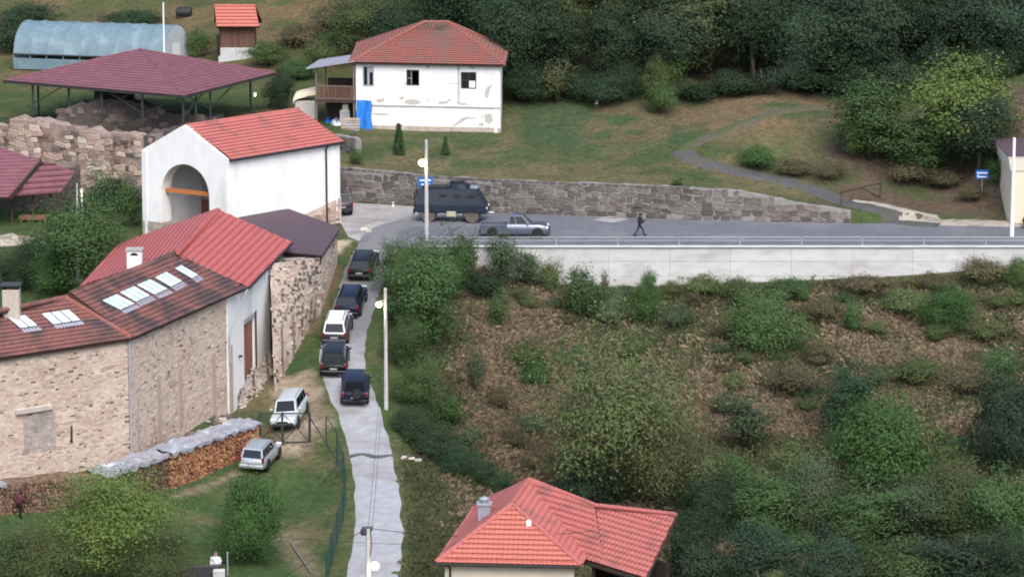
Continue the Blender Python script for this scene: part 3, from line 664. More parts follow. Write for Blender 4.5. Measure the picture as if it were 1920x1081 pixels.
# passage behind the arch: cross wall with a dark timber lower half, floor, tie beam
dn = -f.n
m = MB(); m.prism([f.at(.3, 1.9, -5.6), f.at(Wd - .3, 1.9, -5.6), f.at(Wd - .3, eA, -5.6), f.at(.3, eA, -5.6)], dn * .2); m.build('passage_wall', M['concrete_grey'], gb, o0)  # grey instead of white plaster, so the passage shade sits in the colour
MB().prism([f.at(.3, -.3, -5.55), f.at(Wd - .3, -.3, -5.55), f.at(Wd - .3, 1.9, -5.55), f.at(.3, 1.9, -5.55)], dn * .2).build('passage_door', M['doorwood'], gb, o0)
MB().prism([f.at(.3, eA - .1, -1.15), f.at(Wd - .3, eA - .1, -1.15), f.at(Wd - .3, eA - .1, -6), f.at(.3, eA - .1, -6)], (0, 0, .08)).build('passage_ceiling', M['plaster'], gb, o0)
MB().prism([f.at(.3, -.02, 0), f.at(Wd - .3, -.02, 0), f.at(Wd - .3, -.02, -6), f.at(.3, -.02, -6)], (0, 0, -.1)).build('passage_floor', M['apron'], gb, o0)
sb, zb_ = f.hit(316, 359); MB().bar(f.at(c0 - r - .1, zb_, -.55), f.at(c0 + r + .1, zb_ + .05, -.55), .26, .30).build('tie_beam', M['orangewood'], gb, o0)
for a0, a1 in ((-.04, c0 - r + .03), (c0 + r - .03, Wd + .04)):
    b_ = f.box(MB(), a0, a1, -.6, .95, -1.18, .04).build('stone_base', M['rubble_grey'], gb, o0, bevel=.03)
fs = Face(B, C, (0, 0)); sA = fs.hit(560, 396)[0]
MB().prism([fs.at(sA - 2.5, -.8, .05), fs.at(fs.L + .05, -.8, .05), fs.at(fs.L + .05, 1.95, .05), fs.at(sA + .8, 1.15, .05), fs.at(sA - 2.5, .5, .05)], -fs.n * .1).build('stone_base', M['rubble_wall'], gb, o0)
place_stones(fs, course_layout(fs.L, lambda s: .1, lambda s: .3 + 1.6 * max(0, (s - sA)) / (fs.L - sA), (.2, .34), (.25, .6), 71), gb, o0, 'stone_warm', .12, .08, 60)
# roof
ovB, ovC = B + fs.n * .28 + V3(0, 0, -.1), C + fs.n * .28 + (C - B).normalized() * .2 + V3(0, 0, -.1)
rF = V3(mid.x, mid.y, apz) - f.n * .35; rB = V3(mb.x, mb.y, apz) + (C - B).normalized() * .2
e0 = ovB - f.n * .30
pl = planar(e0, ovC, rB, rF); slab('roof_slab', pl, .16, M['darkwood'], gb, o0)
tile_plane('roof_tiles', pl, M['tile_new'], gb, o0, row=.40, col=.30, amp=.04, step=.065)
fw = Face(D, A, (-60, A.y)); ovA, ovD = A + fw.n * .25 + V3(0, 0, -.1) - f.n * .30, D + fw.n * .25 + V3(0, 0, -.1) + (C - B).normalized() * .2
pl = planar(ovD, ovA, rF, rB); slab('roof_slab', pl, .16, M['darkwood'], gb, o0); tile_plane('roof_tiles', pl, M['tile_new'], gb, o0, row=.40, col=.30, amp=.04, step=.065)
caps('ridge_tiles', rF + V3(0, 0, .05), rB + V3(0, 0, .05), .14, M['tile_new'], gb, o0)
MB().tube([ovB + fs.n * .08, ovC + fs.n * .08], .085, 8).build('gutter', M['gutter'], gb, o0)
sd_, z_ = fs.hit(610, 300); MB().tube([fs.at(sd_, eA - .15, .35), fs.at(sd_, eA - .5, .1), fs.at(sd_, .1, .13)], .07, 8).build('downpipe', M['gutter'], gb, o0)
# ------------------------------------------------------------------ red sheet-roofed gatehouse by the lane
E1, E2 = pz(456, 540, 2.3) + V3(.3, 0, 0), pz(541, 455, 2.3) + V3(.2, 0, 0); R1, R2 = pz(334, 475, 5.0), pz(410, 395, 5.0); L1, L2 = pz(150, 537, 2.3), pz(222, 458, 2.3)
o0 = V3(E1.x, E1.y, -5); gh = thing('gatehouse', 'white gatehouse with red sheet roof and tall wooden door beside the lane', 'building', o0)
pl = planar(E1, E2, R2, R1); slab('roof_slab', pl, .14, M['darkwood'], gh, o0); tile_plane('roof_sheet', pl, M['tile_sheet'], gh, o0, row=.45, col=.42, amp=.075, step=.02)
pl = planar(L2, L1, R1, R2); slab('roof_slab', pl, .14, M['darkwood'], gh, o0); tile_plane('roof_sheet', pl, M['tile_sheet'], gh, o0, row=.45, col=.42, amp=.03, step=.015)
caps('ridge_tiles', R1 + V3(0, 0, .07), R2 + V3(0, 0, .07), .15, M['tile_sheet'], gh, o0)
MB().tube([E1 + V3(.08, 0, -.02), E2 + V3(.08, 0, -.02)], .08, 8).build('gutter', M['gutter'], gh, o0)
ed = (E2 - E1).normalized(); inw = V3(-ed.y, ed.x, 0)
fw = Face((-18.95, 239.4), (-16.85, 250.6), (40, 240))
door = fw.quad([(457, 606), (479, 579), (478, 672), (456, 698)]); da, db = door[0][0], door[1][0]; dz0, dz1 = -4.7, -.25
m = MB(); f0 = fw
for a0, a1, z0, z1 in ((0, da, -6.4, 2.22), (db, fw.L, -6.4, 2.22), (da, db, dz1, 2.22), (da, db, -6.4, dz0)): f0.box(m, a0, a1, z0, z1, -.5, 0)
m.build('wall', M['plaster'], gh, o0)
f0.box(MB(), da, db, dz1 - .35, dz1, -.22, -.04).build('door_lintel', M['concrete_grey'], gh, o0)
n_ = 5
for k in range(n_):
    a0 = da + (db - da) * k / n_; f0.box(MB(), a0 + .008, a0 + (db - da) / n_ - .008, dz0, dz1 - .36, -.34, -.25).build('door_board', M['doorwood'], gh, o0)
f0.box(MB(), db - .03, db + .14, dz0, dz1 + .1, -.05, .04).build('door_jamb', M['darkwood'], gh, o0)
for a, z0, z1 in ((fw.hit(498, 600)[0], -1.8, -.1), (fw.hit(472, 540)[0], 1.3, 2.1), (fw.hit(497, 525)[0], 1.2, 2.0)):
    f0.box(MB(), a - .07, a + .07, z0, z1, -.1, .004).build('slit_window', M['greyframe'], gh, o0)
MB().box(fw.at(fw.hit(448, 667)[0], fw.hit(448, 667)[1], .12), (.25, .25, .12)).build('wall_lamp', M['framegrey'], gh, o0)
p = fw.at(fw.L - .1, 2.1, .12); MB().tube([E1 + ed * 9.2 + V3(0, 0, -.05), p, V3(p.x, p.y, -2.2)], .065, 8).build('downpipe', M['gutter'], gh, o0)
m = MB(); lw_ = Face(L1 - inw * .4, L2 - inw * .4, (-60, 250)); vwall(m, L1 - inw * .4, L2 - inw * .4, -4, 2.25, .4, (R1.x, R1.y)); gg = Face(L2 - inw * .4, E2 + inw * .4, (-20, 400))
m.prism([gg.at(0, -4), gg.at(gg.L, -4), gg.at(gg.L, 2.2), gg.at(gg.L * .58, 4.85), gg.at(0, 2.2)], -gg.n * .4); m.build('wall', M['plaster'], gh, o0)
q = pY(253, 500, R1.y + 2.0); cz = q.z
MB().box((q.x, q.y, cz + .1), (1.0, .8, 2.1)).build('chimney', M['plaster'], gh, o0, bevel=.02)
MB().box((q.x, q.y, cz + 1.2), (1.14, .94, .12)).build('chimney_cap', M['concrete_grey'], gh, o0)
MB().prism([V3(q.x + .28 * math.cos(t), q.y - .405, cz + .83 + .2 * math.sin(t)) for t in np.linspace(0, math.pi, 9)], (0, .02, 0)).build('chimney_vent', M['dark'], gh, o0)
# ------------------------------------------------------------------ annex with the flat dark roof
zr = 1.8; poly = [pz(526, 471, zr), pz(604, 478, zr), pz(638, 426, zr), pz(541, 391, zr), pz(447, 405, zr), pz(462, 452, zr)]
o0 = V3(poly[1].x, poly[1].y, -2); an = thing('annex', 'low stone annex under a flat dark brown roof beside the lane', 'building', o0)
MB().prism(poly, (0, 0, -.07)).build('roof_felt', M['darkroof'], an, o0)
cc_ = sum(poly, Vector()) / 6; MB().prism([cc_ + (p - cc_) * .985 + V3(0, 0, -.075) for p in poly], (0, 0, -.24)).build('fascia', M['gutter'], an, o0)
ins = [cc_ + (p - cc_) * .94 for p in poly]
fA = Face(pz(514, 480, zr) + V3(0, .3, 0), ins[1], (0, 0)); fB = Face(ins[1], ins[2], (40, 262))
rough_wall('wall', fA, lambda s: -5, lambda s: 1.5, .5, M['rubble_grey'], an, o0, .5, .0); rough_wall('wall', fB, lambda s: -4.5, lambda s: 1.5, .5, M['rubble_wall'], an, o0, .5, .0)
place_stones(fA, course_layout(fA.L, lambda s: -2, lambda s: 1.45, (.18, .32), (.25, .65), 81), an, o0, 'stone_warm', .14, .04, 80, kinds=[('stone_warm', .5), ('stone_dark', .3), ('stone_pale', .2)])
place_stones(fB, course_layout(fB.L, lambda s: -2.4 + .2 * s, lambda s: 1.45, (.18, .30), (.25, .6), 82, .45), an, o0, 'stone_warm', .14, .03, 90, kinds=[('stone_facing', .8), ('stone_dark', .1), ('stone_pale', .1)])
MB().tube([poly[1] + V3(-.1, .1, -.3), poly[1] + V3(-.15, .3, -.7), poly[1] + V3(-.9, .6, -1.0)], .06, 8).build('downpipe', M['gutter'], an, o0)
# lower perimeter wall along the lane
Q = [pz(450, 776, -6.2), pz(515, 741, -5.3), pz(556, 668, -4.2), pz(594, 597, -3.05)]
tz = [-4.0, -2.1, -.3, 1.15]; o0 = Q[1].copy()
pw = thing('perimeter_wall', 'rough pale stone perimeter wall rising along the lane below the white gatehouse', 'stone wall', o0)
wl0, wl1 = fw.at(*fw.hit(447, 730), -.05), fw.at(fw.L - .02, fw.hit(512, 648)[1], -.05); tp0, tp1 = fw.at(fw.L, 2.35, .02), fA.at(fA.L + .05, 1.5, .1)
base = [Q[0] + V3(0, 0, -.5), Q[1] + V3(0, 0, -.5), Q[2] + V3(0, 0, -.5), Q[3] + V3(0, 0, -.5)]
def ruled(bl, t0, t1, na, nb_, seed):
    """battered wall face between its foot line and its top line"""
    Ls = [0.0]
    for a, b_ in zip(bl[:-1], bl[1:]): Ls.append(Ls[-1] + (b_ - a).length)
    def bp(t):
        d = t * Ls[-1]; k = max(i for i in range(len(bl) - 1) if Ls[i] <= d + 1e-6); return bl[k].lerp(bl[k + 1], min(1, (d - Ls[k]) / (Ls[k + 1] - Ls[k])))
    def S(t, s): return bp(t).lerp(t0.lerp(t1, t), s)
    def frame(t, s):
        e = (S(min(t + .02, 1), s) - S(max(t - .02, 0), s)).normalized(); u_ = (S(t, min(s + .05, 1)) - S(t, max(s - .05, 0))).normalized(); n_ = u_.cross(e).normalized()
        if n_.x < 0: n_ = -n_
        return S(t, s), e, u_, n_
    m = MB()
    for i in range(na + 1):
        for j in range(nb_ + 1): p, e, u_, n_ = frame(i / na, j / nb_); m.v.append(p + n_ * (.05 * mnoise.noise(V3(i * .7, j * .7, seed))))
    for i in range(na):
        for j in range(nb_): a = i * (nb_ + 1) + j; m.f.append((a, a + 1, a + nb_ + 2, a + nb_ + 1))
    return m, frame, Ls[-1]
def ruled_stones(frame, L, hgt, n, seed, kinds, sz, parent, org, band=None):
    rs = random.Random(seed)
    for i in range(n):
        t, s = rs.random(), rs.random()
        if band: s = min(.98, max(.02, band(t) + rs.gauss(0, .07)))
        p, e, u_, n_ = frame(t, s); w_ = rs.uniform(*sz); h = w_ * rs.uniform(.38, .62); o = link('stone', STONES[rs.choices([k for k, _ in kinds], [q for _, q in kinds])[0]][rs.randrange(8)], parent)
        o.matrix_basis = Matrix.Translation(p - org + n_ * rs.uniform(-.02, .03)) @ Matrix((e, n_, u_)).transposed().to_4x4() @ Matrix.Rotation(rs.uniform(-.15, .15), 4, 'Y') @ Matrix.Diagonal((w_, .16, h, 1))
kk_ = [('stone_facing', .62), ('stone_pale', .16), ('stone_dark', .12), ('stone_grey', .1)]
m, frA, LA = ruled(base[:2], wl0, wl1, 8, 6, 4); m.build('wall_face', M['rubble_grey'], pw, o0, recalc=False); ruled_stones(frA, LA, 2, 70, 5, kk_, (.18, .5), pw, o0)
m, frB, LB = ruled(base[1:], tp0, tp1, 24, 14, 6); m.build('wall_face', M['rubble_wall'], pw, o0, recalc=False); ruled_stones(frB, LB, 6, 190, 6, kk_, (.2, .55), pw, o0)
ruled_stones(frB, LB, 6, 70, 8, [('stone_dark', .5), ('stone_grey', .3), ('stone_pale', .2)], (.2, .45), pw, o0, lambda t: .50 + .45 * t if t < .75 else .84)
def strip(fr, t, s0, s1):
    n_ = max(3, int((s1 - s0) * 26)); m = MB()
    for k in range(n_):
        p, e, u_, nn = fr(t, s0 + (s1 - s0) * k / n_); q, _, _, _ = fr(t, s0 + (s1 - s0) * (k + .7) / n_); m.prism([p - e * .2 - nn * .1, p + e * .2 - nn * .1, q + e * .2 - nn * .1, q - e * .2 - nn * .1], nn * .17)
    m.build('brick_strip', M['stone_dark'], pw, o0)
strip(frA, .45, .05, .95); strip(frA, .88, .05, .95); strip(frB, .18, .06, .50); strip(frB, .42, .05, .52); strip(frB, .62, .05, .55); strip(frB, .82, .05, .5)
# ------------------------------------------------------------------ the old wall with its tiled roof and skylights
EV0, EV1, EV2 = pz(462, 541, 2.4), pz(247, 635, 2.3), pz(0, 672, 2.3); RG0, RG1, RG2 = pz(328, 475, 4.9), pz(122, 559, 4.55), pz(0, 584, 4.55)
EV3 = EV2 + (EV2 - EV1) * 1.1; RG3 = RG2 + (RG2 - RG1) * 1.9
o0 = V3(EV1.x, EV1.y, -6.2); ow = thing('old_wall_building', 'long beige rubble stone building with weathered tile roof and skylights', 'building', o0)
plR = planar(EV1, EV0, RG0, RG1); plL = planar(EV3, EV2 * 0 + EV1, RG1, RG3)
for pl in (plR, plL):
    slab('roof_slab', pl, .16, M['darkwood'], ow, o0); tile_plane('roof_tiles', pl, M['tile_old'], ow, o0, row=.36, col=.26, amp=.04, step=.055)
bk = V3(-2.6, 2.6, -1.6)
for a, b_ in ((RG0, RG1), (RG1, RG3)):
    pl = planar(b_ + bk, a + bk, a, b_); slab('roof_slab', pl, .16, M['darkwood'], ow, o0); tile_plane('roof_tiles', pl, M['tile_old'], ow, o0, row=.36, col=.26, amp=.04, step=.055, sub=2)
for a, b_ in ((RG0, RG1), (RG1, RG3)): caps('ridge_tiles', a + V3(0, 0, .06), b_ + V3(0, 0, .06), .15, M['tile_old'], ow, o0)
caps('hip_tiles', EV1 + V3(0, 0, .08), RG1 + V3(0, 0, .08), .16, M['tile_house'], ow, o0)
ndR = (EV0 - EV1).normalized(); inR = V3(-ndR.y, ndR.x, 0) * .38; ndL = (EV1 - EV3).normalized(); inL = V3(-ndL.y, ndL.x, 0) * .38
K0, K1, K2 = V3(-19.0, 239.5, 0), EV1 + (inR + inL) * .5, EV3 + inL
fR = Face(K1, K0, (40, 150)); fL = Face(K2, K1, (40, 150))
for f, sd2 in ((fR, 41), (fL, 42)):
    rough_wall('wall', f, lambda s: -7.2, lambda s: 2.25, 1.1, M['rubble_wall'], ow, o0, 1.0, .0, sd2)
    lay = course_layout(f.L, lambda s: -6.2, lambda s: 2.1, (.15, .26), (.16, .46), sd2, .42)
    lay = [q for q in lay if f is fR or q[0] > f.L * .42]
    mk_ = [q for q in course_layout(f.L, lambda s: -6.2, lambda s: 2.1, (.12, .2), (.18, .42), sd2 + 7, .08) if f is fR or q[0] > f.L * .42]
    place_stones(f, [(a, z, w_, h * .62, r * .5) for a, z, w_, h, r in mk_], ow, o0, 'stone_dark', .1, .02, 110, sd2 + 3, jit=.006, kinds=[('stone_dark', .5), ('stone_warm', .5)])
    place_stones(f, lay, ow, o0, 'stone_dark', .14, .025, 150, sd2, jit=.012, kinds=[('stone_facing', .95), ('stone_pale', .05)])
for (u, v0, v1, wd_) in ((432, 648, 778, .62), (400, 662, 790, .70), (337, 690, 800, .55), (297, 705, 830, .62), (258, 745, 860, .32)):
    s0, za = fR.hit(u, v0); s1, zb_ = fR.hit(u, v1)
    fR.box(MB(), s0 - wd_ / 2, s0 + wd_ / 2, zb_, za, -.1, .035).build('brick_strip', M['brickstrip'], ow, o0, bevel=.02)
s0, z0 = fR.hit(360, 822); s1, z1 = fR.hit(444, 786); MB().prism([fR.at(s0, z0 - .6, .05), fR.at(s1, z1 - .5, .05), fR.at(s1, z1 + .35, .05), fR.at((s0 + s1) / 2, z1 + .1, .05), fR.at(s0, z0 + .1, .05)], -fR.n * .06).build('render_patch', M['concrete_grey'], ow, o0)
s0, z0 = fL.hit(28, 775); s1, z1 = fL.hit(97, 757); fL.box(MB(), s0, s1, z0 - .1, z1 + .05, -.1, .22).build('stone_sill', M['stone_pale'], ow, o0, bevel=.06)
s0, z0 = fL.hit(45, 850); fL.box(MB(), s0, fL.hit(105, 850)[0], z0, fL.hit(60, 775)[1] - .1, -.1, .03).build('blocked_window', M['rubble_grey'], ow, o0)
s0, z0 = fL.hit(134, 830); fL.box(MB(), s0 - .06, s0 + .06, z0, z0 + 1.1, 0, .07).build('iron_anchor', M['darkwood'], ow, o0); fL.box(MB(), s0 - .14, s0, z0 + .1, z0 + .2, 0, .06).build('iron_anchor', M['darkwood'], ow, o0)
MB().tube([EV1 + V3(-.05, .1, -.05), K1 + fR.n * .12 + V3(0, 0, -.3), V3(K1.x, K1.y, -6.1) + fR.n * .12], .06, 8).build('downpipe', M['greyframe'], ow, o0)
MB().tube([EV0 + V3(.05, 0, -.05), K0 + fR.n * .1 + V3(.05, 0, -.5), V3(K0.x + .1, K0.y, -2.3) + fR.n * .1], .06, 8).build('downpipe', M['greyframe'], ow, o0)
hp = thing('slab_row', 'row of dark flat stones along the foot of the old wall behind the firewood', 'stones', V3(K1.x, K1.y, -6.2)); rs = random.Random(31)
for i in range(46):
    ff, a = (fR, rs.uniform(0, fR.L * .96)) if i < 30 else (fL, rs.uniform(fL.L * .5, fL.L)); p = ff.at(a, 0, rs.uniform(.25, 1.1)); w_ = rs.uniform(.35, .9)
    o = link('stone', STONES[rs.choice(['stone_dark', 'stone_grey', 'stone_grey', 'stone_facing'])][rs.randrange(8)], hp); o.location = V3(p.x, p.y, max(hz(p.x, p.y), -6.6) + .12) - hp.location; o.scale = (w_, w_ * .6, w_ * .32); o.rotation_euler = (rs.uniform(-.2, .2), rs.uniform(-.2, .2), rs.uniform(0, 3.1))
def skylight(pl, uvs, npane):
    n = (pl[1] - pl[0]).cross(pl[2] - pl[0]).normalized(); n = n if n.z > 0 else -n
    q = [pplane(u, v, pl[0], n) for u, v in uvs]     # top-left, top-right, bottom-right, bottom-left
    q[2] = q[1] + (q[3] - q[0])
    fr = MB().prism([p + n * .05 for p in q], n * .08).build('skylight', M['framegrey'], ow, o0)
    for k in range(npane):
        a, b_ = (k + .06) / npane, (k + .94) / npane
        pp = [q[0].lerp(q[1], a), q[0].lerp(q[1], b_), q[3].lerp(q[2], b_), q[3].lerp(q[2], a)]; c_ = sum(pp, Vector()) / 4
        MB().prism([c_ + (p - c_) * .97 + n * .134 for p in pp], n * .015).build('pane', M['skylight'], fr, o0)
    dn_ = (q[3] - q[0]).normalized()
    MB().prism([q[3] + dn_ * .05 + n * .06, q[2] + dn_ * .05 + n * .06, q[2] + dn_ * .42 + n * .05, q[3] + dn_ * .42 + n * .05], n * .05).build('flashing', M['flashing'], fr, o0)
for uvs in ([(189, 566), (217, 554), (250, 570), (224, 584)], [(222, 551), (250, 539), (282, 557), (253, 569)], [(254, 537), (280, 526), (315, 544), (288, 555.5)], [(288, 523), (310, 512), (346, 529), (319, 541)]): skylight(plR, uvs, 3)
skylight(plR, [(325.6, 506), (338, 499.5), (374, 518), (358.6, 525)], 2)
skylight(plL, [(13, 598), (46.5, 593), (71, 613), (37, 618)], 2); skylight(plL, [(75.5, 591), (129, 583), (156, 603), (98, 611)], 3)
q = pY(22, 575, RG2.y + .9); MB().box((q.x, q.y, q.z + .2), (1.05, .9, 1.9)).build('chimney', M['stone_pale'], ow, o0, bevel=.03)
for dx in (-.42, .42): MB().box((q.x + dx, q.y, q.z + 1.25), (.14, .8, .26)).build('chimney_vent', M['dark'], ow, o0)
MB().box((q.x, q.y, q.z + 1.43), (1.25, 1.1, .1)).build('chimney_cap', M['framegrey'], ow, o0)
# ------------------------------------------------------------------ old white house on the terrace
F1, F2 = pz(668, 243, 4.0), pz(938, 249, 4.0); o0 = F1.copy()
hs = thing('farmhouse', 'old two storey white house with peeling plaster and faded red hip roof', 'house', o0)
zE = pY(668, 116, F1.y).z; dpt = (F2 - F1).normalized(); bkv = V3(-dpt.y, dpt.x, 0)
B1, B2 = V3(-13.0, 313.2, 4), V3(-.78, 310.6, 4)
fF = Face(F1, F2, (0, 0)); fRt = Face(F2, B2, (60, 305)); fLt = Face(B1, F1, (-60, 305))
wins = [[(680, 124), (701, 124), (701, 162), (680, 162)], [(762, 131), (786, 131), (786, 161), (762, 161)], [(864, 135), (893, 135), (893, 167), (864, 167)]]
wq = []
for w_ in wins:
    q = fF.quad(w_); wq.append((q[0][0], q[1][0], q[2][1], q[0][1]))
m = MB(); xs = [0] + [v for w_ in wq for v in (w_[0], w_[1])] + [fF.L]
for i in range(0, len(xs), 2): fF.box(m, xs[i], xs[i + 1], 3.2, zE, -.5, 0)
for (a0, a1, z0, z1) in wq: fF.box(m, a0, a1, 3.2, z0, -.5, 0); fF.box(m, a0, a1, z1, zE, -.5, 0)
m.build('front_wall', M['plaster_old'], hs, o0)
m = MB()
for P, Q_ in ((F2, B2), (B2, B1), (B1, F1)): vwall(m, P, Q_, 3.2, zE, .5, (F1 + B2) / 2)
m.build('wall', M['plaster_old'], hs, o0)
fF.box(MB(), .5, fF.L - .5, 3.3, 3.4, -10, -.6).build('floor', M['dark'], hs, o0)
MB().prism([fF.at(.5, 4, -2.5), fF.at(fF.L - .5, 4, -2.5), fF.at(fF.L - .5, zE, -2.5), fF.at(.5, zE, -2.5)], (0, .1, 0)).build('partition', M['dark'], hs, o0)
for k, (a0, a1, z0, z1) in enumerate(wq):
    fm = M['greyframe'] if k == 0 else M['darkwood']; t_ = .09
    wo = MB()
    for q in ((a0, a0 + t_, z0, z1), (a1 - t_, a1, z0, z1), (a0 + t_, a1 - t_, z1 - t_, z1), (a0 + t_, a1 - t_, z0, z0 + t_)): fF.box(wo, q[0], q[1], q[2], q[3], -.16, .025 if k == 0 else -.02)
    wo = wo.build('window', fm, hs, o0); am = (a0 + a1) / 2
    if k == 0:
        fF.box(MB(), am - .09, am + .09, z0 + t_, z1 - t_, -.15, .0).build('mullion', fm, wo, o0)
        for q in ((a0 + t_, am - .09), (am + .09, a1 - t_)): fF.box(MB(), q[0] + .04, q[1] - .04, z0 + .12, z1 - .2 - .25 * (q[0] > am - .1), -.1, -.07).build('pane', M['glassdark'], wo, o0)
        fF.box(MB(), am + .09, a1 - t_, z1 - .5, z1 - t_, -.12, -.02).build('board', M['greyframe'], wo, o0)
    elif k == 1:
        a_ = a0 + (a1 - a0) * .38; fF.box(MB(), a_ - .025, a_ + .025, z0 + t_, z1 - t_, -.1, -.05).build('mullion', M['greyframe'], wo, o0)
        fF.box(MB(), a0 + t_, a_ - .03, z0 + t_ + .5, z0 + t_ + .55, -.1, -.05).build('glazing_bar', M['greyframe'], wo, o0)
        fF.box(MB(), a0 + t_, a_ - .025, z0 + t_, z1 - t_, -.13, -.12).build('pane', M['glassdark'], wo, o0)
    else:
        fF.box(MB(), am - .03, am + .03, z0 + t_, z1 - t_, -.1, -.04).build('mullion', fm, wo, o0); fF.box(MB(), a0 + t_, a1 - t_, (z0 + z1) / 2 - .03, (z0 + z1) / 2 + .03, -.09, -.045).build('glazing_bar', fm, wo, o0)
        for q in ((a0 + t_, am - .03, z0 + t_, (z0 + z1) / 2 - .03), (a0 + t_, am - .03, (z0 + z1) / 2 + .03, z1 - t_), (am + .03, a1 - t_, (z0 + z1) / 2 + .03, z1 - t_)): fF.box(MB(), *q, -.12, -.1).build('pane', M['glassdark'], wo, o0)
        fF.box(MB(), am + .04, a1 - t_ - .01, z0 + t_, (z0 + z1) / 2 - .04, -.1, -.06).build('white_board', M['whitepaint'], wo, o0)
sL, zL = fF.hit(700, 198); sR, zR = fF.hit(938, 203)
MB().prism([fF.at(sL - .3, zL, 0), fF.at(fF.L + .05, zR, 0), fF.at(fF.L + .05, zR + .10, 0), fF.at(sL - .3, zL + .10, 0)], fF.n * .09).build('ledge', M['bare_mud'], hs, o0)
fF.box(MB(), 1.1, fF.L + .02, 3.2, 4.42, -.1, .03).build('plinth', M['dirty_base'], hs, o0, bevel=.02)
s_ = fF.hit(860, 130)[0]; fF.box(MB(), s_ - .1, s_ + .1, zL + .25, zE - .05, 0, .02).build('wall_chase', M['bare_mud'], hs, o0)
def patch(uvs, k=0):
    rs = random.Random(k); pts = []
    for a, b_ in zip(uvs, uvs[1:] + uvs[:1]):
        for t in (0, .5): pts.append((a[0] + (b_[0] - a[0]) * t + rs.uniform(-.8, .8), a[1] + (b_[1] - a[1]) * t + rs.uniform(-.8, .8)))
    MB().prism([fF.at(*fF.hit(u, v), .002) for u, v in pts], fF.n * .012).build('bare_patch', M['bare_mud'], hs, o0)
for k, uvs in enumerate([[(908, 176), (914, 162), (923, 158), (919, 168), (915, 182), (911, 184)], [(705, 187), (720, 184), (722, 190), (708, 193)], [(757, 190), (770, 186), (785, 188), (790, 194), (772, 196), (760, 195)], [(748, 181), (758, 182), (756, 187), (749, 186)],
        [(822, 191), (840, 189), (838, 195), (824, 196)], [(855, 190), (872, 193), (880, 197), (862, 198)], [(907, 214), (922, 213), (924, 226), (918, 233), (910, 228)], [(866, 222), (876, 219), (893, 221), (891, 223), (876, 222), (870, 227), (851, 237), (848, 236)], [(897, 232), (906, 230), (906, 236), (898, 236)], [(838, 155), (860, 156), (860, 158), (838, 157)], [(700, 212), (728, 213), (728, 216), (701, 215)], [(801, 185), (806, 186), (805, 189), (801, 188)], [(839, 186), (846, 187), (845, 190), (840, 190)]]): patch(uvs, k)
ev = .45; e = [F1 - dpt * ev - bkv * ev, F2 + dpt * ev - bkv * ev, B2 + dpt * ev + bkv * ev, B1 - dpt * ev + bkv * ev]; e = [V3(p.x, p.y, zE - .02) for p in e]
rdg = pY(797, 42, e[0].y + 5.2), pY(840, 44, e[0].y + 5.2); zr = (rdg[0].z + rdg[1].z) / 2; rdg = V3(rdg[0].x, rdg[0].y, zr), V3(rdg[1].x, rdg[1].y, zr)
for pl in ([e[0], e[1], rdg[1], rdg[0]], [e[1], e[2], rdg[1]], [e[2], e[3], rdg[0], rdg[1]], [e[3], e[0], rdg[0]]):
    slab('roof_slab', pl, .12, M['darkwood'], hs, o0); tile_plane('roof_tiles', pl, M['tile_house'], hs, o0, row=.36, col=.27, amp=.04, step=.07, sub=3)
for a, b_ in ((e[0], rdg[0]), (e[1], rdg[1]), (rdg[0], rdg[1]), (e[2], rdg[1]), (e[3], rdg[0])): caps('hip_tiles', a + V3(0, 0, .07), b_ + V3(0, 0, .09), .13, M['tile_house'], hs, o0)
q = pY(829, 55, e[0].y + 4.3); MB().box((q.x, q.y, q.z + .1), (.95, .8, .8)).build('chimney', M['stone_dark'], hs, o0, bevel=.04)
# porch on the left
pa, pb = F1 - dpt * 3.35, F1 - dpt * .02; fP = Face(pa, pb, (0, 0)); zb_ = fF.hit(668, 188)[1]
m = [fP.at(-.75, 9.05, .5), fP.at(fP.L, 9.72, .5), fP.at(fP.L, 9.72, -5), fP.at(-.75, 9.05, -5)]; MB().prism(m, (0, 0, .1)).build('porch_roof', M['flashing'], hs, o0)
for s_ in (0, fP.L - .15):
    for o_ in (0, -4): MB().bar(fP.at(s_, 3.6, o_), fP.at(s_, 9.05 + .2 * s_, o_), .14).build('porch_post', M['greywood'], hs, o0)
fP.box(MB(), -.1, fP.L, zb_ - .22, zb_, -4.2, .1).build('balcony_floor', M['darkwood'], hs, o0)
fP.box(MB(), -.05, fP.L, zb_ + 1.1, zb_ + 1.2, .0, .09).build('handrail', M['greywood'], hs, o0); fP.box(MB(), -.05, fP.L, zb_ + .05, zb_ + .12, .0, .07).build('bottom_rail', M['greywood'], hs, o0)
for k in range(17):
    a = .02 + k * (fP.L - .1) / 17; fP.box(MB(), a, a + .135, zb_ + .08, zb_ + 1.1, .035, .06).build('balcony_slat', M['brownwood'], hs, o0)
MB().prism([fP.at(0, 3.6, -4.1), fP.at(fP.L, 3.6, -4.1), fP.at(fP.L, zb_, -4.1), fP.at(0, zb_, -4.1)], (0, .1, 0)).build('porch_back_wall', M['ruin_and_shade_dark'], hs, o0)  # wall coloured near black for the shade under the balcony
fP.box(MB(), fP.L - .05, fP.L + .001, 3.6, zE, -4, -.05).build('porch_side', M['darkwood'], hs, o0)
fP.box(MB(), .2, fP.L - .2, zb_ + .1, zb_ + 1.3, -4.1, -3.9).build('porch_screen', M['darkwood'], hs, o0)
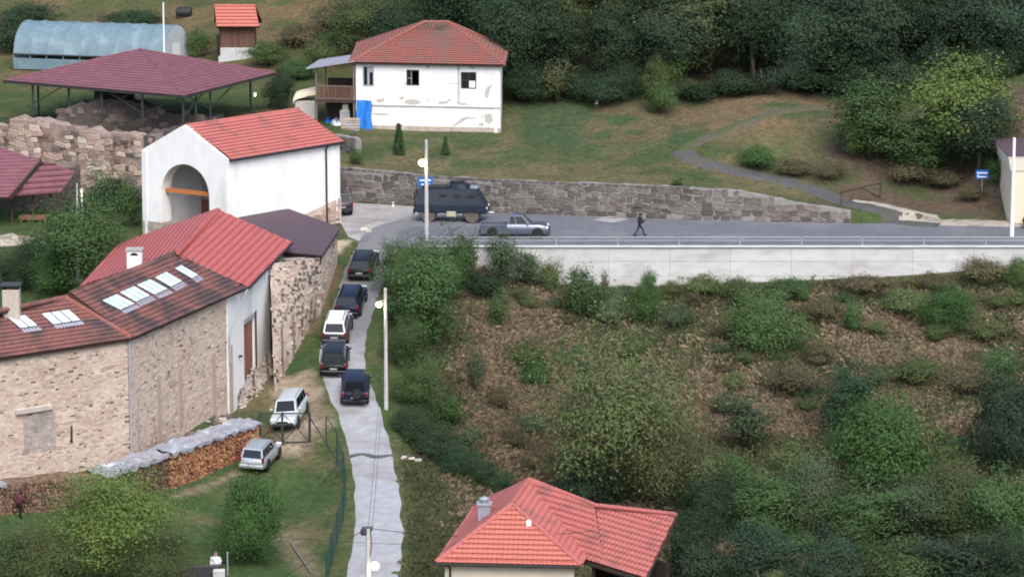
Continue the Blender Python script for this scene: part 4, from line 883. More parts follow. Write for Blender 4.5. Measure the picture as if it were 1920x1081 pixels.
# things round the porch
def sheet_mesh(P, nu, nv, fn, th=.02):
    m = MB()
    for i in range(nu + 1):
        for j in range(nv + 1): m.v.append(fn(i / nu, j / nv))
    for i in range(nu):
        for j in range(nv): a = i * (nv + 1) + j; m.f.append((a, a + 1, a + nv + 2, a + nv + 1))
    return m
q = [fF.hit(669, 187), fF.hit(697, 188), fF.hit(699, 246), fF.hit(671, 240)]
def tarpf(s, t):
    a = (q[0][0] * (1 - s) + q[1][0] * s) * (1 - t) + (q[3][0] * (1 - s) + q[2][0] * s) * t; z = (q[0][1] * (1 - s) + q[1][1] * s) * (1 - t) + (q[3][1] * (1 - s) + q[2][1] * s) * t
    return fF.at(a + .05 * math.sin(t * 9), z, .16 + .09 * math.sin(s * 9 + t * 2) + .25 * t)
tag(sheet_mesh(0, 14, 14, tarpf).build('tarpaulin', M['tarp_blue'], smooth=60), 'blue tarpaulin hanging on the corner of the old white house', 'tarpaulin')
def gsheet(name, mat, label, uvs, seed, hgt=.35):
    P = [pz(u, v, 4.0) for u, v in uvs]
    def fn(s, t):
        p = P[0].lerp(P[1], s).lerp(P[3].lerp(P[2], s), t); return V3(p.x, p.y, 4.08 + hgt * (mnoise.noise(V3(s * 3.1, t * 3.1, seed)) + .7) * math.sin(math.pi * (.06 + .88 * s)) * math.sin(math.pi * (.06 + .88 * t)))
    tag(sheet_mesh(0, 12, 12, fn).build(name, mat, smooth=40), label, 'tarpaulin')
gsheet('tarpaulin', M['tarp_blue'], 'crumpled blue tarpaulin lying on the grass before the porch', [(640, 232), (676, 236), (668, 248), (634, 242)], 1, .5)
gsheet('tarpaulin', M['tarp_blue'], 'small blue sheet on the ground below the porch post', [(605, 228), (630, 230), (628, 242), (604, 236)], 2, .6)
gsheet('tarpaulin', M['tarp_white'], 'white and pale blue sheet lying between the blue tarpaulins', [(622, 229), (642, 231), (640, 244), (618, 240)], 3, .75)
pp = fP.at(2.3, 4.02, 1.0); pl_ = thing('pallet', 'pale wooden pallet leaning beside the blue tarpaulin at the porch', 'pallet', pp, math.atan2(dpt.y, dpt.x))
for k in range(5): MB().box((.75, .05 * k - .1, .12 + k * .22), (1.55, .03, .16)).build('pallet_board', M['palewood'], pl_)
for a in (.05, .75, 1.45): MB().bar((a, -.08, .02), (a, .18, 1.12), .09, .08).build('pallet_bearer', M['greywood'], pl_)
pp = fP.at(2.2, 4.0, -1.0); cb = thing('cabinet', 'pale cupboard standing in the shade under the porch', 'cupboard', pp, 0)
MB().box((0, 0, .75), (.8, .6, 1.5)).build('carcass', M['creamwall'], cb, bevel=.02); MB().box((.05, 0, 1.75), (.5, .45, .5)).build('top_box', M['corewhite'], cb, bevel=.03); MB().box((0, -.31, .75), (.7, .02, 1.3)).build('cupboard_door', M['greyframe'], cb)
pp = pz(583, 215, 3.6); pp = V3(pp.x, 306.0, hz(pp.x, 306)); bt = thing('covered_stack', 'cream sheet over a stack left of the wooden porch', 'covered stack', pp)
def cov(s, t):
    x = -1.0 + 2.0 * s; y = -1.2 + 2.4 * t; h = 2.35 + .25 * x - .9 * (max(0, abs(s - .5) - .38) * 5) ** 2 - .9 * (max(0, abs(t - .5) - .36) * 5) ** 2 + .08 * mnoise.noise(V3(s * 4, t * 4, 7))
    return V3(x, y, h)
sheet_mesh(0, 14, 12, cov).build('cover_sheet', M['beigewall'], bt, smooth=60); MB().box((0, 0, .75), (1.75, 2.1, 1.6)).build('stack', M['bare_mud'], bt, bevel=.1)
# ------------------------------------------------------------------ maroon shelter roof over the ruin
zS = 8.0; SF, SR, SL = pz(345, 180, zS), pz(516, 137, zS), pz(6, 151, zS); SB = SR + SL - SF; sc_ = (SF + SB) / 2; SA = pY(270, 93, sc_.y); SA = V3(sc_.x, sc_.y, SA.z)
o0 = V3(sc_.x, sc_.y, 4); sh = thing('shelter_roof', 'wide maroon pyramid roof on dark steel posts over the church ruin', 'shelter', o0)
for a, b_ in ((SL, SF), (SF, SR), (SR, SB), (SB, SL)):
    slab('roof_slab', [a, b_, SA], .1, M['darkwood'], sh, o0); tile_plane('roof_shingles', [a, b_, SA], M['maroon'], sh, o0, row=.5, col=1.0, amp=.0, step=.02, sub=1)
for a in (SL, SF, SR, SB): caps('hip_cap', a + V3(0, 0, .03), SA + V3(0, 0, .05), .06, M['maroon'], sh, o0, .6)
for a, b_ in ((SL, SF), (SF, SR), (SR, SB), (SB, SL)): MB().bar(a + V3(0, 0, -.12), b_ + V3(0, 0, -.12), .1, .16).build('edge_beam', M['steel'], sh, o0)
def on_edge(a, b_, u, inset=.5):
    lo, hi = 0.0, 1.0; best = min(np.linspace(0, 1, 400), key=lambda t: abs(960 + FPX * (a.lerp(b_, t).x) / (a.lerp(b_, t).y * math.cos(PITCH) - (a.lerp(b_, t).z - CAMZ) * math.sin(PITCH)) - u))
    p = a.lerp(b_, best); return p + (sc_ - p).normalized() * inset
posts = [(SL, SF, u, 5.7) for u in (50, 185, 267)] + [(SF, SR, u, 4.3) for u in (347, 401)] + [(SL, SF, 120, 5.0), (SF, SR, 372, 4.3), (SR, SB, 480, 4.2), (SB, SL, 120, 4.2), (SB, SL, 60, 4.2), (SB, SL, 250, 4.2)]
pts = []
for a, b_, u, zb_ in posts:
    p = on_edge(a, b_, u); pts.append(p); MB().box((p.x, p.y, (zb_ - .5 + zS - .1) / 2), (.16, .16, zS - .1 - zb_ + .5)).build('post', M['steel'], sh, o0)
for i, dx, dy in ((0, 2.6, -1.2), (2, -3.0, 1.6), (2, 3.5, -1.5), (4, 1.6, 3.4), (4, -1.6, -3.2), (3, 1.4, 3.0), (1, 2.6, -1.5)):
    p = pts[i]; MB().bar((p.x, p.y, 6.2), (p.x + dx, p.y + dy, zS - .2), .08).build('brace', M['steel'], sh, o0)
for a, b_ in ((SL, SR), (SF, SB)): MB().bar(a + V3(0, 0, -.15), b_ + V3(0, 0, -.15), .12, .2).build('tie_beam', M['steel'], sh, o0)
# ruined church walls below it
RA, RB_ = pY(-60, 300, 299), pY(292, 330, 290.4); f = Face(RA, RB_, (0, 0)); o0 = f.at(f.L / 2, 0)
ru = thing('church_ruin', 'ruined stone church walls with pilasters under the maroon shelter', 'ruin', o0)
sP = [f.hit(u, 260)[0] for u in (25, 78, 155, 212)]
zt = lerp_table([(0, 5.0), (sP[0] - .1, 5.1), (sP[0], 5.75), (sP[1], 5.85), (sP[1] + .1, 5.55), (sP[2], 5.35), (sP[3], 5.15), (f.L, 5.3)])
rough_wall('front_wall', f, lambda s: -.5, zt, 1.2, M['ruin'], ru, o0, .45, .14, 3)
kin = [('stone_warm', .62), ('stone_facing', .16), ('stone_dark', .22)]
place_stones(f, course_layout(f.L, lambda s: .8, lambda s: zt(s), (.3, .48), (.4, .95), 44, .62), ru, o0, 'stone_warm', .3, .06, 150, 4, kinds=kin)
for a0, a1 in ((sP[0], sP[1]), (sP[2], sP[3])):
    f.box(MB(), a0, a1, -.5, zt((a0 + a1) / 2) - .02, -.3, .55).build('pilaster', M['ruin'], ru, o0, bevel=.05)
    ff = Face(f.at(a0, 0, .55), f.at(a1, 0, .55), (0, 0)); place_stones(ff, course_layout(ff.L, lambda s: .8, lambda s: zt(a0 + s), (.34, .5), (.5, .95), int(a0 * 9)), ru, o0, 'stone_warm', .3, .05, 60, 5, name='pilaster_stone', kinds=[('stone_warm', .65), ('stone_facing', .35)])
    ff = Face(f.at(a1, 0, .55), f.at(a1, 0, 0), (60, 280)); place_stones(ff, [(.28, z, .5, .38, 0) for z in np.arange(1, zt(a1) - .2, .45)], ru, o0, 'stone_warm', .2, .05, 30, 6, name='pilaster_stone')
m = MB(); A_, B_ = pY(108, 210, 300), pY(405, 225, 299)
g = Face(A_, B_, (0, 0)); rough_wall('inner_wall', g, lambda s: 2, lerp_table([(0, 5.6), (2, 6.6), (4, 7.0), (7, 6.6), (9, 5.9), (g.L, 5.3)]), 1.3, M['ruin_and_shade_dark'], ru, o0, .5, .2, 9)
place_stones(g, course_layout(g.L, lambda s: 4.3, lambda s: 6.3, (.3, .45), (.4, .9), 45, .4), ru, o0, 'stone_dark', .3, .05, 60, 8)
m = pY(215, 190, 303); MB().box((m.x, m.y, 6.1), (3.2, 2.0, 3.7)).build('tower_stump', M['ruin_and_shade_dark'], ru, o0, bevel=.2)
g2 = Face(f.at(f.L, 0), pY(420, 215, 303), (60, 290)); rough_wall('side_wall', g2, lambda s: 0, lambda s: 5.2 + .1 * math.sin(s), 1.0, M['ruin_and_shade_dark'], ru, o0, .5, .15, 10)
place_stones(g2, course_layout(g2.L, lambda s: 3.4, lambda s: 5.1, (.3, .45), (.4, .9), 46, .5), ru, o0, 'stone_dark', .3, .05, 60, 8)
# ------------------------------------------------------------------ low maroon-roofed open building on the left edge
P1 = [pz(-90, 374, 2.15), pz(17, 370, 2.15), pz(77, 301, 4.3), pz(-40, 293, 4.3)]; P2 = [pz(25, 368, 2.0), pz(112, 362, 2.0), pz(141, 322, 3.5), pz(74, 313, 3.7)]
o0 = V3(P1[1].x, P1[1].y, -1); pv = thing('pavilion', 'open timber pavilion with stepped maroon roof at the photo edge', 'pavilion', o0)
for P in (P1, P2):
    pl = planar(*P); slab('roof_slab', pl, .18, M['darkwood'], pv, o0); tile_plane('roof_shingles', pl, M['maroon'], pv, o0, row=.45, col=.8, amp=.0, step=.02, sub=1)
MB().bar(P1[1] + V3(.05, 0, -.05), P1[2] + V3(.05, 0, -.05), .1, .35).build('verge_board', M['darkwood'], pv, o0)
MB().prism([P2[2], P2[3] + V3(0, 0, .45), P2[3] + V3(0, 0, .05)], (0, .15, 0)).build('gable_board', M['darkwood'], pv, o0)
bx_ = [P2[2] + V3(.1, 1.2, 0), P2[1]]
MB().prism([V3(P1[0].x, 286.5, -1.5), V3(P2[2].x, 286.5, -1.5), V3(P2[2].x, 286.5, 3.3), V3(P1[0].x, 286.5, 3.3)], (0, .3, 0)).build('back_wall', M['ruin_and_shade_dark'], pv, o0)  # near-black colour stands for the shade inside the pavilion
for u, zt_ in ((20, 2.0), (93, 1.85), (112, 1.85), (60, 1.9)):
    q = pz(u, 366, zt_); MB().box((q.x, q.y + .4, .3), (.15, .15, 3.6)).build('post', M['darkwood'], pv, o0)
MB().box((P1[1].x - 4, 283, -.9), (16, 7, .25)).build('deck', M['darkwood'], pv, o0)
q = pz(62, 430, -.8); tb = thing('bench_table', 'brown wooden table under the maroon pavilion roof', 'table', (q.x, q.y + .5, -.78))
MB().box((0, 0, .95), (2.2, .9, .08)).build('table_top', M['doorwood'], tb)
for dx in (-.95, .95):
    for dy in (-.35, .35): MB().box((dx, dy, .46), (.1, .1, .92)).build('leg', M['doorwood'], tb)
MB().box((0, -.38, .82), (1.8, .06, .2)).build('apron_board', M['doorwood'], tb)
f = Face(pz(-40, 488, -1.6), pz(92, 482, -1.6), (0, 0)); o0 = f.at(0, -1.6); lw2 = thing('low_wall', 'low crumbling white stone wall below the maroon pavilion', 'stone wall', o0)
rough_wall('wall_body', f, lambda s: -2.4, lerp_table([(0, .2), (f.L * .7, .15), (f.L, -.6)]), .6, M['mortar'], lw2, o0, .5, .12, 2)
place_stones(f, course_layout(f.L, lambda s: -1.7, lambda s: .1 - .6 * max(0, s / f.L - .7) / .3, (.2, .34), (.3, .8), 47), lw2, o0, 'stone_pale', .25, .05, 110, 2, kinds=[('stone_pale', .85), ('stone_warm', .15)])
# ------------------------------------------------------------------ greenhouse tunnel
ga, gb2 = pY(52, 100, 333.5), pY(330, 100, 330.0); zg = min(hz(ga.x, ga.y), hz(gb2.x, gb2.y)) - .1; ga.z = gb2.z = zg; o0 = (ga + gb2) / 2
gr = thing('greenhouse', 'long blue grey plastic tunnel greenhouse on the meadow', 'greenhouse', o0)
gd = (gb2 - ga); GL = gd.length; gd.normalize(); gn = V3(gd.y, -gd.x, 0); GR, GH = 3.5, 3.9
def arcp(t, r_=1.0): return gn * (math.cos(t) * GR * r_) + V3(0, 0, 0.35 + (abs(math.sin(t)) ** .8) * (GH - .35) * r_)
np_ = 9
for k in range(np_):
    m = MB(); nn = 18
    for i in range(nn + 1):
        t = math.pi * (.055 + .89 * i / nn)
        for j in range(5): x = GL * (k + j / 4) / np_; m.v.append(ga + gd * x + arcp(t, 1 - .012 * math.sin(math.pi * j / 4) + .008 * mnoise.noise(V3(x, i * .5, 1))))
    for i in range(nn):
        for j in range(4): a = i * 5 + j; m.f.append((a, a + 1, a + 6, a + 5))
    m.build('film_panel', M['poly'], gr, o0, smooth=60)
for k in range(np_ + 1): MB().tube([ga + gd * (GL * k / np_) + arcp(t, 1.004) for t in np.linspace(0, math.pi, 15)], .045, 6).build('hoop', M['poly'], gr, o0)
for sg in (1, -1): MB().bar(ga + gn * GR * sg + V3(0, 0, .4), gb2 + gn * GR * sg + V3(0, 0, .4), .08, 1.0).build('skirt', M['poly'], gr, o0)
MB().bar(ga + gn * (GR - .02) + V3(0, 0, 1.25), gb2 + gn * (GR - .02) + V3(0, 0, 1.25), .1, .1).build('side_rail', M['framegrey'], gr, o0)
for p in (ga, gb2): MB().prism([p + arcp(t, .985) for t in np.linspace(0, math.pi, 17)], gd * .03).build('end_wall', M['poly_white'], gr, o0)
m = gb2 + gd * .05; MB().prism([m + gn * .9, m - gn * .9, m - gn * .9 + V3(0, 0, 2.2), m + gn * .9 + V3(0, 0, 2.2)], gd * .03).build('end_door', M['whitepaint'], gr, o0)
# ------------------------------------------------------------------ timber hut with orange roof
q = G(444, 112); o0 = V3(q.x, q.y, q.z); ht = thing('hut', 'small brown timber hut with bright orange tiled roof on a pale base', 'hut', o0)
sx = FPX / (o0.y * 1.02); w_ = 66 / sx; hb = 22 / sx; hw = 46 / sx
MB().box((o0.x, o0.y + 1.4, o0.z + hb / 2 - .3), (w_ + .1, 2.9, hb + .6)).build('base', M['concrete'], ht, o0, bevel=.02)
nb_ = 12
for k in range(nb_):
    x = o0.x - w_ / 2 + (k + .5) * w_ / nb_; MB().box((x, o0.y + .06, o0.z + hb + hw / 2), (w_ / nb_ - .02, .06, hw)).build('board', M['brownwood'], ht, o0)
m = MB(); 
for sx_ in (-1, 1): m.box((o0.x + sx_ * (w_ / 2 - .04), o0.y + 1.4, o0.z + hb + hw / 2), (.08, 2.5, hw))
m.box((o0.x, o0.y + 2.7, o0.z + hb + hw / 2), (w_, .08, hw)); m.build('wall', M['brownwood'], ht, o0)
MB().box((o0.x - w_ / 2 - .02, o0.y - .06, o0.z + hb + .25), (.32, .1, 1.9)).build('door_post', M['dark'], ht, o0)
ze = o0.z + hb + hw - .1; zp = ze + 1.55; xl, xr = o0.x - w_ / 2 - .35, o0.x + w_ / 2 + .5
pl = [V3(xl + .25, o0.y - .7, ze - .2), V3(xr, o0.y - .7, ze - .2), V3(xr - .5, o0.y + 1.4, zp), V3(xl - .1, o0.y + 1.4, zp)]; slab('roof_slab', pl, .1, M['darkwood'], ht, o0); tile_plane('roof_tiles', pl, M['tile_orange'], ht, o0, row=.42, col=.3, amp=.04, step=.08)
pl = [V3(xr, o0.y + 3.4, ze - .2), V3(xl - .3, o0.y + 3.4, ze - .2), V3(xl - .1, o0.y + 1.4, zp), V3(xr - .5, o0.y + 1.4, zp)]; slab('roof_slab', pl, .1, M['darkwood'], ht, o0); tile_plane('roof_tiles', pl, M['tile_orange'], ht, o0, row=.42, col=.3, amp=.04, step=.08)
MB().prism([V3(xl + .15, o0.y - .6, ze - .25), V3(xl + .15, o0.y + 3.3, ze - .25), V3(xl + .0, o0.y + 1.4, zp - .12)], (.06, 0, 0)).build('gable', M['darkwood'], ht, o0)
# ------------------------------------------------------------------ beige building at the right edge
q = pz(1895, 412, .35); o0 = V3(q.x, q.y, .2); bb = thing('beige_building', 'beige building with flared cream cornice at the road end', 'building', o0)
zc, zt_ = pY(1895, 320, q.y).z, pY(1895, 291, q.y).z
MB().box((q.x + 5, q.y + 4, zc / 2 - .2), (10, 8, zc + .4)).build('wall', M['beigewall'], bb, o0)
m = MB(); a = .08; b_ = .38
m.add([(q.x - a, q.y - a, zc), (q.x + 10 + a, q.y - a, zc), (q.x + 10 + a, q.y + 8 + a, zc), (q.x - a, q.y + 8 + a, zc), (q.x - b_, q.y - b_, zt_), (q.x + 10 + b_, q.y - b_, zt_), (q.x + 10 + b_, q.y + 8 + b_, zt_), (q.x - b_, q.y + 8 + b_, zt_)],
      [(0, 3, 2, 1), (4, 5, 6, 7), (0, 1, 5, 4), (1, 2, 6, 5), (2, 3, 7, 6), (3, 0, 4, 7)]); m.build('cornice', M['corewhite'], bb, o0)
MB().box((q.x + 5, q.y + 4, zt_ + .03), (10.9, 8.9, .08)).build('roof_deck', M['darkroof'], bb, o0)
# ------------------------------------------------------------------ red-roofed house at the bottom edge
zE = -4.66; a, b_ = pY(817, 1058, 197.5), pY(1090, 1066, 196.8); a.z = b_.z = zE; Ap = pY(960, 950, 200.7); R0 = pY(993, 898, 206.5); BL = pz(885, 958, zE)
R0.z = Ap.z = (R0.z + Ap.z) / 2
o0 = V3(0, 203, -11); bh = thing('red_roof_house', 'cream house with red tiled hip roof and side wing at the bottom edge', 'house', o0)
R2 = pz(1268, 967, R0.z - .05); Rm = pz(1115, 949, R0.z - .35); Ea, Eb = pz(1072, 1041, -4.75), pz(1212, 1084, -4.9)
BRk = R0 + (R0 - Ea) * .9; BRk.z = zE; Bk2 = V3(R2.x - .35, R2.y + 3.4, zE)
pls = [([a, b_, Ap], 'tile_orange'), ([BL, a, Ap, R0], 'tile_new'), ([BRk, BL, R0], 'tile_new')]
for pl, mt in pls:
    pl = planar(*pl) if len(pl) == 4 else pl; slab('roof_slab', pl, .12, M['darkwood'], bh, o0); tile_plane('roof_tiles', pl, M[mt], bh, o0, row=.36, col=.28, amp=.045, step=.07)
# side wing: a slightly sagging roof in two planes
Em = Ea.lerp(Eb, .45)
for pl in ([b_, b_ + (R0 - Ap) * 1.0, R0, Ap], [Ea, Em, Rm, R0], [Em, Eb, R2, Rm]):
    pl2 = planar(*pl) if len(pl) == 4 else pl
    slab('roof_slab', pl2, .12, M['darkwood'], bh, o0); tile_plane('roof_tiles', pl2, M['tile_new'], bh, o0, row=.36, col=.30, amp=.06, step=.035)
for pl in ([BRk, R0, Rm], [Bk2, BRk, Rm, R2]):
    MB().prism(pl, (0, 0, -.12)).build('roof_slab', M['tile_new'], bh, o0)
for p, q in ((a, Ap), (b_, Ap), (Ap, R0), (R0, Rm), (Rm, R2), (BL, R0)): caps('hip_tiles', p + V3(0, 0, .08), q + V3(0, 0, .1), .13, M['tile_new'], bh, o0)
m = MB(); ia = V3(.5, .5, 0); m.prism([a + V3(.5, .45, -7), b_ + V3(-.4, .45, -7), b_ + V3(-.4, .45, -.1), a + V3(.5, .45, -.1)], (0, .3, 0))
m.prism([a + V3(.5, .45, -7), BL + V3(.5, -.3, -7), BL + V3(.5, -.3, -.1), a + V3(.5, .45, -.1)], (.3, 0, 0)); m.build('wall', M['creamwall'], bh, o0)
we = (Eb - Ea).normalized(); wi = V3(-we.y, we.x, 0); m = MB(); E2 = Eb - we * .5 + wi * .5; K2_ = Bk2 - we * .4 - wi * .5
vwall(m, E2, K2_, -12, -4.9, .3, Ea); m.prism([V3(E2.x, E2.y, -4.9), V3(K2_.x, K2_.y, -4.9), V3(R2.x - we.x * .75, R2.y - we.y * .75, R2.z - .5)], -we * .25); m.build('wing_gable', M['plaster'], bh, o0)
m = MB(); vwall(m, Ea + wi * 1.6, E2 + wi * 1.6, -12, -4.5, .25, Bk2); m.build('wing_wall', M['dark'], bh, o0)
for t in (.25, .6, .95): p = Ea.lerp(Eb, t) + wi * .3; MB().box((p.x, p.y, -8.2), (.14, .14, 6.8)).build('wing_post', M['darkwood'], bh, o0)
MB().bar(Ea + V3(0, 0, -.15), Eb + V3(0, 0, -.15), .12, .2).build('eave_beam', M['darkwood'], bh, o0)
MB().tube([a + V3(0, -.08, -.02), b_ + V3(0, -.08, -.02)], .07, 8).build('gutter', M['gutter'], bh, o0)
MB().tube([a + V3(-.06, 0, -.02), BL + V3(-.06, 0, -.02)], .07, 8).build('gutter', M['gutter'], bh, o0)
MB().tube([a + V3(.55, .1, -.1), a + V3(.8, .3, -.35), a + V3(.8, .38, -3)], .06, 8).build('downpipe', M['gutter'], bh, o0)
q = pY(908, 960, 202.8); MB().box((q.x, q.y, q.z - .15), (.72, .7, 1.3)).build('chimney', M['flashing'], bh, o0, bevel=.02); MB().box((q.x, q.y, q.z + .54), (.86, .84, .1)).build('chimney_cap', M['galv'], bh, o0)
MB().lathe([(.14, q.z + .6), (.14, q.z + .75), (.3, q.z + .78), (.3, q.z + .83), (.05, q.z + .95)], 12, (q.x, q.y, 0)).build('chimney_cowl', M['galv'], bh, o0)
n = (b_ - a).cross(Ap - a).normalized(); q = pplane(991, 984, a, n); MB().lathe([(.16, q.z), (.16, q.z + .2), (.11, q.z + .32), (.02, q.z + .36)], 12, (q.x, q.y - .08, 0)).build('vent_dome', M['whitepaint'], bh, o0, smooth=50)
# ------------------------------------------------------------------ firewood stacks along the old wall
LOG = []
for k in range(4):
    rs = random.Random(k + 50); n_ = 7; pts = [(math.cos(2 * math.pi * i / n_ + k) * (1 + rs.uniform(-.2, .15)), math.sin(2 * math.pi * i / n_ + k) * (1 + rs.uniform(-.25, .12))) for i in range(n_)]
    if k > 1: pts = pts[:5]
    LOG.append([V3(x, -.5, z) for x, z in pts])
def log_mesh(k, mat): return MB().prism(LOG[k], (0, 1, 0))
def logme(k, mat):
    m = MB().prism(LOG[k], (0, 1, 0)); me = bpy.data.meshes.new('log'); me.from_pydata(m.v, [], m.f); bm = bmesh.new(); bm.from_mesh(me); bmesh.ops.recalc_face_normals(bm, faces=bm.faces); bm.to_mesh(me); bm.free(); me.materials.append(mat); return me
def woodpile(label, P, Q, ha, hb_, depth, key, nmax, seed, tarp):
    f = Face(P, Q, (40, 150)); o0 = P.copy(); rs = random.Random(seed); wp_ = thing('woodpile', label, 'firewood', o0)
    za, zb_ = P.z, Q.z; zt = lambda s: za + (zb_ - za) * s / f.L + ha + (hb_ - ha) * s / f.L + .12 * mnoise.noise(V3(s * .8, seed, 0)); zl = lambda s: za + (zb_ - za) * s / f.L - .3
    g = Face(f.at(0, 0, -.12), f.at(f.L, 0, -.12), (40, 150)); rough_wall('pile_core', g, zl, lambda s: zt(s) - .06, depth - .12, M['logdark'], wp_, o0, .5, .05, seed)
    L = []; z = -.1; k = 0
    while z < max(ha, hb_) + .2:
        s = (k % 2) * .11
        while s < f.L:
            r = rs.uniform(.09, .15); zz = za + (zb_ - za) * s / f.L + z + rs.uniform(-.03, .03)
            if zz + r < zt(s): L.append((s + rs.uniform(-.03, .03), zz, r))
            s += r * 1.95
        z += .22; k += 1
    L.sort(key=lambda q: -q[2]); mes = [logme(i, M[key]) for i in range(4)]; Mw = f.M(); Vs, Fs, b0 = [], [], 0
    for i, (s, z, r) in enumerate(L):
        T = Matrix.Translation(f.at(s, z, -.16 + rs.uniform(-.07, .07)) - o0) @ (Mw @ Matrix.Rotation(rs.uniform(0, 6.28), 3, 'Y')).to_4x4() @ Matrix.Diagonal((r, .4, r, 1)); me = mes[rs.randrange(4)]
        if i < nmax: o = link('log', me, wp_); o.matrix_basis = T
        else:
            Vs += [T @ v.co for v in me.vertices]; Fs += [[b0 + j for j in p.vertices] for p in me.polygons]; b0 += len(me.vertices)
    if Vs:
        me = bpy.data.meshes.new('small_logs'); me.from_pydata(Vs, [], Fs); me.materials.append(M[key]); tag(link('small_logs', me, wp_), kind='stuff')
    if tarp:
        t0, t1, lab = tarp; n1 = int((t1 - t0) * f.L / .25); m = MB()
        for i in range(n1 + 1):
            s = f.L * (t0 + (t1 - t0) * i / n1)
            for j in range(11):
                d = depth * (j / 8.0) - .12; h = zt(min(max(s, 0), f.L)) + .10 + .05 * j / 8 + .20 * mnoise.noise(V3(s * 1.1, j * .45, seed)) + .12 * mnoise.noise(V3(s * 3.3, j * 1.3, seed))
                if j == 0: h -= .24 + .3 * mnoise.noise(V3(s * 1.7, 0, 3)); d = -.16
                if j == 1: h -= .06; d = -.17
                m.v.append(f.at(s, h, -d))
        for i in range(n1):
            for j in range(10): a = i * 11 + j; m.f.append((a, a + 1, a + 12, a + 11))
        tag(m.build('cover_sheet', M['tarp_grey'], smooth=70), lab, 'tarpaulin')
    return wp_, f, zt
S0, S1, S2, S3 = G(486, 842), G(322, 917), G(208, 950), G(-30, 970)
_, fW, ztW = woodpile('long firewood stack of orange cut logs along the old stone wall', S1, S0, 2.25, 1.7, 1.45, 'logend', 200, 1, (-.01, 1.01, 'long grey plastic sheet over the orange firewood stack'))
woodpile('middle firewood stack of brown logs left of the orange stack', S2, S1 + V3(-.15, -.1, 0), 2.0, 2.2, 1.5, 'logdark', 60, 2, (-.1, .98, 'grey plastic sheet over the middle brown firewood stack'))
woodpile('dark weathered firewood heap at the left photo edge', S3, S2 + V3(-.15, -.1, 0), 1.9, 2.1, 1.7, 'logdark', 60, 3, (-.2, .18, 'grey sheet over the firewood heap by the photo edge'))
rs = random.Random(9)
# ------------------------------------------------------------------ vehicles (x forward, y left, z up)
def wheel(parent, x, y, r, wdt, tyre, rimmat):
    sg = 1 if y > 0 else -1
    t = MB().lathe([(r * .62, -wdt / 2), (r * .93, -wdt / 2), (r, -wdt * .32), (r, wdt * .32), (r * .93, wdt / 2), (r * .62, wdt / 2)], 18, (x, y, r), 'y').build('wheel', tyre, parent, smooth=40)
    MB().lathe([(r * .60, -wdt * .1), (r * .60, wdt * .44 * sg), (r * .50, wdt * .40 * sg), (r * .16, wdt * .46 * sg), (r * .12, wdt * .5 * sg)], 10, (x, y, r), 'y').build('rim', rimmat, t, smooth=30)
def place(u, v, hd, name, label, cat='car', group=None, dz=0.0, slope=None):
    """stand a vehicle on the ground; hd = heading of its nose in the plan, degrees from +X"""
    p = G(u, v); h = R(hd); t = thing(name, label, cat, p, h, group)
    d = V3(math.cos(h), math.sin(h), 0); n = V3(-d.y, d.x, 0)
    zf, zb_ = hz(p.x + d.x * 1.4, p.y + d.y * 1.4), hz(p.x - d.x * 1.4, p.y - d.y * 1.4); zl, zr_ = hz(p.x + n.x * .75, p.y + n.y * .75), hz(p.x - n.x * .75, p.y - n.y * .75)
    ex = V3(d.x * 2.8, d.y * 2.8, zf - zb_).normalized(); ey = V3(n.x * 1.5, n.y * 1.5, zl - zr_); ez = ex.cross(ey).normalized(); ey = ez.cross(ex)
    t.rotation_mode = 'XYZ'; t.rotation_euler = Matrix((ex, ey, ez)).transposed().to_euler(); t.location = V3(p.x, p.y, (zf + zb_ + zl + zr_) / 4 + .05 + dz)
    return t
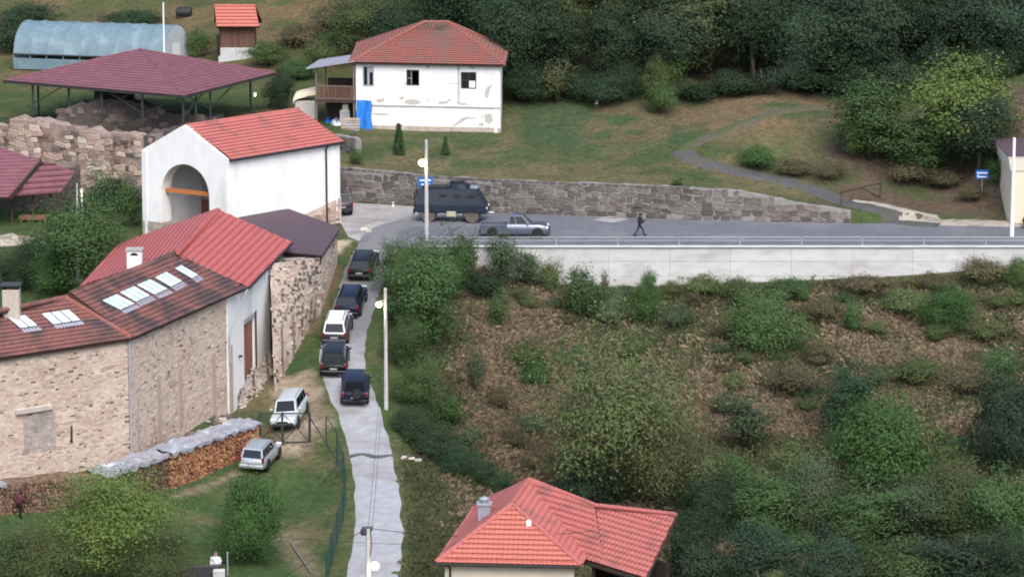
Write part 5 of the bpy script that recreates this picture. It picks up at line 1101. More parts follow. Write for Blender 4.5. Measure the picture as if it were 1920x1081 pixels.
def car(t, L=4.6, W=1.82, H=1.72, body='p_black', roof=None, kind='suv', cab=None, rails=False, spare=False, belt=1.0, hood=.98, rim='rim', lamps_h=.86, wr=.36, plate=True):
    hw = W / 2; h2 = L / 2; zs = .30; P = M[body]; PR = M[roof or body]
    xr, x1, x2, x3, x4 = cab or (-h2 + .02, h2 - 1.15, h2 - 1.75, -h2 + .35, -h2 + .08)   # rear end, windscreen foot, roof front, roof rear, rear-glass foot
    bed = kind == 'pickup'
    st = [(-h2, .86, zs + .14, belt - .12), (-h2 + .10, .96, zs + .02, belt - .01), (-h2 + .5, 1.0, zs, belt), (0, 1.0, zs - .02, belt), (x1 - .1, 1.0, zs, belt - .01), (h2 - .75, .99, zs, hood), (h2 - .28, .95, zs + .02, hood - .08), (h2 - .06, .86, zs + .08, hood - .24), (h2, .78, zs + .16, hood - .38)]
    if bed: st = [(x4 - .02, 1.0, zs, belt), (x4 + .3, 1.0, zs, belt)] + st[3:]
    m = MB(); n = 10
    for (x, k, z0, z1) in st:
        y = hw * k; ring = [(-y * .93, z0), (-y, z0 + .14), (-y * 1.0, (z0 + z1) / 2), (-y * .985, z1 - .10), (-y * .90, z1), (y * .90, z1), (y * .985, z1 - .10), (y, (z0 + z1) / 2), (y, z0 + .14), (y * .93, z0)]
        m.v += [V3(x, yy, zz) for yy, zz in ring]
    for i in range(len(st) - 1):
        for k in range(n): m.f.append((i * n + k, i * n + (k + 1) % n, (i + 1) * n + (k + 1) % n, (i + 1) * n + k))
    m.f.append(tuple(range(n))); m.f.append(tuple((len(st) - 1) * n + k for k in range(n))[::-1])
    m.build('body', P, t, smooth=38)
    if bed:
        zb_ = .62; m = MB(); m.box(((x4 - h2) / 2, 0, zb_), (x4 + h2, W * .96, .1))
        for s in (-1, 1): m.box(((x4 - h2) / 2, s * (hw - .06), (zs + belt) / 2), (x4 + h2 - .02, .10, belt - zs))
        m.build('bed', P, t, bevel=.02); MB().box((-h2 + .04, 0, (zs + .12 + belt) / 2), (.08, W * .9, belt - zs - .12)).build('tailgate', P, t, bevel=.02)
    # cabin
    yb, yt = hw * .90, hw * .74; zr_ = H
    lo = [(x1, -yb * .92), (x1, yb * .92), (x4, yb * .96), (x4, -yb * .96)]; hi = [(x2, -yt * .95), (x2, yt * .95), (x3, yt * .96), (x3, -yt * .96)]
    m = MB(); m.v += [V3(x, y, belt - .03) for x, y in lo] + [V3(x, y, zr_ - .055) for x, y in hi]
    xm = (x2 + x3) / 2
    m.v += [V3(x2 - .18, -yt * .80, zr_ - .01), V3(x2 - .18, yt * .80, zr_ - .01), V3(x3 + .15, yt * .80, zr_), V3(x3 + .15, -yt * .80, zr_)]
    m.f += [(0, 1, 5, 4), (1, 2, 6, 5), (2, 3, 7, 6), (3, 0, 4, 7), (4, 5, 9, 8), (5, 6, 10, 9), (6, 7, 11, 10), (7, 4, 8, 11), (8, 9, 10, 11), (3, 2, 1, 0)]
    m.build('cabin', PR, t, smooth=30)
    def glass(name, a, b_, c, d, f0=.1, f1=.9, g0=.1, g1=.9):
        a, b_, c, d = map(Vector, (a, b_, c, d))
        q = [a.lerp(b_, f0).lerp(d.lerp(c, f0), g0), a.lerp(b_, f1).lerp(d.lerp(c, f1), g0), a.lerp(b_, f1).lerp(d.lerp(c, f1), g1), a.lerp(b_, f0).lerp(d.lerp(c, f0), g1)]
        nn = (q[1] - q[0]).cross(q[2] - q[0]).normalized()
        cen = sum(q, Vector()) / 4
        if nn.dot(cen - V3((x1 + x4) / 2, 0, 1.2)) < 0: nn = -nn
        MB().prism([p + nn * .004 for p in q], nn * .012).build(name, M['carglass'], t)
    v = m.v
    glass('windscreen', v[0], v[1], v[5], v[4], .06, .94, .10, .94); glass('rear_window', v[2], v[3], v[7], v[6], .07, .93, .14, .90)
    for s in (0, 1):
        a, b_, c, d = (v[1], v[2], v[6], v[5]) if s == 0 else (v[0], v[3], v[7], v[4])
        cuts = ((.13, .46), (.49, .74), (.77, .95)) if kind != 'pickup' else ((.14, .60), (.65, .93))
        for f0, f1 in cuts: glass('side_window', a, b_, c, d, f0, f1, .14, .88)
    for s in (-1, 1):
        MB().box((h2 - .17, s * hw * .70, lamps_h - .06), (.22, hw * .42, .17)).build('headlight', M['headlamp'], t, bevel=.04)
        MB().box((-h2 + .05, s * hw * .86, .92 if not bed else .8), (.14, .17, .34)).build('taillight', M['taillamp'], t, bevel=.03)
        MB().box((x1 - .32, s * (hw + .09), belt + .10), (.13, .20, .15)).build('mirror', P, t, bevel=.04)
        for xw in (h2 - .86, -h2 + .92):
            ar = MB().lathe([(wr * 1.17, -.015), (wr * 1.17, .015)], 18, (xw, s * (hw + .004), wr + .02), 'y').build('wheel_arch', M['trim'], t)
            wheel(t, xw, s * (hw - .085), wr, .23, M['rubber'], M[rim])
    MB().box((-h2 - .02, 0, .48), (.18, W * .92, .22)).build('rear_bumper', M['trim'] if bed or spare else P, t, bevel=.04); MB().box((h2 - .04, 0, .42), (.16, W * .80, .20)).build('front_bumper', M['trim'], t, bevel=.04)
    MB().box((h2 - .01, 0, .66), (.06, W * .42, .14)).build('grille', M['trim'], t, bevel=.015)
    if plate: MB().box((-h2 - .06 if not bed else -h2 - .01, 0, .72), (.02, .5, .11)).build('number_plate', M['plate'], t)
    if rails:
        for s in (-1, 1): MB().bar((x2 - .3, s * yt * .82, zr_ + .05), (x3 + .2, s * yt * .82, zr_ + .05), .045).build('roof_rail', M['galv'] if rails == 1 else M['trim'], t)
    if spare:
        sp_ = MB().lathe([(.18, -.11), (.33, -.11), (.36, -.06), (.36, .06), (.33, .11), (.18, .11)], 16, (-h2 - .14, -.16, 1.02), 'x').build('spare_wheel', M['rubber'], t, smooth=40); MB().lathe([(.26, -.125), (.24, -.13)], 14, (-h2 - .14, -.16, 1.02), 'x').build('spare_cover', M['p_char'], sp_)
    return t
hl = lambda a, b_: math.degrees(math.atan2(*(reversed((pz(*b_) - pz(*a)).xy))))
car(place(682, 512, 84, 'parked_car', 'black estate car at the head of the queue on the lane', 'car', 'cars queued on the lane'), 4.6, 1.80, 1.60, 'p_black', rails=2)
car(place(659, 580, 84, 'parked_car', 'dark blue car second in the queue behind the leading black estate', 'car', 'cars queued on the lane'), 4.6, 1.82, 1.68, 'p_navy', rails=2)
car(place(633, 632, 87, 'parked_car', 'dark car with white roof, third in the queue on the lane', 'car', 'cars queued on the lane'), 4.7, 1.84, 1.76, 'p_char', 'p_white', rails=2)
car(place(628, 690, 90, 'parked_car', 'black off-roader last in the queue below the white-roofed car', 'car', 'cars queued on the lane'), 4.6, 1.84, 1.80, 'p_black')
car(place(666, 744, 91, 'parked_car', 'dark blue off-roader with spare wheel on its tail, alone beside the queue', 'car', 'cars queued on the lane'), 4.3, 1.86, 1.86, 'p_navy', spare=True, belt=1.06, hood=1.04, wr=.39)
car(place(545, 790, -99, 'parked_car', 'pale silver estate facing the lower gate beside the stone wall', 'car'), 4.55, 1.82, 1.66, 'p_pearl', rails=1, belt=.97, hood=.95)
car(place(489, 870, 77, 'parked_car', 'silver hatchback parked on the grass by the firewood stack', 'car'), 4.3, 1.76, 1.60, 'p_silver', rails=1, belt=.93, hood=.9)
t = place(966, 444, 0, 'pickup_truck', 'blue grey pickup truck beside the armoured vehicle on the road', 'pickup'); t.location.z = .04; t.rotation_euler = (0, 0, R(-3))
car(t, 5.2, 1.80, 1.76, 'p_bluegrey', kind='pickup', cab=(0, 1.28, .62, -.42, -.55), belt=1.02, hood=1.02, wr=.38)
t = place(631, 399, 92, 'parked_car', 'dark off-roader mostly hidden behind the white gate building', 'car'); t.location.z = .06; t.rotation_euler = (0, 0, R(105))
car(t, 4.4, 1.82, 1.80, 'p_char', belt=1.05)
t = thing('parked_car', 'dark vehicle cut off by the photo edge near the beige building', 'car', (pz(1934, 428, 0).x + 1.55, pz(1934, 428, 0).y, .04), R(180)); car(t, 4.3, 1.8, 1.5, 'p_black')
# armoured vehicle
p = pz(848, 414, 0); av = thing('armoured_vehicle', 'dark navy armoured police vehicle parked against the stone wall', 'armoured vehicle', (p.x, p.y, .035), R(-5))
prof = [(-2.75, 1.05), (-2.85, 1.75), (-2.55, 2.55), (1.55, 2.62), (1.95, 2.55), (2.45, 1.75), (2.85, 1.0), (2.8, .72), (-2.6, .78)]
m = MB(); n = len(prof)
def yw(x, z): return (1.22 if z < 1.3 else 1.22 - (z - 1.3) * .36) * (1 if x < 1.6 else 1 - (x - 1.6) * .12)
for s in (-1, 1): m.v += [V3(x, s * yw(x, z), z) for x, z in prof]
ml = [(-2.85, 1.3), (2.7, 1.3)]
m.f += [tuple(range(n)), tuple(range(n, 2 * n))[::-1]] + [(i, (i + 1) % n, n + (i + 1) % n, n + i) for i in range(n)]
m.build('hull', M['armour'], av, bevel=.03)
for s in (-1, 1): MB().prism([V3(x, s * 1.20, z) for x, z in ((-2.75, .85), (2.75, .85), (2.6, 1.45), (-2.75, 1.45))], (0, s * .06, 0)).build('side_skirt', M['armour'], av, bevel=.02)
MB().lathe([(.85, 2.58), (.72, 2.95), (.62, 3.0)], 8, (.55, 0, 0)).build('cupola', M['armour'], av); MB().lathe([(.56, 3.0), (.56, 3.12), (.2, 3.15)], 10, (.42, 0, 0)).build('hatch', M['trim'], av)
MB().box((-1.3, 0, 2.66), (1.9, 1.2, .16)).build('roof_rack', M['trim'], av, bevel=.02); MB().box((1.28, -.05, 2.75), (.14, .5, .3), Matrix.Rotation(.4, 3, 'Y')).build('gun_shield', M['trim'], av)
MB().prism([V3(1.45, -.75, 2.665), V3(2.02, -.72, 2.62), V3(2.02, .72, 2.62), V3(1.45, .75, 2.665)], (0, 0, .03)).build('roof_plate', M['armour_pale'], av)
MB().prism([V3(1.62, -.98, 2.58), V3(2.2, -.95, 2.2), V3(2.2, -.98, 2.18), V3(1.62, -1.0, 2.55)], (0, .02, 0)).build('visor_slit', M['dark'], av)
for x in (1.35, -.9, .2): MB().prism([V3(x, -yw(x, 2.05) - .01, 2.05), V3(x + .55, -yw(x, 2.05) - .01, 2.05), V3(x + .55, -yw(x, 2.2) - .01, 2.2), V3(x, -yw(x, 2.2) - .01, 2.2)], (0, -.015, 0)).build('vision_block', M['dark'], av)
MB().box((.05, -1.17, .72), (.72, .3, .42)).build('stowage_box', M['stowage'], av, bevel=.03); MB().box((-2.88, 0, .85), (.12, 2.3, .3)).build('rear_bumper', M['trim'], av)
for s in (-1, 1):
    MB().box((-2.86, s * .7, 1.75), (.06, .55, 1.2)).build('rear_door', M['armour'], av, bevel=.02)
    for xw in (-1.75, 1.65): wheel(av, xw, s * 1.0, .56, .36, M['dusty'], M['dusty']); MB().prism([V3(xw + .72 * math.cos(a), s * 1.27, .56 + .72 * math.sin(a)) for a in np.linspace(0, math.pi, 11)] + [V3(xw + .62 * math.cos(a), s * 1.27, .56 + .62 * math.sin(a)) for a in np.linspace(math.pi, 0, 11)], (0, s * .03, 0)).build('mudguard', M['armour'], av)
    MB().box((2.78, s * .8, 1.12), (.1, .26, .2)).build('headlight', M['headlamp'], av)
MB().tube([(-2.6, -.9, 2.5), (-2.75, -1.0, 3.4)], .02, 6).build('aerial', M['wire'], av)
# ------------------------------------------------------------------ people
def person(label, loc, rz, J, mats, h=1.78, hold=None):
    """J: joint positions; one skinned body, clothes and hair as further parts"""
    t = thing('person', label, 'person', loc, rz)
    V_ = []; E_ = []; Rr = []
    def chain(names, rads, start=None):
        prev = start
        for nme, r in zip(names, rads):
            V_.append(J[nme] if isinstance(nme, str) else nme); Rr.append(r); i = len(V_) - 1
            if prev is not None: E_.append((prev, i))
            prev = i
        return prev
    chain(['pelvis'], [.15]); chain(['belly', 'chest'], [.145, .165], 0); c = len(V_) - 1
    chain(['neck', 'head', 'crown'], [.065, .105, .075], c)
    for s in 'LR':
        chain(['sh' + s, 'el' + s, 'wr' + s, 'ha' + s], [.075, .055, .042, .04], c); chain(['hip' + s, 'kn' + s, 'an' + s, 'toe' + s], [.10, .07, .05, .045], 0)
    me = bpy.data.meshes.new('body'); me.from_pydata([Vector(v) for v in V_], E_, []); o = link('body', me, t)
    for m_ in mats: me.materials.append(m_)
    md = o.modifiers.new('skin', 'SKIN'); md.use_smooth_shade = True
    for i, r in enumerate(Rr): me.skin_vertices[0].data[i].radius = (r, r)
    me.skin_vertices[0].data[0].use_root = True
    o.modifiers.new('sub', 'SUBSURF').render_levels = 2; o.modifiers['sub'].levels = 1
    hd = Vector(J['head'])
    return t
M['camo'] = mk('dark_camouflage', (.028, .032, .030), (.016, .018, .022), 9, .9, c3=(.045, .045, .035), s3=14)
M['cloth_white'] = mk('white_cloth', (.72, .72, .74), (.6, .6, .63), 6, .9); M['cloth_maroon'] = mk('maroon_cloth', (.12, .03, .055), (.09, .025, .04), 8, .9); M['skin'] = mk('skin_tone', (.42, .27, .20), rough=.6); M['hairdark'] = mk('dark_hair', (.03, .022, .018), rough=.8)
def walk(st, lean=0.06, armb=.0):
    return dict(pelvis=(0, 0, .95), belly=(.01, 0, 1.12), chest=(lean, 0, 1.34), neck=(lean + .02, 0, 1.50), head=(lean + .04, 0, 1.62), crown=(lean + .04, 0, 1.73),
        shL=(lean, .19, 1.42), elL=(lean + .14, .24, 1.18), wrL=(lean + .30, .12, 1.12), haL=(lean + .36, .06, 1.13), shR=(lean, -.19, 1.42), elR=(lean - .10, -.25, 1.20), wrR=(lean + .12, -.2, 1.06), haR=(lean + .20, -.16, 1.06),
        hipL=(.0, .1, .90), knL=(st * .40 + .06, .1, .50), anL=(st * .72, .1, .09), toeL=(st * .72 + .17, .11, .05), hipR=(.0, -.1, .90), knR=(-st * .22 + .04, -.1, .49), anR=(-st * .68, -.1, .11), toeR=(-st * .68 + .13, -.1, .05))
q = pz(1198, 442, .035); sd_ = person('soldier in dark camouflage walking on the asphalt road', q, 0.0, walk(.55), [M['camo']])
hm = MB().lathe([(.135, 1.60), (.14, 1.66), (.12, 1.73), (.07, 1.78), (.01, 1.79)], 12, (.10, 0, 0)).build('helmet', M['camo'], sd_, smooth=60)
fc = MB().lathe([(.06, 1.50), (.085, 1.55), (.09, 1.60), (.08, 1.64)], 10, (.125, 0, 0)).build('face', M['skin'], sd_, smooth=60)
MB().box((.06, 0, 1.28), (.36, .40, .42)).build('vest', M['trim'], sd_, bevel=.08)
for s, y in ((.55 * .72, .1), (-.55 * .68, -.1)): MB().box((s + .07, y, .06), (.28, .10, .12)).build('boot', M['trim'], sd_, bevel=.03)
rf = thing('rifle', 'black rifle held across the chest of the walking soldier', 'rifle', q, 0.0)
MB().bar((.18, -.2, 1.02), (.46, .12, 1.18), .05, .09).build('receiver', M['trim'], rf); MB().tube([(.44, .1, 1.18), (.62, .3, 1.27)], .014, 6).build('barrel', M['trim'], rf); MB().bar((.18, -.2, 1.02), (.06, -.33, .94), .04, .11).build('stock', M['trim'], rf); MB().bar((.32, -.04, 1.08), (.34, -.02, .90), .035, .06).build('magazine', M['trim'], rf)
# person in maroon by the firewood
st_ = dict(walk(.12, .10)); q = G(38, 972); pm = person('person in maroon top standing at the firewood near the photo edge', q, R(60), st_, [M['trim']])
MB().lathe([(.17, .92), (.20, 1.1), (.22, 1.35), (.17, 1.46), (.07, 1.52)], 12, (.06, 0, 0)).build('maroon_top', M['cloth_maroon'], pm, smooth=60)
MB().lathe([(.09, 1.56), (.125, 1.62), (.12, 1.72), (.06, 1.78)], 12, (.12, 0, 0)).build('hair', M['hairdark'], pm, smooth=60)
for s in (-1, 1): MB().tube([(.10, s * .19, 1.43), (.06 + (.17 if s > 0 else -.05), s * .26, 1.18), (.25 if s > 0 else .2, s * .2, 1.10)], [.085, .07, .055], 8).build('sleeve', M['cloth_maroon'], pm, smooth=60)
# person in white behind the low slab at the bottom edge
q = G(405, 1080); q = V3(q.x, q.y, q.z); zt_ = pY(405, 1049, q.y).z - 1.78; q.z = max(q.z - .3, zt_)
pm = person('person in white top standing behind the dark parapet at the bottom edge', q, R(-90), walk(.08, .02), [M['cloth_white']])
MB().lathe([(.06, 1.50), (.09, 1.55), (.115, 1.62), (.11, 1.70)], 12, (.07, 0, 0)).build('face', M['skin'], pm, smooth=60)
MB().lathe([(.20, .90), (.22, 1.1), (.24, 1.34), (.18, 1.46), (.07, 1.52)], 12, (.02, 0, 0)).build('white_top', M['cloth_white'], pm, smooth=60); MB().lathe([(.09, 1.66), (.11, 1.70), (.08, 1.77), (.02, 1.79)], 12, (.05, 0, 0)).build('hair', M['greywood'], pm, smooth=60)
for s in (-1, 1): MB().tube([(.03, s * .2, 1.43), (.0, s * .29, 1.2), (.1, s * .27, 1.0)], [.09, .075, .06], 8).build('sleeve', M['cloth_white'], pm, smooth=60)
pt = thing('parapet', 'dark low parapet with pale end at the bottom edge before the person in white', 'parapet', (q.x - .5, q.y - .55, q.z))
MB().bar((-1.6, -.1, .5), (.75, .1, .55), .35, 1.1).build('parapet_body', M['framegrey'], pt, bevel=.04); MB().box((.75, -.25, .35), (.7, .5, 1.1)).build('end_block', M['concrete'], pt, bevel=.04)
q2 = G(427, 1078); t = thing('fence_post', 'thin grey post beside the person in white', 'post', q2); MB().tube([(0, 0, 0), (0, 0, 1.35)], .045, 6).build('post_shaft', M['galv'], t); MB().lathe([(.06, 1.35), (.06, 1.42), (.02, 1.45)], 8).build('post_cap', M['galv'], t)
# ------------------------------------------------------------------ poles, lamps, wires
def lamp_light(name, loc, e, parent):
    l = bpy.data.lights.new(name, 'POINT'); l.energy = e; l.color = (1, .84, .55); l.shadow_soft_size = .15; o = bpy.data.objects.new(name, l); COL.objects.link(o); o.location = loc; o.parent = parent
def pole(label, base, top_z, r0, r1, lamp=None, lmat='lampglow', lr=.17, name='utility_pole', mat='polegrey', energy=60):
    t = thing(name, label, 'pole', base); h = top_z - base.z
    MB().tube([(0, 0, -.3), (0, 0, h)], [r0, r1], 10).build('shaft', M[mat], t, smooth=60)
    if lamp:
        lx, ly, lz = lamp; lz -= base.z
        MB().tube([(0, 0, lz + .1), (lx * .6, ly * .6, lz + .18), (lx, ly, lz + .12)], .03, 6).build('lamp_arm', M['galv'], t)
        hd = MB().box((lx, ly, lz + .10), (.34, .22, .08)).build('lamp_head', M['galv'], t, bevel=.02)
        MB().lathe([(lr * math.sin(a), lz - .06 - lr * .85 * math.cos(a)) for a in np.linspace(.05, 2.6, 8)], 14, (lx, ly - .05, 0)).build('lamp_bulb', M[lmat], hd, smooth=60)  # large globes take the glow around the lamp into their size
        lamp_light('lamp_light', (lx, ly - .35, lz - .25), energy, t)
    return t
b0 = pz(800, 455, -.1); k = pole('concrete utility pole with lit lamp in front of the armoured vehicle', b0, pY(799, 262, b0.y).z, .17, .11, (-.28, -.15, pY(793, 303, b0.y).z), lr=.34)
for s in (-1, 1): MB().lathe([(.04, 0), (.05, .06), (.03, .14)], 8, (s * .16, 0, pY(799, 262, b0.y).z - b0.z - .2)).build('insulator', M['framegrey'], k)
b1 = G(724, 766); pole('concrete street lamp pole standing right of the lane above the parked cars', b1, pY(727, 540, b1.y).z, .15, .10, (-.42, -.1, pY(716, 568, b1.y).z), lr=.24, name='street_lamp')
b2 = pz(1897, 445, 0); pole('tall white pole on the road verge near the beige building', b2, pY(1902, 258, b2.y).z, .17, .11, None, mat='whitepaint')
b3 = G(708, 1081); b3 = V3(b3.x - .3, b3.y - 9, b3.z - 1.2); top3 = pY(690, 990, b3.y); b3.x = top3.x; b3.z = hz(b3.x, b3.y)
lz = pY(703, 1055, b3.y); pl3 = pole('wooden utility pole with cables and lit lamp on the lane at the bottom edge', b3, top3.z, .16, .13, (lz.x - b3.x, -.3, lz.z), 'lampwhite', .28, mat='polegrey')
h3 = top3.z - b3.z
MB().bar((-.32, 0, h3 - .08), (.25, 0, h3 - .08), .1, .1).build('cross_arm', M['framegrey'], pl3); MB().lathe([(.16, h3 - .35), (.2, h3 - .2), (.17, h3 - .02)], 10, (-.25, -.1, 0)).build('cable_coil', M['framegrey'], pl3)
for i in range(5): MB().lathe([(.05, 0), (.06, .08), (.03, .16)], 8, (-.3 + i * .13, 0, h3 - .02)).build('insulator', M['framegrey'], pl3)
MB().tube([(.15, -.12, h3 - .1), (.22, -.16, h3 - .9), (.12, -.16, h3 - 1.6)], .025, 6).build('drop_cable', M['wire'], pl3)
b4 = pY(308, 115, 320); b4.z = hz(b4.x, 320); pole('slim white flagpole behind the maroon shelter roof', b4, 12.6, .12, .06, None, name='flagpole', mat='whitepaint')
b5 = pY(153, 357, 268); t5 = b5.z; b5.z = hz(b5.x, 268); pole('thin pale lamp post among the birch leaves', b5, t5, .07, .05, (.02, -.12, t5), 'lampwhite', .09, name='lamp_post', mat='whitepaint', energy=8)
b6 = pY(478, 177, 303); t6 = b6.z; b6.z = hz(b6.x, 303); pole('thin lamp post with small lit lamp right of the maroon shelter', b6, t6, .05, .04, (.02, -.1, t6), 'lampwhite', .09, name='lamp_post', mat='steel', energy=8)
def wire(label, a, b_, sag, r=.012):
    P = [a.lerp(b_, t) + V3(0, 0, -sag * 4 * t * (1 - t)) for t in np.linspace(0, 1, 17)]; tag(MB().tube(P, r, 5).build('cable', M['wire']), label, 'cable')
T1_, T3_ = V3(b1.x, b1.y, pY(727, 540, b1.y).z - .1), V3(b3.x, b3.y, top3.z)
wire('overhead cable from the bottom pole up the lane to the lamp pole', T3_, T1_, 1.2); wire('second overhead cable up the lane beside the first', T3_ + V3(.22, 0, -.1), T1_ + V3(.1, 0, -.5), 1.3)
wire('thick cable from the bottom pole down to the red roofed house', T3_ + V3(.2, 0, 0), V3(4.5, 199, -3.2), .4, .02); wire('cable from the bottom pole down to the left yard', T3_ + V3(-.2, 0, -.05), V3(b3.x - 9, b3.y - 8, top3.z - 3.0), .2, .018)
wire('lower cable crossing the lane behind the bottom pole', V3(b3.x - 8, b3.y + 1, top3.z - .5), V3(b3.x + 10, b3.y + 2, top3.z - 1.5), .3, .012)
wire('thin cable hanging from the upper lamp pole towards the lane', V3(b0.x, b0.y, pY(799, 262, b0.y).z - .2), T1_, 2.0, .010)
# ------------------------------------------------------------------ signs and gates
def sign(label, base, zc, wd_, ht_, arrow):
    t = thing('road_sign', label, 'sign', base); h = zc - base.z
    MB().tube([(0, .03, -.2), (0, .03, h + ht_ / 2)], .03, 8).build('post', M['galv'], t); pn = MB().box((0, 0, h), (wd_, .03, ht_)).build('panel', M['signblue'], t, bevel=.01)
    for i in range(8): MB().box((-wd_ * .36 + i * wd_ * .10, -.018, h + ht_ * .17), (wd_ * .075, .008, ht_ * (.17 if i % 3 else .21))).build('lettering', M['signwhite'], pn)
    m = MB(); m.bar((-wd_ * .30, -.02, h - ht_ * .26), (wd_ * .36, -.02, h - ht_ * .26), .008, ht_ * .11)
    if arrow == 'L': m.bar((-wd_ * .33, -.022, h - ht_ * .31), (-wd_ * .33, -.022, h - ht_ * .04), wd_ * .09, .008)
    else: m.add([(wd_ * .40, -.022, h - ht_ * .26), (wd_ * .2, -.022, h - ht_ * .16), (wd_ * .2, -.022, h - ht_ * .36)], [(0, 1, 2)])
    m.build('arrow', M['signwhite'], pn)
q = G(1841, 366); sign('blue direction sign on a thin post before the brown bank', q, pY(1841, 327, q.y).z, 1.05, .72, 'L')
q = pz(798, 392, .05); q = V3(q.x, q.y - .3, .03); sign('blue direction sign behind the concrete pole at the stone wall', q, pY(803, 341, q.y).z, 1.15, .75, 'R')
q = pz(737, 388, .04); t = thing('marker_post', 'short white marker post at the foot of the stone wall', 'post', q); MB().box((0, 0, .2), (.13, .10, .4)).build('post_shaft', M['whitepaint'], t, bevel=.02); MB().box((0, -.055, .3), (.1, .012, .08)).build('reflector', M['taillamp'], t)
# lower yard gate of dark steel
ga_, gb_ = pz(488, 838, -6.75), pz(581, 838, -6.75); zg = (hz(ga_.x, ga_.y) + hz(gb_.x, gb_.y)) / 2; ga_.z = gb_.z = zg; hgt = 2.05
gt = thing('yard_gate', 'dark steel double gate with crossed bars in front of the silver estate', 'gate', ga_)
gm_ = ga_.lerp(gb_, .45)
for p, r in ((gm_, .09), (gb_, .10), (ga_, .08)): MB().box((p.x, p.y, zg + hgt / 2), (r * 1.6, r * 1.6, hgt + .1)).build('post', M['steel'], gt, ga_)
for z in (.12, hgt - .02): MB().bar(ga_ + V3(0, 0, z), gb_ + V3(0, 0, z), .07, .07).build('rail', M['steel'], gt, ga_)
for a, b_ in ((ga_, gm_), (gm_, gb_)):
    MB().bar(a + V3(0, 0, .12), b_ + V3(0, 0, hgt - .02), .05).build('brace', M['steel'], gt, ga_); MB().bar(a + V3(0, 0.03, hgt - .02), b_ + V3(0, 0.03, .12), .05).build('brace', M['steel'], gt, ga_)
# green wire fence from the gate along the lane
fpx = [(581, 838, -6.75), (612, 836, -6.75), (632, 868, -6.95), (645, 905, -7.35), (648, 940, -7.75), (643, 980, -8.3), (632, 1020, -8.85), (622, 1060, -9.3), (612, 1100, -9.8)]
fp = [G(u, v) for u, v, z in fpx]; fo = fp[2].copy(); fe = thing('wire_fence', 'green wire mesh fence between the yard bank and the lane', 'fence', fo)
FH = 2.0
for i, p in enumerate(fp[1:]): MB().tube([p + V3(0, 0, -.3), p + V3(0, 0, FH)], .04, 6).build('post', M['mesh_green'] if i > 1 else M['steel'], fe, fo)
MB().bar(fp[0] + V3(0, 0, FH), fp[2] + V3(0, 0, .2), .06).build('stay', M['steel'], fe, fo); MB().bar(fp[1] + V3(0, 0, FH), fp[2] + V3(0, 0, FH), .05).build('top_rail', M['steel'], fe, fo)
for i in range(2, len(fp) - 1):
    a, b_ = fp[i], fp[i + 1]; m = MB(); L = (b_ - a).length; nv = int(L / .13)
    for k in range(nv + 1): q = a.lerp(b_, k / nv); m.bar(q + V3(0, 0, .03), q + V3(0, 0, FH - .05), .008)
    for k in range(11): z = .05 + k * (FH - .12) / 10; m.bar(a + V3(0, 0, z), b_ + V3(0, 0, z), .008)
    m.build('mesh_panel', M['mesh_green'], fe, fo)
MB().bar(fp[3] + V3(0, 0, 1.6), fp[3] + V3(-1.6, -1.2, 0), .06).build('stay', M['steel'], fe, fo)
# swing barrier on the track
q0, q1 = G(1577, 388), G(1650, 374); bq = thing('barrier_gate', 'brown triangular steel barrier beside the farm track', 'barrier', q0)
zA, zB = pY(1577, 361, q0.y).z, pY(1650, 343, q1.y).z; a, b_ = V3(q0.x, q0.y, zA), V3(q1.x, q1.y, zB)
MB().bar(a, b_, .11).build('top_bar', M['darkwood'], bq, q0); MB().bar((q1.x, q1.y, q1.z - .3), b_, .14).build('post', M['darkwood'], bq, q0); MB().bar((q0.x, q0.y, q0.z - .3), a, .09).build('post', M['darkwood'], bq, q0); MB().bar(a.lerp(b_, .5), V3(q1.x, q1.y, q1.z + .15), .08).build('brace', M['darkwood'], bq, q0)
# odds and ends
q = G(345, 34); t = thing('water_tank', 'dark rounded tank lying on the meadow behind the greenhouse', 'tank', q); MB().lathe([(.25, -.75), (.5, -.65), (.55, 0), (.5, .65), (.25, .75)], 14, (0, 0, .5), 'x').build('tank_body', M['trim'], t, smooth=60); MB().box((0, 0, .1), (1.1, .7, .25)).build('cradle', M['darkwood'], t)
q = G(1118, 196); t = thing('marker_stone', 'small white marker stone on the dark meadow below the wood', 'stone', q); MB().prism([(-.12, 0, -.1), (.14, 0, -.1), (.12, 0, .32), (0, 0, .42), (-.1, 0, .3)], (.05, .1, 0)).build('stone_slab', M['whitepaint'], t, bevel=.02)
q = G(757, 860); t = thing('stone_slab', 'pale broken stones at the drain mouth right of the lane', 'stones', q)
for k, (dx, dy, s) in enumerate(((0, 0, .5), (.5, -.2, .4), (.95, -.7, .45))): o = link('stone', STONES['stone_pale'][k], t); o.location = (dx, dy, .08); o.scale = (s, s * .7, s * .35)
q = G(563, 1050); t = thing('edging_strip', 'grey edging strip on the bank at the bottom of the yard', 'edging', q); a, b_ = G(545, 1020) - q, G(585, 1078) - q; MB().bar(a + V3(0, 0, .03), b_ + V3(0, 0, .03), .14, .16).build('edging_board', M['greywood'], t)
for k, (u, v, s) in enumerate(((683, 433, .35), (690, 436, .28))): o = link('roadside_stone', STONES['stone_pale'][k], None); o.location = G(u, v) + V3(0, 0, .12); o.scale = (s * 1.6, s, s * .6); tag(o, ['larger pale stone lying on the forecourt near the lane bend', 'smaller pale stone lying on the forecourt near the lane bend'][k], 'stone', None, 'thing')
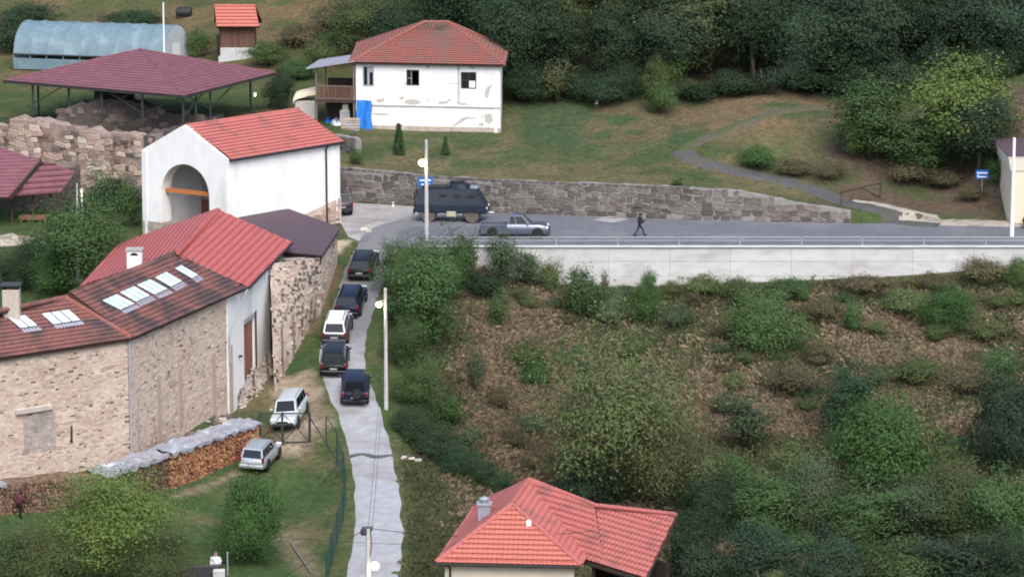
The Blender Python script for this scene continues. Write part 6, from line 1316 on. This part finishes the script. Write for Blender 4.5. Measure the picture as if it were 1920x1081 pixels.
# ------------------------------------------------------------------ vegetation
def leafmat(name, c1, c2, c3=None, tr=.25, t3=(.55, .7), s3=.9):
    m = mk(name, c1, c2, 2.2, .75, objrand=.22, detail=4, c3=c3, s3=s3, t3=t3, spec=.25, trans=tr); return m
LM = {'dark': leafmat('dark_leaf', (0.028, 0.056, 0.027), (0.041, 0.074, 0.034)), 'blue': leafmat('bluish_leaf', (0.033, 0.061, 0.034), (0.047, 0.080, 0.044)), 'mid': leafmat('mid_leaf', (0.059, 0.113, 0.038), (0.083, 0.145, 0.048)),
      'bright': leafmat('bright_leaf', (0.044, 0.106, 0.028), (0.067, 0.136, 0.038)), 'olive': leafmat('olive_leaf', (0.090, 0.127, 0.046), (0.122, 0.148, 0.056), (0.132, 0.129, 0.058)), 'brown': leafmat('autumn_leaf', (0.104, 0.113, 0.050), (0.083, 0.106, 0.040), (0.148, 0.129, 0.058)),
      'yellow': leafmat('yellow_green_leaf', (0.090, 0.158, 0.042), (0.137, 0.188, 0.048), (0.169, 0.194, 0.050)), 'grey': leafmat('grey_green_leaf', (0.075, 0.110, 0.055), (0.096, 0.134, 0.067)), 'cyp': leafmat('cypress_leaf', (0.023, 0.059, 0.020), (0.036, 0.077, 0.026), tr=.1),
      'dry': leafmat('dry_shrub_leaf', (0.137, 0.119, 0.062), (0.106, 0.096, 0.055), (0.093, 0.113, 0.048))}
def leaf_quads(C, Nrm, size, rs):
    """leaf faces at points C with rough normals Nrm"""
    n = len(C); r = rs.normal(size=(n, 3)); Nn = Nrm / (np.linalg.norm(Nrm, axis=1, keepdims=True) + 1e-9) + r * .38; Nn /= np.linalg.norm(Nn, axis=1, keepdims=True) + 1e-9
    a = np.cross(Nn, rs.normal(size=(n, 3))); a /= np.linalg.norm(a, axis=1, keepdims=True) + 1e-9; b = np.cross(Nn, a)
    s = size * rs.uniform(.6, 1.35, (n, 1)); k = rs.uniform(.45, .75, (n, 1))
    V = np.stack([C - a * s, C + b * s * k * .8 - Nn * s * .15, C + a * s, C - b * s * k * .8 - Nn * s * .15], 1).reshape(-1, 3)
    return V, np.arange(4 * n).reshape(n, 4)
def crown_mesh(seed, rx, rz, zc, nc, nl, leaf, shell=.5, spread=.30, shape='ball', flat=.7):
    rs = np.random.RandomState(seed); d = rs.normal(size=(nc, 3)); d /= np.linalg.norm(d, axis=1, keepdims=True)
    rr = (shell + (1 - shell) * rs.rand(nc)) ** .6
    nz = np.array([mnoise.noise(Vector(x * 1.7 + seed)) for x in d]); rr = rr * (.82 + .85 * nz) * rs.uniform(.85, 1.18, nc)
    if shape == 'cone':
        h = rs.rand(nc) ** .8; an = rs.rand(nc) * 6.283; q = (1 - h) * (.55 + .45 * np.sqrt(rs.rand(nc))); P = np.stack([np.cos(an) * q * rx, np.sin(an) * q * rx, (h * 2 - 1) * rz + zc], 1)
        d = np.stack([np.cos(an), np.sin(an), np.full(nc, .4)], 1)
    else:
        P = d * rr[:, None] * np.array([rx, rx, rz]) + np.array([0, 0, zc])
        if shape == 'dome': P[:, 2] = zc - rz + np.abs(P[:, 2] - zc + rz * .9) * 1.0
        if shape == 'layer': P[:, 2] += .35 * np.sin(P[:, 0] * 1.3 + seed) + .3 * np.sin(P[:, 1] * 1.5)
    keep = P[:, 2] > .08; P = P[keep]; d = d[keep]
    sp = spread * rx ** .5 * rs.uniform(.6, 1.4, len(P)); idx = np.repeat(np.arange(len(P)), nl)
    off = rs.normal(size=(len(idx), 3)) * sp[idx][:, None] * np.array([1, 1, flat]); C = P[idx] + off
    Nn = off / (np.linalg.norm(off, axis=1, keepdims=True) + 1e-6) * .55 + d[idx] * .75 + np.array([0, 0, .35])
    k = C[:, 2] > .03; V, F = leaf_quads(C[k], Nn[k], leaf, rs)
    return mesh_np('crown', V, F, [LM['mid']]), P
def trunk_mesh(seed, P, h, r, stems=1, limbs=9, mat='bark'):
    rs = random.Random(seed); m = MB()
    for k in range(stems):
        a = rs.uniform(0, 6.28); lean = (0 if stems == 1 else .22 * h) ; top = V3(math.cos(a) * lean + rs.uniform(-.04, .04) * h, math.sin(a) * lean, h); m.tube([(0, 0, -.4), top * .45 + V3(rs.uniform(-.05, .05) * h, 0, 0), top], [r, r * .72, r * .25], 7)
        for j in range(limbs // stems):
            t = rs.uniform(.35, .95); b = top * t; e = Vector(P[rs.randrange(len(P))]); mid_ = b.lerp(e, .5) + V3(0, 0, .1 * h * rs.random()); m.tube([b, mid_, b.lerp(e, .95)], [r * .42 * (1.1 - t), r * .28 * (1.1 - t), r * .08], 5, False)
    me = bpy.data.meshes.new('trunk'); me.from_pydata(m.v, [], m.f); me.materials.append(M[mat]); me.polygons.foreach_set('use_smooth', np.ones(len(me.polygons), dtype=bool)); return me
KIND = {}   # kind -> list of (crown mesh, trunk mesh), total height, half width
def defkind(k, n, H, hw, crown_args, trunk_args):
    L = []
    for i in range(n):
        cm, P = crown_mesh(hash_(k) + i * 13, *crown_args[0], **crown_args[1]); L.append((cm, trunk_mesh(i + 5, P, *trunk_args[0], **trunk_args[1])))
    KIND[k] = (L, H, hw)
def hash_(k): return sum(ord(c) * (i + 3) for i, c in enumerate(k)) % 900
defkind('broad', 3, 9.0, 3.5, ((3.3, 3.5, 5.4, 170, 80, .125), dict(spread=.38)), ((7.5, .22), dict(limbs=12)))
defkind('tall', 2, 10.5, 2.6, ((2.4, 4.7, 5.6, 150, 80, .125), dict(spread=.36)), ((9.5, .20), dict(limbs=12)))
defkind('layer', 2, 9.0, 3.8, ((3.6, 3.4, 5.4, 130, 95, .125), dict(spread=.36, shape='layer', flat=.35)), ((8, .2), dict(limbs=14)))
defkind('airy', 1, 10.0, 5.0, ((4.9, 4.7, 5.2, 420, 46, .10), dict(spread=.34, shell=.25)), ((8.5, .22), dict(limbs=34, stems=2)))
defkind('birch', 1, 8.0, 2.9, ((2.7, 3.6, 4.3, 230, 70, .085), dict(spread=.28, shell=.25)), ((7.8, .12), dict(limbs=16, mat='bark_pale')))
defkind('garden', 1, 9.0, 3.5, ((3.3, 3.4, 5.4, 260, 110, .075), dict(spread=.36)), ((7.5, .2), dict(limbs=12)))
defkind('shrub', 3, 2.6, 1.5, ((1.35, 1.15, 1.3, 80, 70, .068), dict(spread=.26, shell=.45)), ((1.9, .05), dict(limbs=10, stems=3)))
defkind('dense', 2, 4.6, 2.8, ((2.7, 2.2, 2.3, 190, 95, .08), dict(spread=.28, shell=.6)), ((3.6, .1), dict(limbs=10, stems=3)))
defkind('wisp', 3, 3.4, 1.1, ((1.0, 1.65, 1.75, 60, 56, .068), dict(spread=.24, shell=.2)), ((3.1, .045), dict(limbs=12, stems=4)))
defkind('cone', 1, 2.6, .62, ((.62, 1.3, 1.32, 150, 26, .065), dict(spread=.10, shape='cone')), ((2.0, .06), dict(limbs=3)))
defkind('weed', 3, .9, .6, ((.5, .42, .45, 30, 28, .05), dict(spread=.16, shell=.2)), ((.6, .015), dict(limbs=4, stems=3)))
vrs = random.Random(77); CNT = {}
def plant(kind, name, label, cat, loc, H, W, mat, group=None):
    L, h0, w0 = KIND[kind]; CNT[kind] = CNT.get(kind, 0) + 1; cm, tm = L[CNT[kind] % len(L)]
    t = thing(name, label, cat, loc, vrs.uniform(0, 6.28), group); sz = H / h0; sx = W / (2 * w0)
    for nm, me in (('crown', cm), ('trunk', tm)):
        o = link(nm if nm == 'crown' or kind in ('garden', 'broad', 'tall', 'layer', 'airy', 'birch') else 'stems', me, t); o.scale = (sx, sx, sz)
        if nm == 'crown': o.material_slots[0].link = 'OBJECT'; o.material_slots[0].material = LM[mat]
    return t
def mpp(p): return (p.y * math.cos(PITCH) - (p.z - CAMZ) * math.sin(PITCH)) / FPX      # metres per measured pixel at a place
def plant_px(kind, name, label, cat, u, v, hpx, wpx, mat, group=None, p=None):
    p = p or G(u, v)
    if p.x > -6.5 and 269.2 < p.y < 280 and v > 462: p = V3(p.x * 268.7 / p.y, 268.7, hz(p.x * 268.7 / p.y, 268.7))
    k = mpp(p); return plant(kind, name, label, cat, p + V3(0, 0, -.05), hpx * k * 1.02, wpx * k, mat, group)
# --- the dark wood on the hill (unlike kinds, alike within a kind)
wl = {'dark': 'dark green tree in the dense wood on the hillside', 'blue': 'bluish green tree in the dense wood on the hillside', 'olive': 'olive tree in the wood behind the old white house', 'brown': 'brownish autumn tree in the wood behind the old white house'}
rs = random.Random(3)
def wood_tree(x, y, mat, kind, H, W): plant(kind, 'forest_tree', wl[mat], 'tree', V3(x, y, hz(x, y) - .1), H, W, mat, {'dark': 'dark trees in the wood', 'blue': 'bluish trees in the wood', 'olive': 'olive trees in the wood', 'brown': 'autumn trees in the wood'}[mat])
for row, (y0, n, Hm) in enumerate(((309.5, 15, 8.5), (315.5, 16, 10.5), (323, 15, 11.5), (333, 14, 12))):
    for i in range(n):
        x = 1.0 + i * (56.0 - row) / n + rs.uniform(-1.3, 1.3) - row * 1.5; y = y0 + rs.uniform(-1.5, 2.0)
        if row == 0 and 22 < x < 30: y += 1.5
        mat = rs.choices(['blue', 'dark', 'olive', 'brown'], [.62, .38, 0, 0] if x > 19 else [.05, .45, .30, .20])[0]
        wood_tree(x, y, mat, rs.choice(['broad', 'layer', 'tall', 'broad']), Hm * rs.uniform(.8, 1.2), rs.uniform(5.5, 8.0))
for (x, y, mt, k, H, W) in ((-9.5, 318, 'dark', 'broad', 7, 6), (-4.5, 319, 'dark', 'broad', 8, 7), (-13.5, 324, 'olive', 'broad', 6, 6), (-7, 325, 'brown', 'tall', 8, 6)): wood_tree(x, y, mt, k, H, W)
def some(L, name, cat):
    for (k, u, v, h, w_, mat, lab) in L: plant_px(k, name, lab, cat, u, v, h, w_, mat)
# undergrowth at the wood's edge
ue = 'low shrub at the shady edge of the wood'
for i in range(26):
    x = 1.5 + i * 2.05 + rs.uniform(-.6, .6); y = 306.8 + rs.uniform(-.8, 1.6) + (1.2 if 22 < x < 31 else 0); plant(rs.choice(['shrub', 'wisp', 'dense']), 'undergrowth_shrub', ue, 'shrub', V3(x, y, hz(x, y) - .1), rs.uniform(1.6, 4.2), rs.uniform(2.6, 5.6), rs.choice(['dark', 'blue', 'dark', 'blue']) if x > 16 else rs.choice(['dark', 'olive', 'brown', 'dark']), 'shrubs along the wood edge')
some([('wisp', 1262, 178, 110, 50, 'yellow', 'yellow green sapling against the dark wood'), ('shrub', 1237, 212, 60, 70, 'mid', 'green shrub standing out from the wood edge above the track bend'),
      ('tall', 1630, 302, 175, 150, 'mid', 'left one of the two big trees above the brown bank'), ('tall', 1715, 325, 125, 150, 'mid', 'middle green tree filling the gap between the bank trees'), ('broad', 1800, 322, 205, 215, 'yellow', 'yellow topped big tree above the blue sign'), ('broad', 1835, 330, 160, 130, 'blue', 'bluish tree in front of the yellow topped tree near the sign'),
      ('wisp', 1598, 300, 100, 55, 'yellow', 'yellowish slim bush at the left foot of the bank trees')], 'tree', 'tree')
some([('cone', 748, 291, 57, 27, 'cyp', 'taller clipped cypress on the lawn before the old white house'), ('cone', 835, 290, 34, 18, 'cyp', 'shorter clipped cypress on the lawn before the old white house')], 'cypress', 'cypress')
some([('shrub', 1420, 318, 46, 80, 'bright', 'bright green bramble patch inside the track bend'), ('shrub', 1490, 330, 34, 90, 'dry', 'brown bramble on the bank right of the track'), ('shrub', 1560, 335, 36, 70, 'dry', 'brown scrub under the slim yellow bush'), ('shrub', 1700, 340, 40, 110, 'dry', 'brown scrub on the bank behind the steel barrier'), ('shrub', 1770, 352, 34, 80, 'dry', 'brown scrub left of the blue sign on the bank'), ('shrub', 1870, 345, 50, 50, 'mid', 'green bush between the blue sign and the beige building'), ('shrub', 1825, 375, 26, 60, 'dry', 'low brown scrub at the foot of the blue sign'),
      ('weed', 1270, 348, 14, 36, 'bright', 'small bright weed on the stone wall edge'), ('shrub', 668, 308, 30, 34, 'mid', 'small green bush at the end of the stone wall stub'),
      ('dense', 525, 205, 80, 56, 'dark', 'dark round bush at the corner of the maroon shelter'), ('shrub', 370, 108, 58, 52, 'mid', 'round green bush between the greenhouse and the timber hut'), ('shrub', 505, 122, 42, 90, 'mid', 'green bush right of the timber hut'), ('shrub', 560, 150, 40, 90, 'mid', 'green bush on the slope above the shelter corner'), ('shrub', 600, 120, 46, 80, 'olive', 'olive scrub on the slope left of the porch roof'),
      ('shrub', 640, 95, 44, 80, 'mid', 'green scrub above the porch roof'), ('shrub', 560, 85, 40, 110, 'dry', 'brown scrub on the upper slope right of the hut'), ('shrub', 630, 50, 44, 120, 'dry', 'brown scrub high on the slope left of the farmhouse roof'), ('shrub', 700, 45, 50, 110, 'olive', 'olive scrub behind the left end of the farmhouse roof'), ('shrub', 20, 100, 70, 90, 'dark', 'dark bush left of the greenhouse'), ('shrub', 60, 45, 40, 120, 'dark', 'dark scrub on the meadow behind the greenhouse left end'), ('shrub', 250, 45, 26, 140, 'dark', 'dark scrub strip above the middle of the greenhouse'),
      ('shrub', 210, 400, 70, 90, 'dark', 'dark bush at the foot of the church ruin'), ('shrub', 245, 425, 90, 60, 'mid', 'green bush left of the gate building'), ('shrub', 235, 350, 40, 60, 'dark', 'dark ivy bush by the ruin corner'), ('dense', 120, 548, 95, 130, 'bright', 'bright green bush under the birch behind the old tiled roof'), ('dense', 30, 545, 80, 80, 'dark', 'dark bush beside the capped chimney'), ('shrub', 215, 505, 80, 80, 'mid', 'green bush behind the red sheet roof'), ('shrub', 60, 490, 50, 60, 'dark', 'dark bush before the low white wall')], 'shrub', 'shrub')
plant_px('birch', 'birch_tree', 'airy birch tree with pale trunk in the monastery yard', 'tree', 150, 545, 225, 195, 'mid', p=V3((150 - 960) / FPX * 262.0, 257.5, hz((150 - 960) / FPX * 262.0, 257.5)))
# --- the slope below the road
some([('dense', 760, 560, 115, 110, 'mid', 'dense green bush right of the leading black estate'), ('tall', 795, 655, 205, 130, 'mid', 'tallest green bush right of the lane beside the lamp pole'), ('dense', 835, 560, 110, 100, 'mid', 'green bush on the slope below the concrete pole'), ('wisp', 868, 535, 112, 84, 'mid', 'upright bush reaching over the railing before the pickup'), ('wisp', 945, 532, 105, 80, 'grey', 'thin grey green bush before the left railing posts'), ('wisp', 990, 528, 80, 70, 'grey', 'thin leafless looking bush against the concrete wall'), ('wisp', 1030, 525, 62, 60, 'olive', 'small olive bush against the concrete wall'),
      ('shrub', 905, 560, 60, 90, 'dark', 'dark low bush under the concrete wall left end'), ('shrub', 1090, 600, 100, 90, 'mid', 'green bush below the first clear stretch of concrete wall'), ('dense', 1206, 606, 80, 66, 'bright', 'dark glossy bush below the middle of the concrete wall'), ('wisp', 1216, 560, 66, 34, 'mid', 'slim sprig rising from the glossy bush against the wall'), ('shrub', 1150, 610, 60, 70, 'grey', 'grey green bush left of the glossy bush'), ('shrub', 1265, 615, 46, 70, 'grey', 'low grey bush right of the glossy bush'),
      ('dense', 1435, 660, 112, 150, 'mid', 'wide green bush on the upper slope right of centre'), ('shrub', 1395, 575, 54, 80, 'olive', 'olive bush close below the concrete wall'), ('wisp', 1600, 628, 72, 54, 'mid', 'small green bush right of the wide upper bush'), ('shrub', 1540, 600, 40, 90, 'dry', 'brown scrub below the wall between two green bushes'), ('dense', 1778, 622, 84, 110, 'bright', 'bright green bush on the upper slope near the photo edge'), ('shrub', 1700, 590, 46, 100, 'olive', 'olive scrub left of the bright upper bush'), ('shrub', 1845, 532, 46, 110, 'dry', 'reddish dry scrub against the right end of the concrete wall'), ('dense', 1915, 540, 60, 60, 'mid', 'green bush cut by the photo edge under the wall'), ('shrub', 1850, 640, 40, 90, 'olive', 'olive scrub below the bright upper bush'),
      ('shrub', 1310, 550, 36, 90, 'olive', 'low olive scrub at the wall foot'), ('shrub', 1480, 550, 30, 100, 'mid', 'low green scrub at the wall foot right of the olive scrub'), ('shrub', 1620, 545, 30, 120, 'dry', 'low brown scrub at the wall foot further right'), ('weed', 1300, 522, 26, 16, 'mid', 'tiny sapling standing against the concrete wall'), ('weed', 1573, 527, 18, 18, 'mid', 'tiny sprig at the foot of the concrete wall'), ('weed', 1524, 524, 26, 12, 'dry', 'dry brown twig against the concrete wall'), ('weed', 1133, 532, 44, 24, 'dry', 'dry reddish sapling against the left concrete wall'),
      ('wisp', 892, 740, 96, 50, 'grey', 'lone grey green sapling on the dry slope'), ('shrub', 985, 690, 56, 80, 'olive', 'olive bush on the dry slope left of the walnut'), ('wisp', 935, 620, 84, 50, 'mid', 'small green sapling on the dry slope below the railing'), ('shrub', 1005, 725, 50, 70, 'bright', 'bright bush at the left edge of the walnut crown'), ('dense', 1100, 955, 100, 130, 'blue', 'dark bluish bush directly above the red roof'), ('wisp', 1310, 965, 150, 90, 'brown', 'brownish thin bush right of the walnut foot'), ('wisp', 1400, 850, 120, 110, 'grey', 'grey green bush on the mid slope right of the walnut'),
      ('dense', 1665, 915, 175, 222, 'bright', 'big dense bright green round bush on the right slope'), ('tall', 1590, 830, 150, 110, 'dark', 'dark upright bush behind the big round bush'), ('dense', 1890, 900, 210, 150, 'blue', 'bluish dark tree cut by the right photo edge'), ('shrub', 1875, 730, 80, 80, 'mid', 'green bush above the bluish edge tree'), ('shrub', 1815, 740, 60, 90, 'dry', 'brown scrub left of the bluish edge tree'), ('shrub', 1720, 720, 50, 110, 'olive', 'olive scrub above the big round bush'), ('shrub', 1480, 740, 60, 110, 'dry', 'dark brown scrub in the middle of the right slope'), ('shrub', 1540, 690, 50, 70, 'dry', 'brown scrub above the dark upright bush')], 'shrub', 'shrub')
plant_px('airy', 'walnut_tree', 'large sparse olive brown tree in the middle of the slope', 'tree', 1150, 950, 345, 340, 'olive')
plant_px('airy', 'slope_tree', 'sparse olive tree overlapping the right side of the large slope tree', 'tree', 1235, 960, 230, 190, 'brown')
some([('dense', 760, 690, 100, 80, 'mid', 'green bush right of the lamp pole foot'), ('dense', 780, 765, 90, 90, 'mid', 'round bush on the verge below the lamp pole'), ('shrub', 745, 610, 60, 60, 'dark', 'dark bush behind the lamp pole'), ('dense', 775, 830, 70, 90, 'dark', 'dark hedge bush at the top of the verge hedge'), ('dense', 812, 858, 62, 90, 'dark', 'second dark bush down the verge hedge'), ('dense', 850, 884, 60, 90, 'dark', 'third dark bush down the verge hedge'), ('dense', 888, 906, 56, 86, 'dark', 'fourth dark bush down the verge hedge'), ('dense', 925, 926, 50, 80, 'dark', 'lowest dark bush of the verge hedge by the red roof'), ('shrub', 840, 800, 60, 70, 'bright', 'bright leafy bush above the verge hedge'), ('wisp', 880, 850, 60, 50, 'grey', 'grey green bush above the lower verge hedge')], 'hedge_bush', 'bush')
lowr = [(1330, 1010, 120, 120, 'dark', 'dark bush right of the red roofed house'), (1300, 1095, 130, 120, 'dark', 'dark bush below the right end of the red roof'), (1440, 1020, 150, 130, 'mid', 'green bush standing in front at lower right of the walnut'), (1530, 1000, 150, 140, 'grey', 'grey green tree below the round bush'), (1420, 1110, 130, 150, 'blue', 'bluish bush at the bottom edge right of the house'), (1620, 1040, 150, 150, 'mid', 'green tree below the big round bush'), (1560, 1120, 120, 140, 'blue', 'bluish bush at the bottom edge below the grey green tree'), (1710, 1030, 140, 150, 'grey', 'grey green bush right of the tree below the round bush'), (1690, 1130, 130, 160, 'mid', 'green bush at the bottom edge near the corner'), (1800, 1010, 150, 150, 'olive', 'olive tree at lower right under the bluish tree'), (1880, 1050, 170, 150, 'mid', 'green tree at the right edge near the bottom corner'), (1800, 1130, 140, 170, 'blue', 'bluish bush at the bottom edge before the corner'), (1910, 1140, 130, 150, 'dark', 'dark bush in the bottom right corner'), (1480, 900, 70, 90, 'olive', 'olive bush left of the big round bush foot'), (1370, 930, 80, 90, 'mid', 'green bush between the two mid slope bushes')]
for i, (u, v, h, w_, mat, lab) in enumerate(lowr): plant_px(['dense', 'broad', 'tall'][i % 3] if h > 100 else 'shrub', 'bush', lab, 'bush', u, min(v, 1078), h, w_, mat, p=(None if v < 1080 else (lambda p: V3(p.x * .985, p.y - (v - 1078) * .10, hz(p.x * .985, p.y - (v - 1078) * .10)))(G(u, 1078))))
# scrub filling the slope between the bushes
sl = {'olive': 'low olive scrub bush on the dry slope', 'dry': 'low brown scrub bush on the dry slope', 'mid': 'low green scrub bush on the dry slope', 'grey': 'low grey green scrub bush on the dry slope', 'blue': 'bluish thicket bush at the foot of the slope', 'dark': 'dark thicket bush at the foot of the slope'}
sg = {k: v.replace('bush', 'bushes') for k, v in sl.items()}; rs = random.Random(21)
def scrub(x, y, mat, kind, H, W): plant(kind, 'scrub_bush', sl[mat], 'scrub', V3(x, y, hz(x, y) - .08), H, W, mat, sg[mat])
for i in range(44): scrub(-3 + i * 1.08 + rs.uniform(-.6, .6), 268.3 - rs.uniform(0, 3.4), rs.choice(['olive', 'dry', 'mid', 'grey', 'olive']), rs.choice(['shrub', 'shrub', 'wisp']), rs.uniform(.7, 1.5), rs.uniform(1.2, 2.4))
for i in range(64): scrub(rs.uniform(-2, 40), rs.uniform(238, 264), rs.choice(['olive', 'dry', 'mid', 'grey', 'dry']), rs.choice(['shrub', 'wisp', 'shrub']), rs.uniform(.6, 1.7), rs.uniform(1.0, 2.4))
for i in range(34):
    x, y = rs.uniform(10.5, 36), rs.uniform(214, 233); scrub(x, y, rs.choice(['olive', 'mid', 'grey', 'blue', 'dark', 'grey']), rs.choice(['shrub', 'wisp', 'dense']), rs.uniform(1.6, 3.6), rs.uniform(2.2, 4.4))
# --- lower left yard
plant_px('dense', 'shrub', 'bright green rounded bush in the yard below the hatchback', 'bush', 470, 1056, 165, 128, 'bright')
def near(u, Y): x = (u - 960) / FPX * (Y * 1.03); return V3(x, Y, hz(x, Y))
for (u, Y, H, W, mat, lab) in ((205, 206.5, 7.9, 8.6, 'yellow', 'large yellow green tree filling the bottom left corner'), (290, 204.5, 5.4, 5.2, 'olive', 'olive tree at the bottom edge right of the yellow green tree'), (85, 204, 5.0, 6.0, 'olive', 'smaller olive tree at the bottom left photo edge'), (15, 206, 3.6, 4.4, 'mid', 'low green bush at the left photo edge')):
    plant('garden', 'garden_tree', lab, 'tree', near(u, Y), H, W, mat)
# --- ground cover nobody could count
def blades(name, label, N, xr, yr, hgt, mats, dens, seed, lean=.5, per=5, wdt=.06, spr=.42):
    rs = np.random.RandomState(seed); X = rs.uniform(*xr, N); Y = rs.uniform(*yr, N); k = dens(X, Y) > rs.rand(N); X, Y = X[k], Y[k]; Z = HT(X, Y)
    n = len(X); idx = np.repeat(np.arange(n), per); m = len(idx); a = rs.rand(m) * 6.283; L = rs.uniform(*hgt, m) * (.6 + .8 * vnoise(X, Y, 4, seed)[idx]); ln = rs.rand(m) * lean + .1
    bx = X[idx] + rs.normal(size=m) * spr; by = Y[idx] + rs.normal(size=m) * spr; kp = (dens(bx, by) > .02) & (HT(bx, by, False) - Z[idx] < .8); idx = idx[kp]; a = a[kp]; L = L[kp]; ln = ln[kp]; bx = bx[kp]; by = by[kp]; m = len(idx); bz = HT(bx, by) - .03
    dx, dy = np.cos(a), np.sin(a); wv = wdt * rs.uniform(.6, 1.6, m)
    V = np.stack([np.stack([bx - dy * wv, by + dx * wv, bz], 1), np.stack([bx + dy * wv, by - dx * wv, bz], 1), np.stack([bx + dx * L * ln + dy * wv * .6, by + dy * L * ln - dx * wv * .6, bz + L * (1 - ln * .55)], 1), np.stack([bx + dx * L * ln * 1.6, by + dy * L * ln * 1.6, bz + L * (1 - ln * .75)], 1)], 1).reshape(-1, 3)
    F = np.arange(4 * m).reshape(m, 4); me = mesh_np(name, V, F, mats); me.polygons.foreach_set('material_index', rs.choice(len(mats), m).astype(np.int32))
    tag(link(name, me), label, name.replace('_', ' '), None, 'stuff')
DRY = [mk('dry_bracken_a', (.225, .165, .105), (.175, .13, .085), .8, .95), mk('dry_bracken_b', (.305, .235, .158), (.23, .175, .115), .8, .95), mk('dry_bracken_c', (.135, .102, .068), (.175, .128, .085), .8, .95)]
GRN = [mk('weed_green_a', (.060, .080, .034), (.080, .098, .042), .8, .95), mk('weed_green_b', (.088, .098, .046), (.118, .112, .058), .8, .95)]
LAWN = [mk('lawn_blade_a', (.046, .066, .028), (.064, .08, .034), .8, .95), mk('lawn_blade_b', (.085, .082, .042), (.105, .095, .052), .8, .95)]
lnf = lambda X, Y: (lambda q: (q[0] > q[2] + .05))(lane_near(X, Y))
def rav(X, Y): return sstep(-4.8, -2.5, X) * (Y < 269.4) * ~((X > -5) & (X < 10) & (Y < 211))
n1f = lambda X, Y: fbm(X, Y, 9, 21)
hum = lambda X, Y: .35 + .65 * sstep(.42, .58, fbm(X, Y, 1.6, 71, 2))
blades('bracken', 'dry brown bracken covering the slope below the road', 46000, (-5, 46), (205, 269.5), (.22, .62), DRY, lambda X, Y: hum(X, Y) * rav(X, Y) * (1 - .85 * sstep(.45, .58, n1f(X, Y))), 4, .95, 10, .012)
blades('weeds', 'green weeds growing among the bracken on the slope', 46000, (-7, 46), (205, 269.5), (.15, .5), GRN, lambda X, Y: np.maximum(rav(X, Y) * (.24 + .76 * sstep(.43, .56, n1f(X, Y))), sstep(-7.6, -6.8, X) * (X < -3) * .8 * (Y < 262)) * lnf(X, Y), 6, .8, 8, .014)
blades('grass', 'short grass on the yard, verges and terrace meadow', 34000, (-44, 44), (197, 345), (.05, .17), LAWN, lambda X, Y: lnf(X, Y) * np.where(Y > np.interp(X, BX, BY) + .5, .8 * (1 - sstep(0, 2, X) * (Y > 307)), ((X < -5.5) & (Y < 252) & ~((X < -15.5) & (Y > 218 + (X + 31) * 1.35))) * .9), 8, .6, 4, .016)
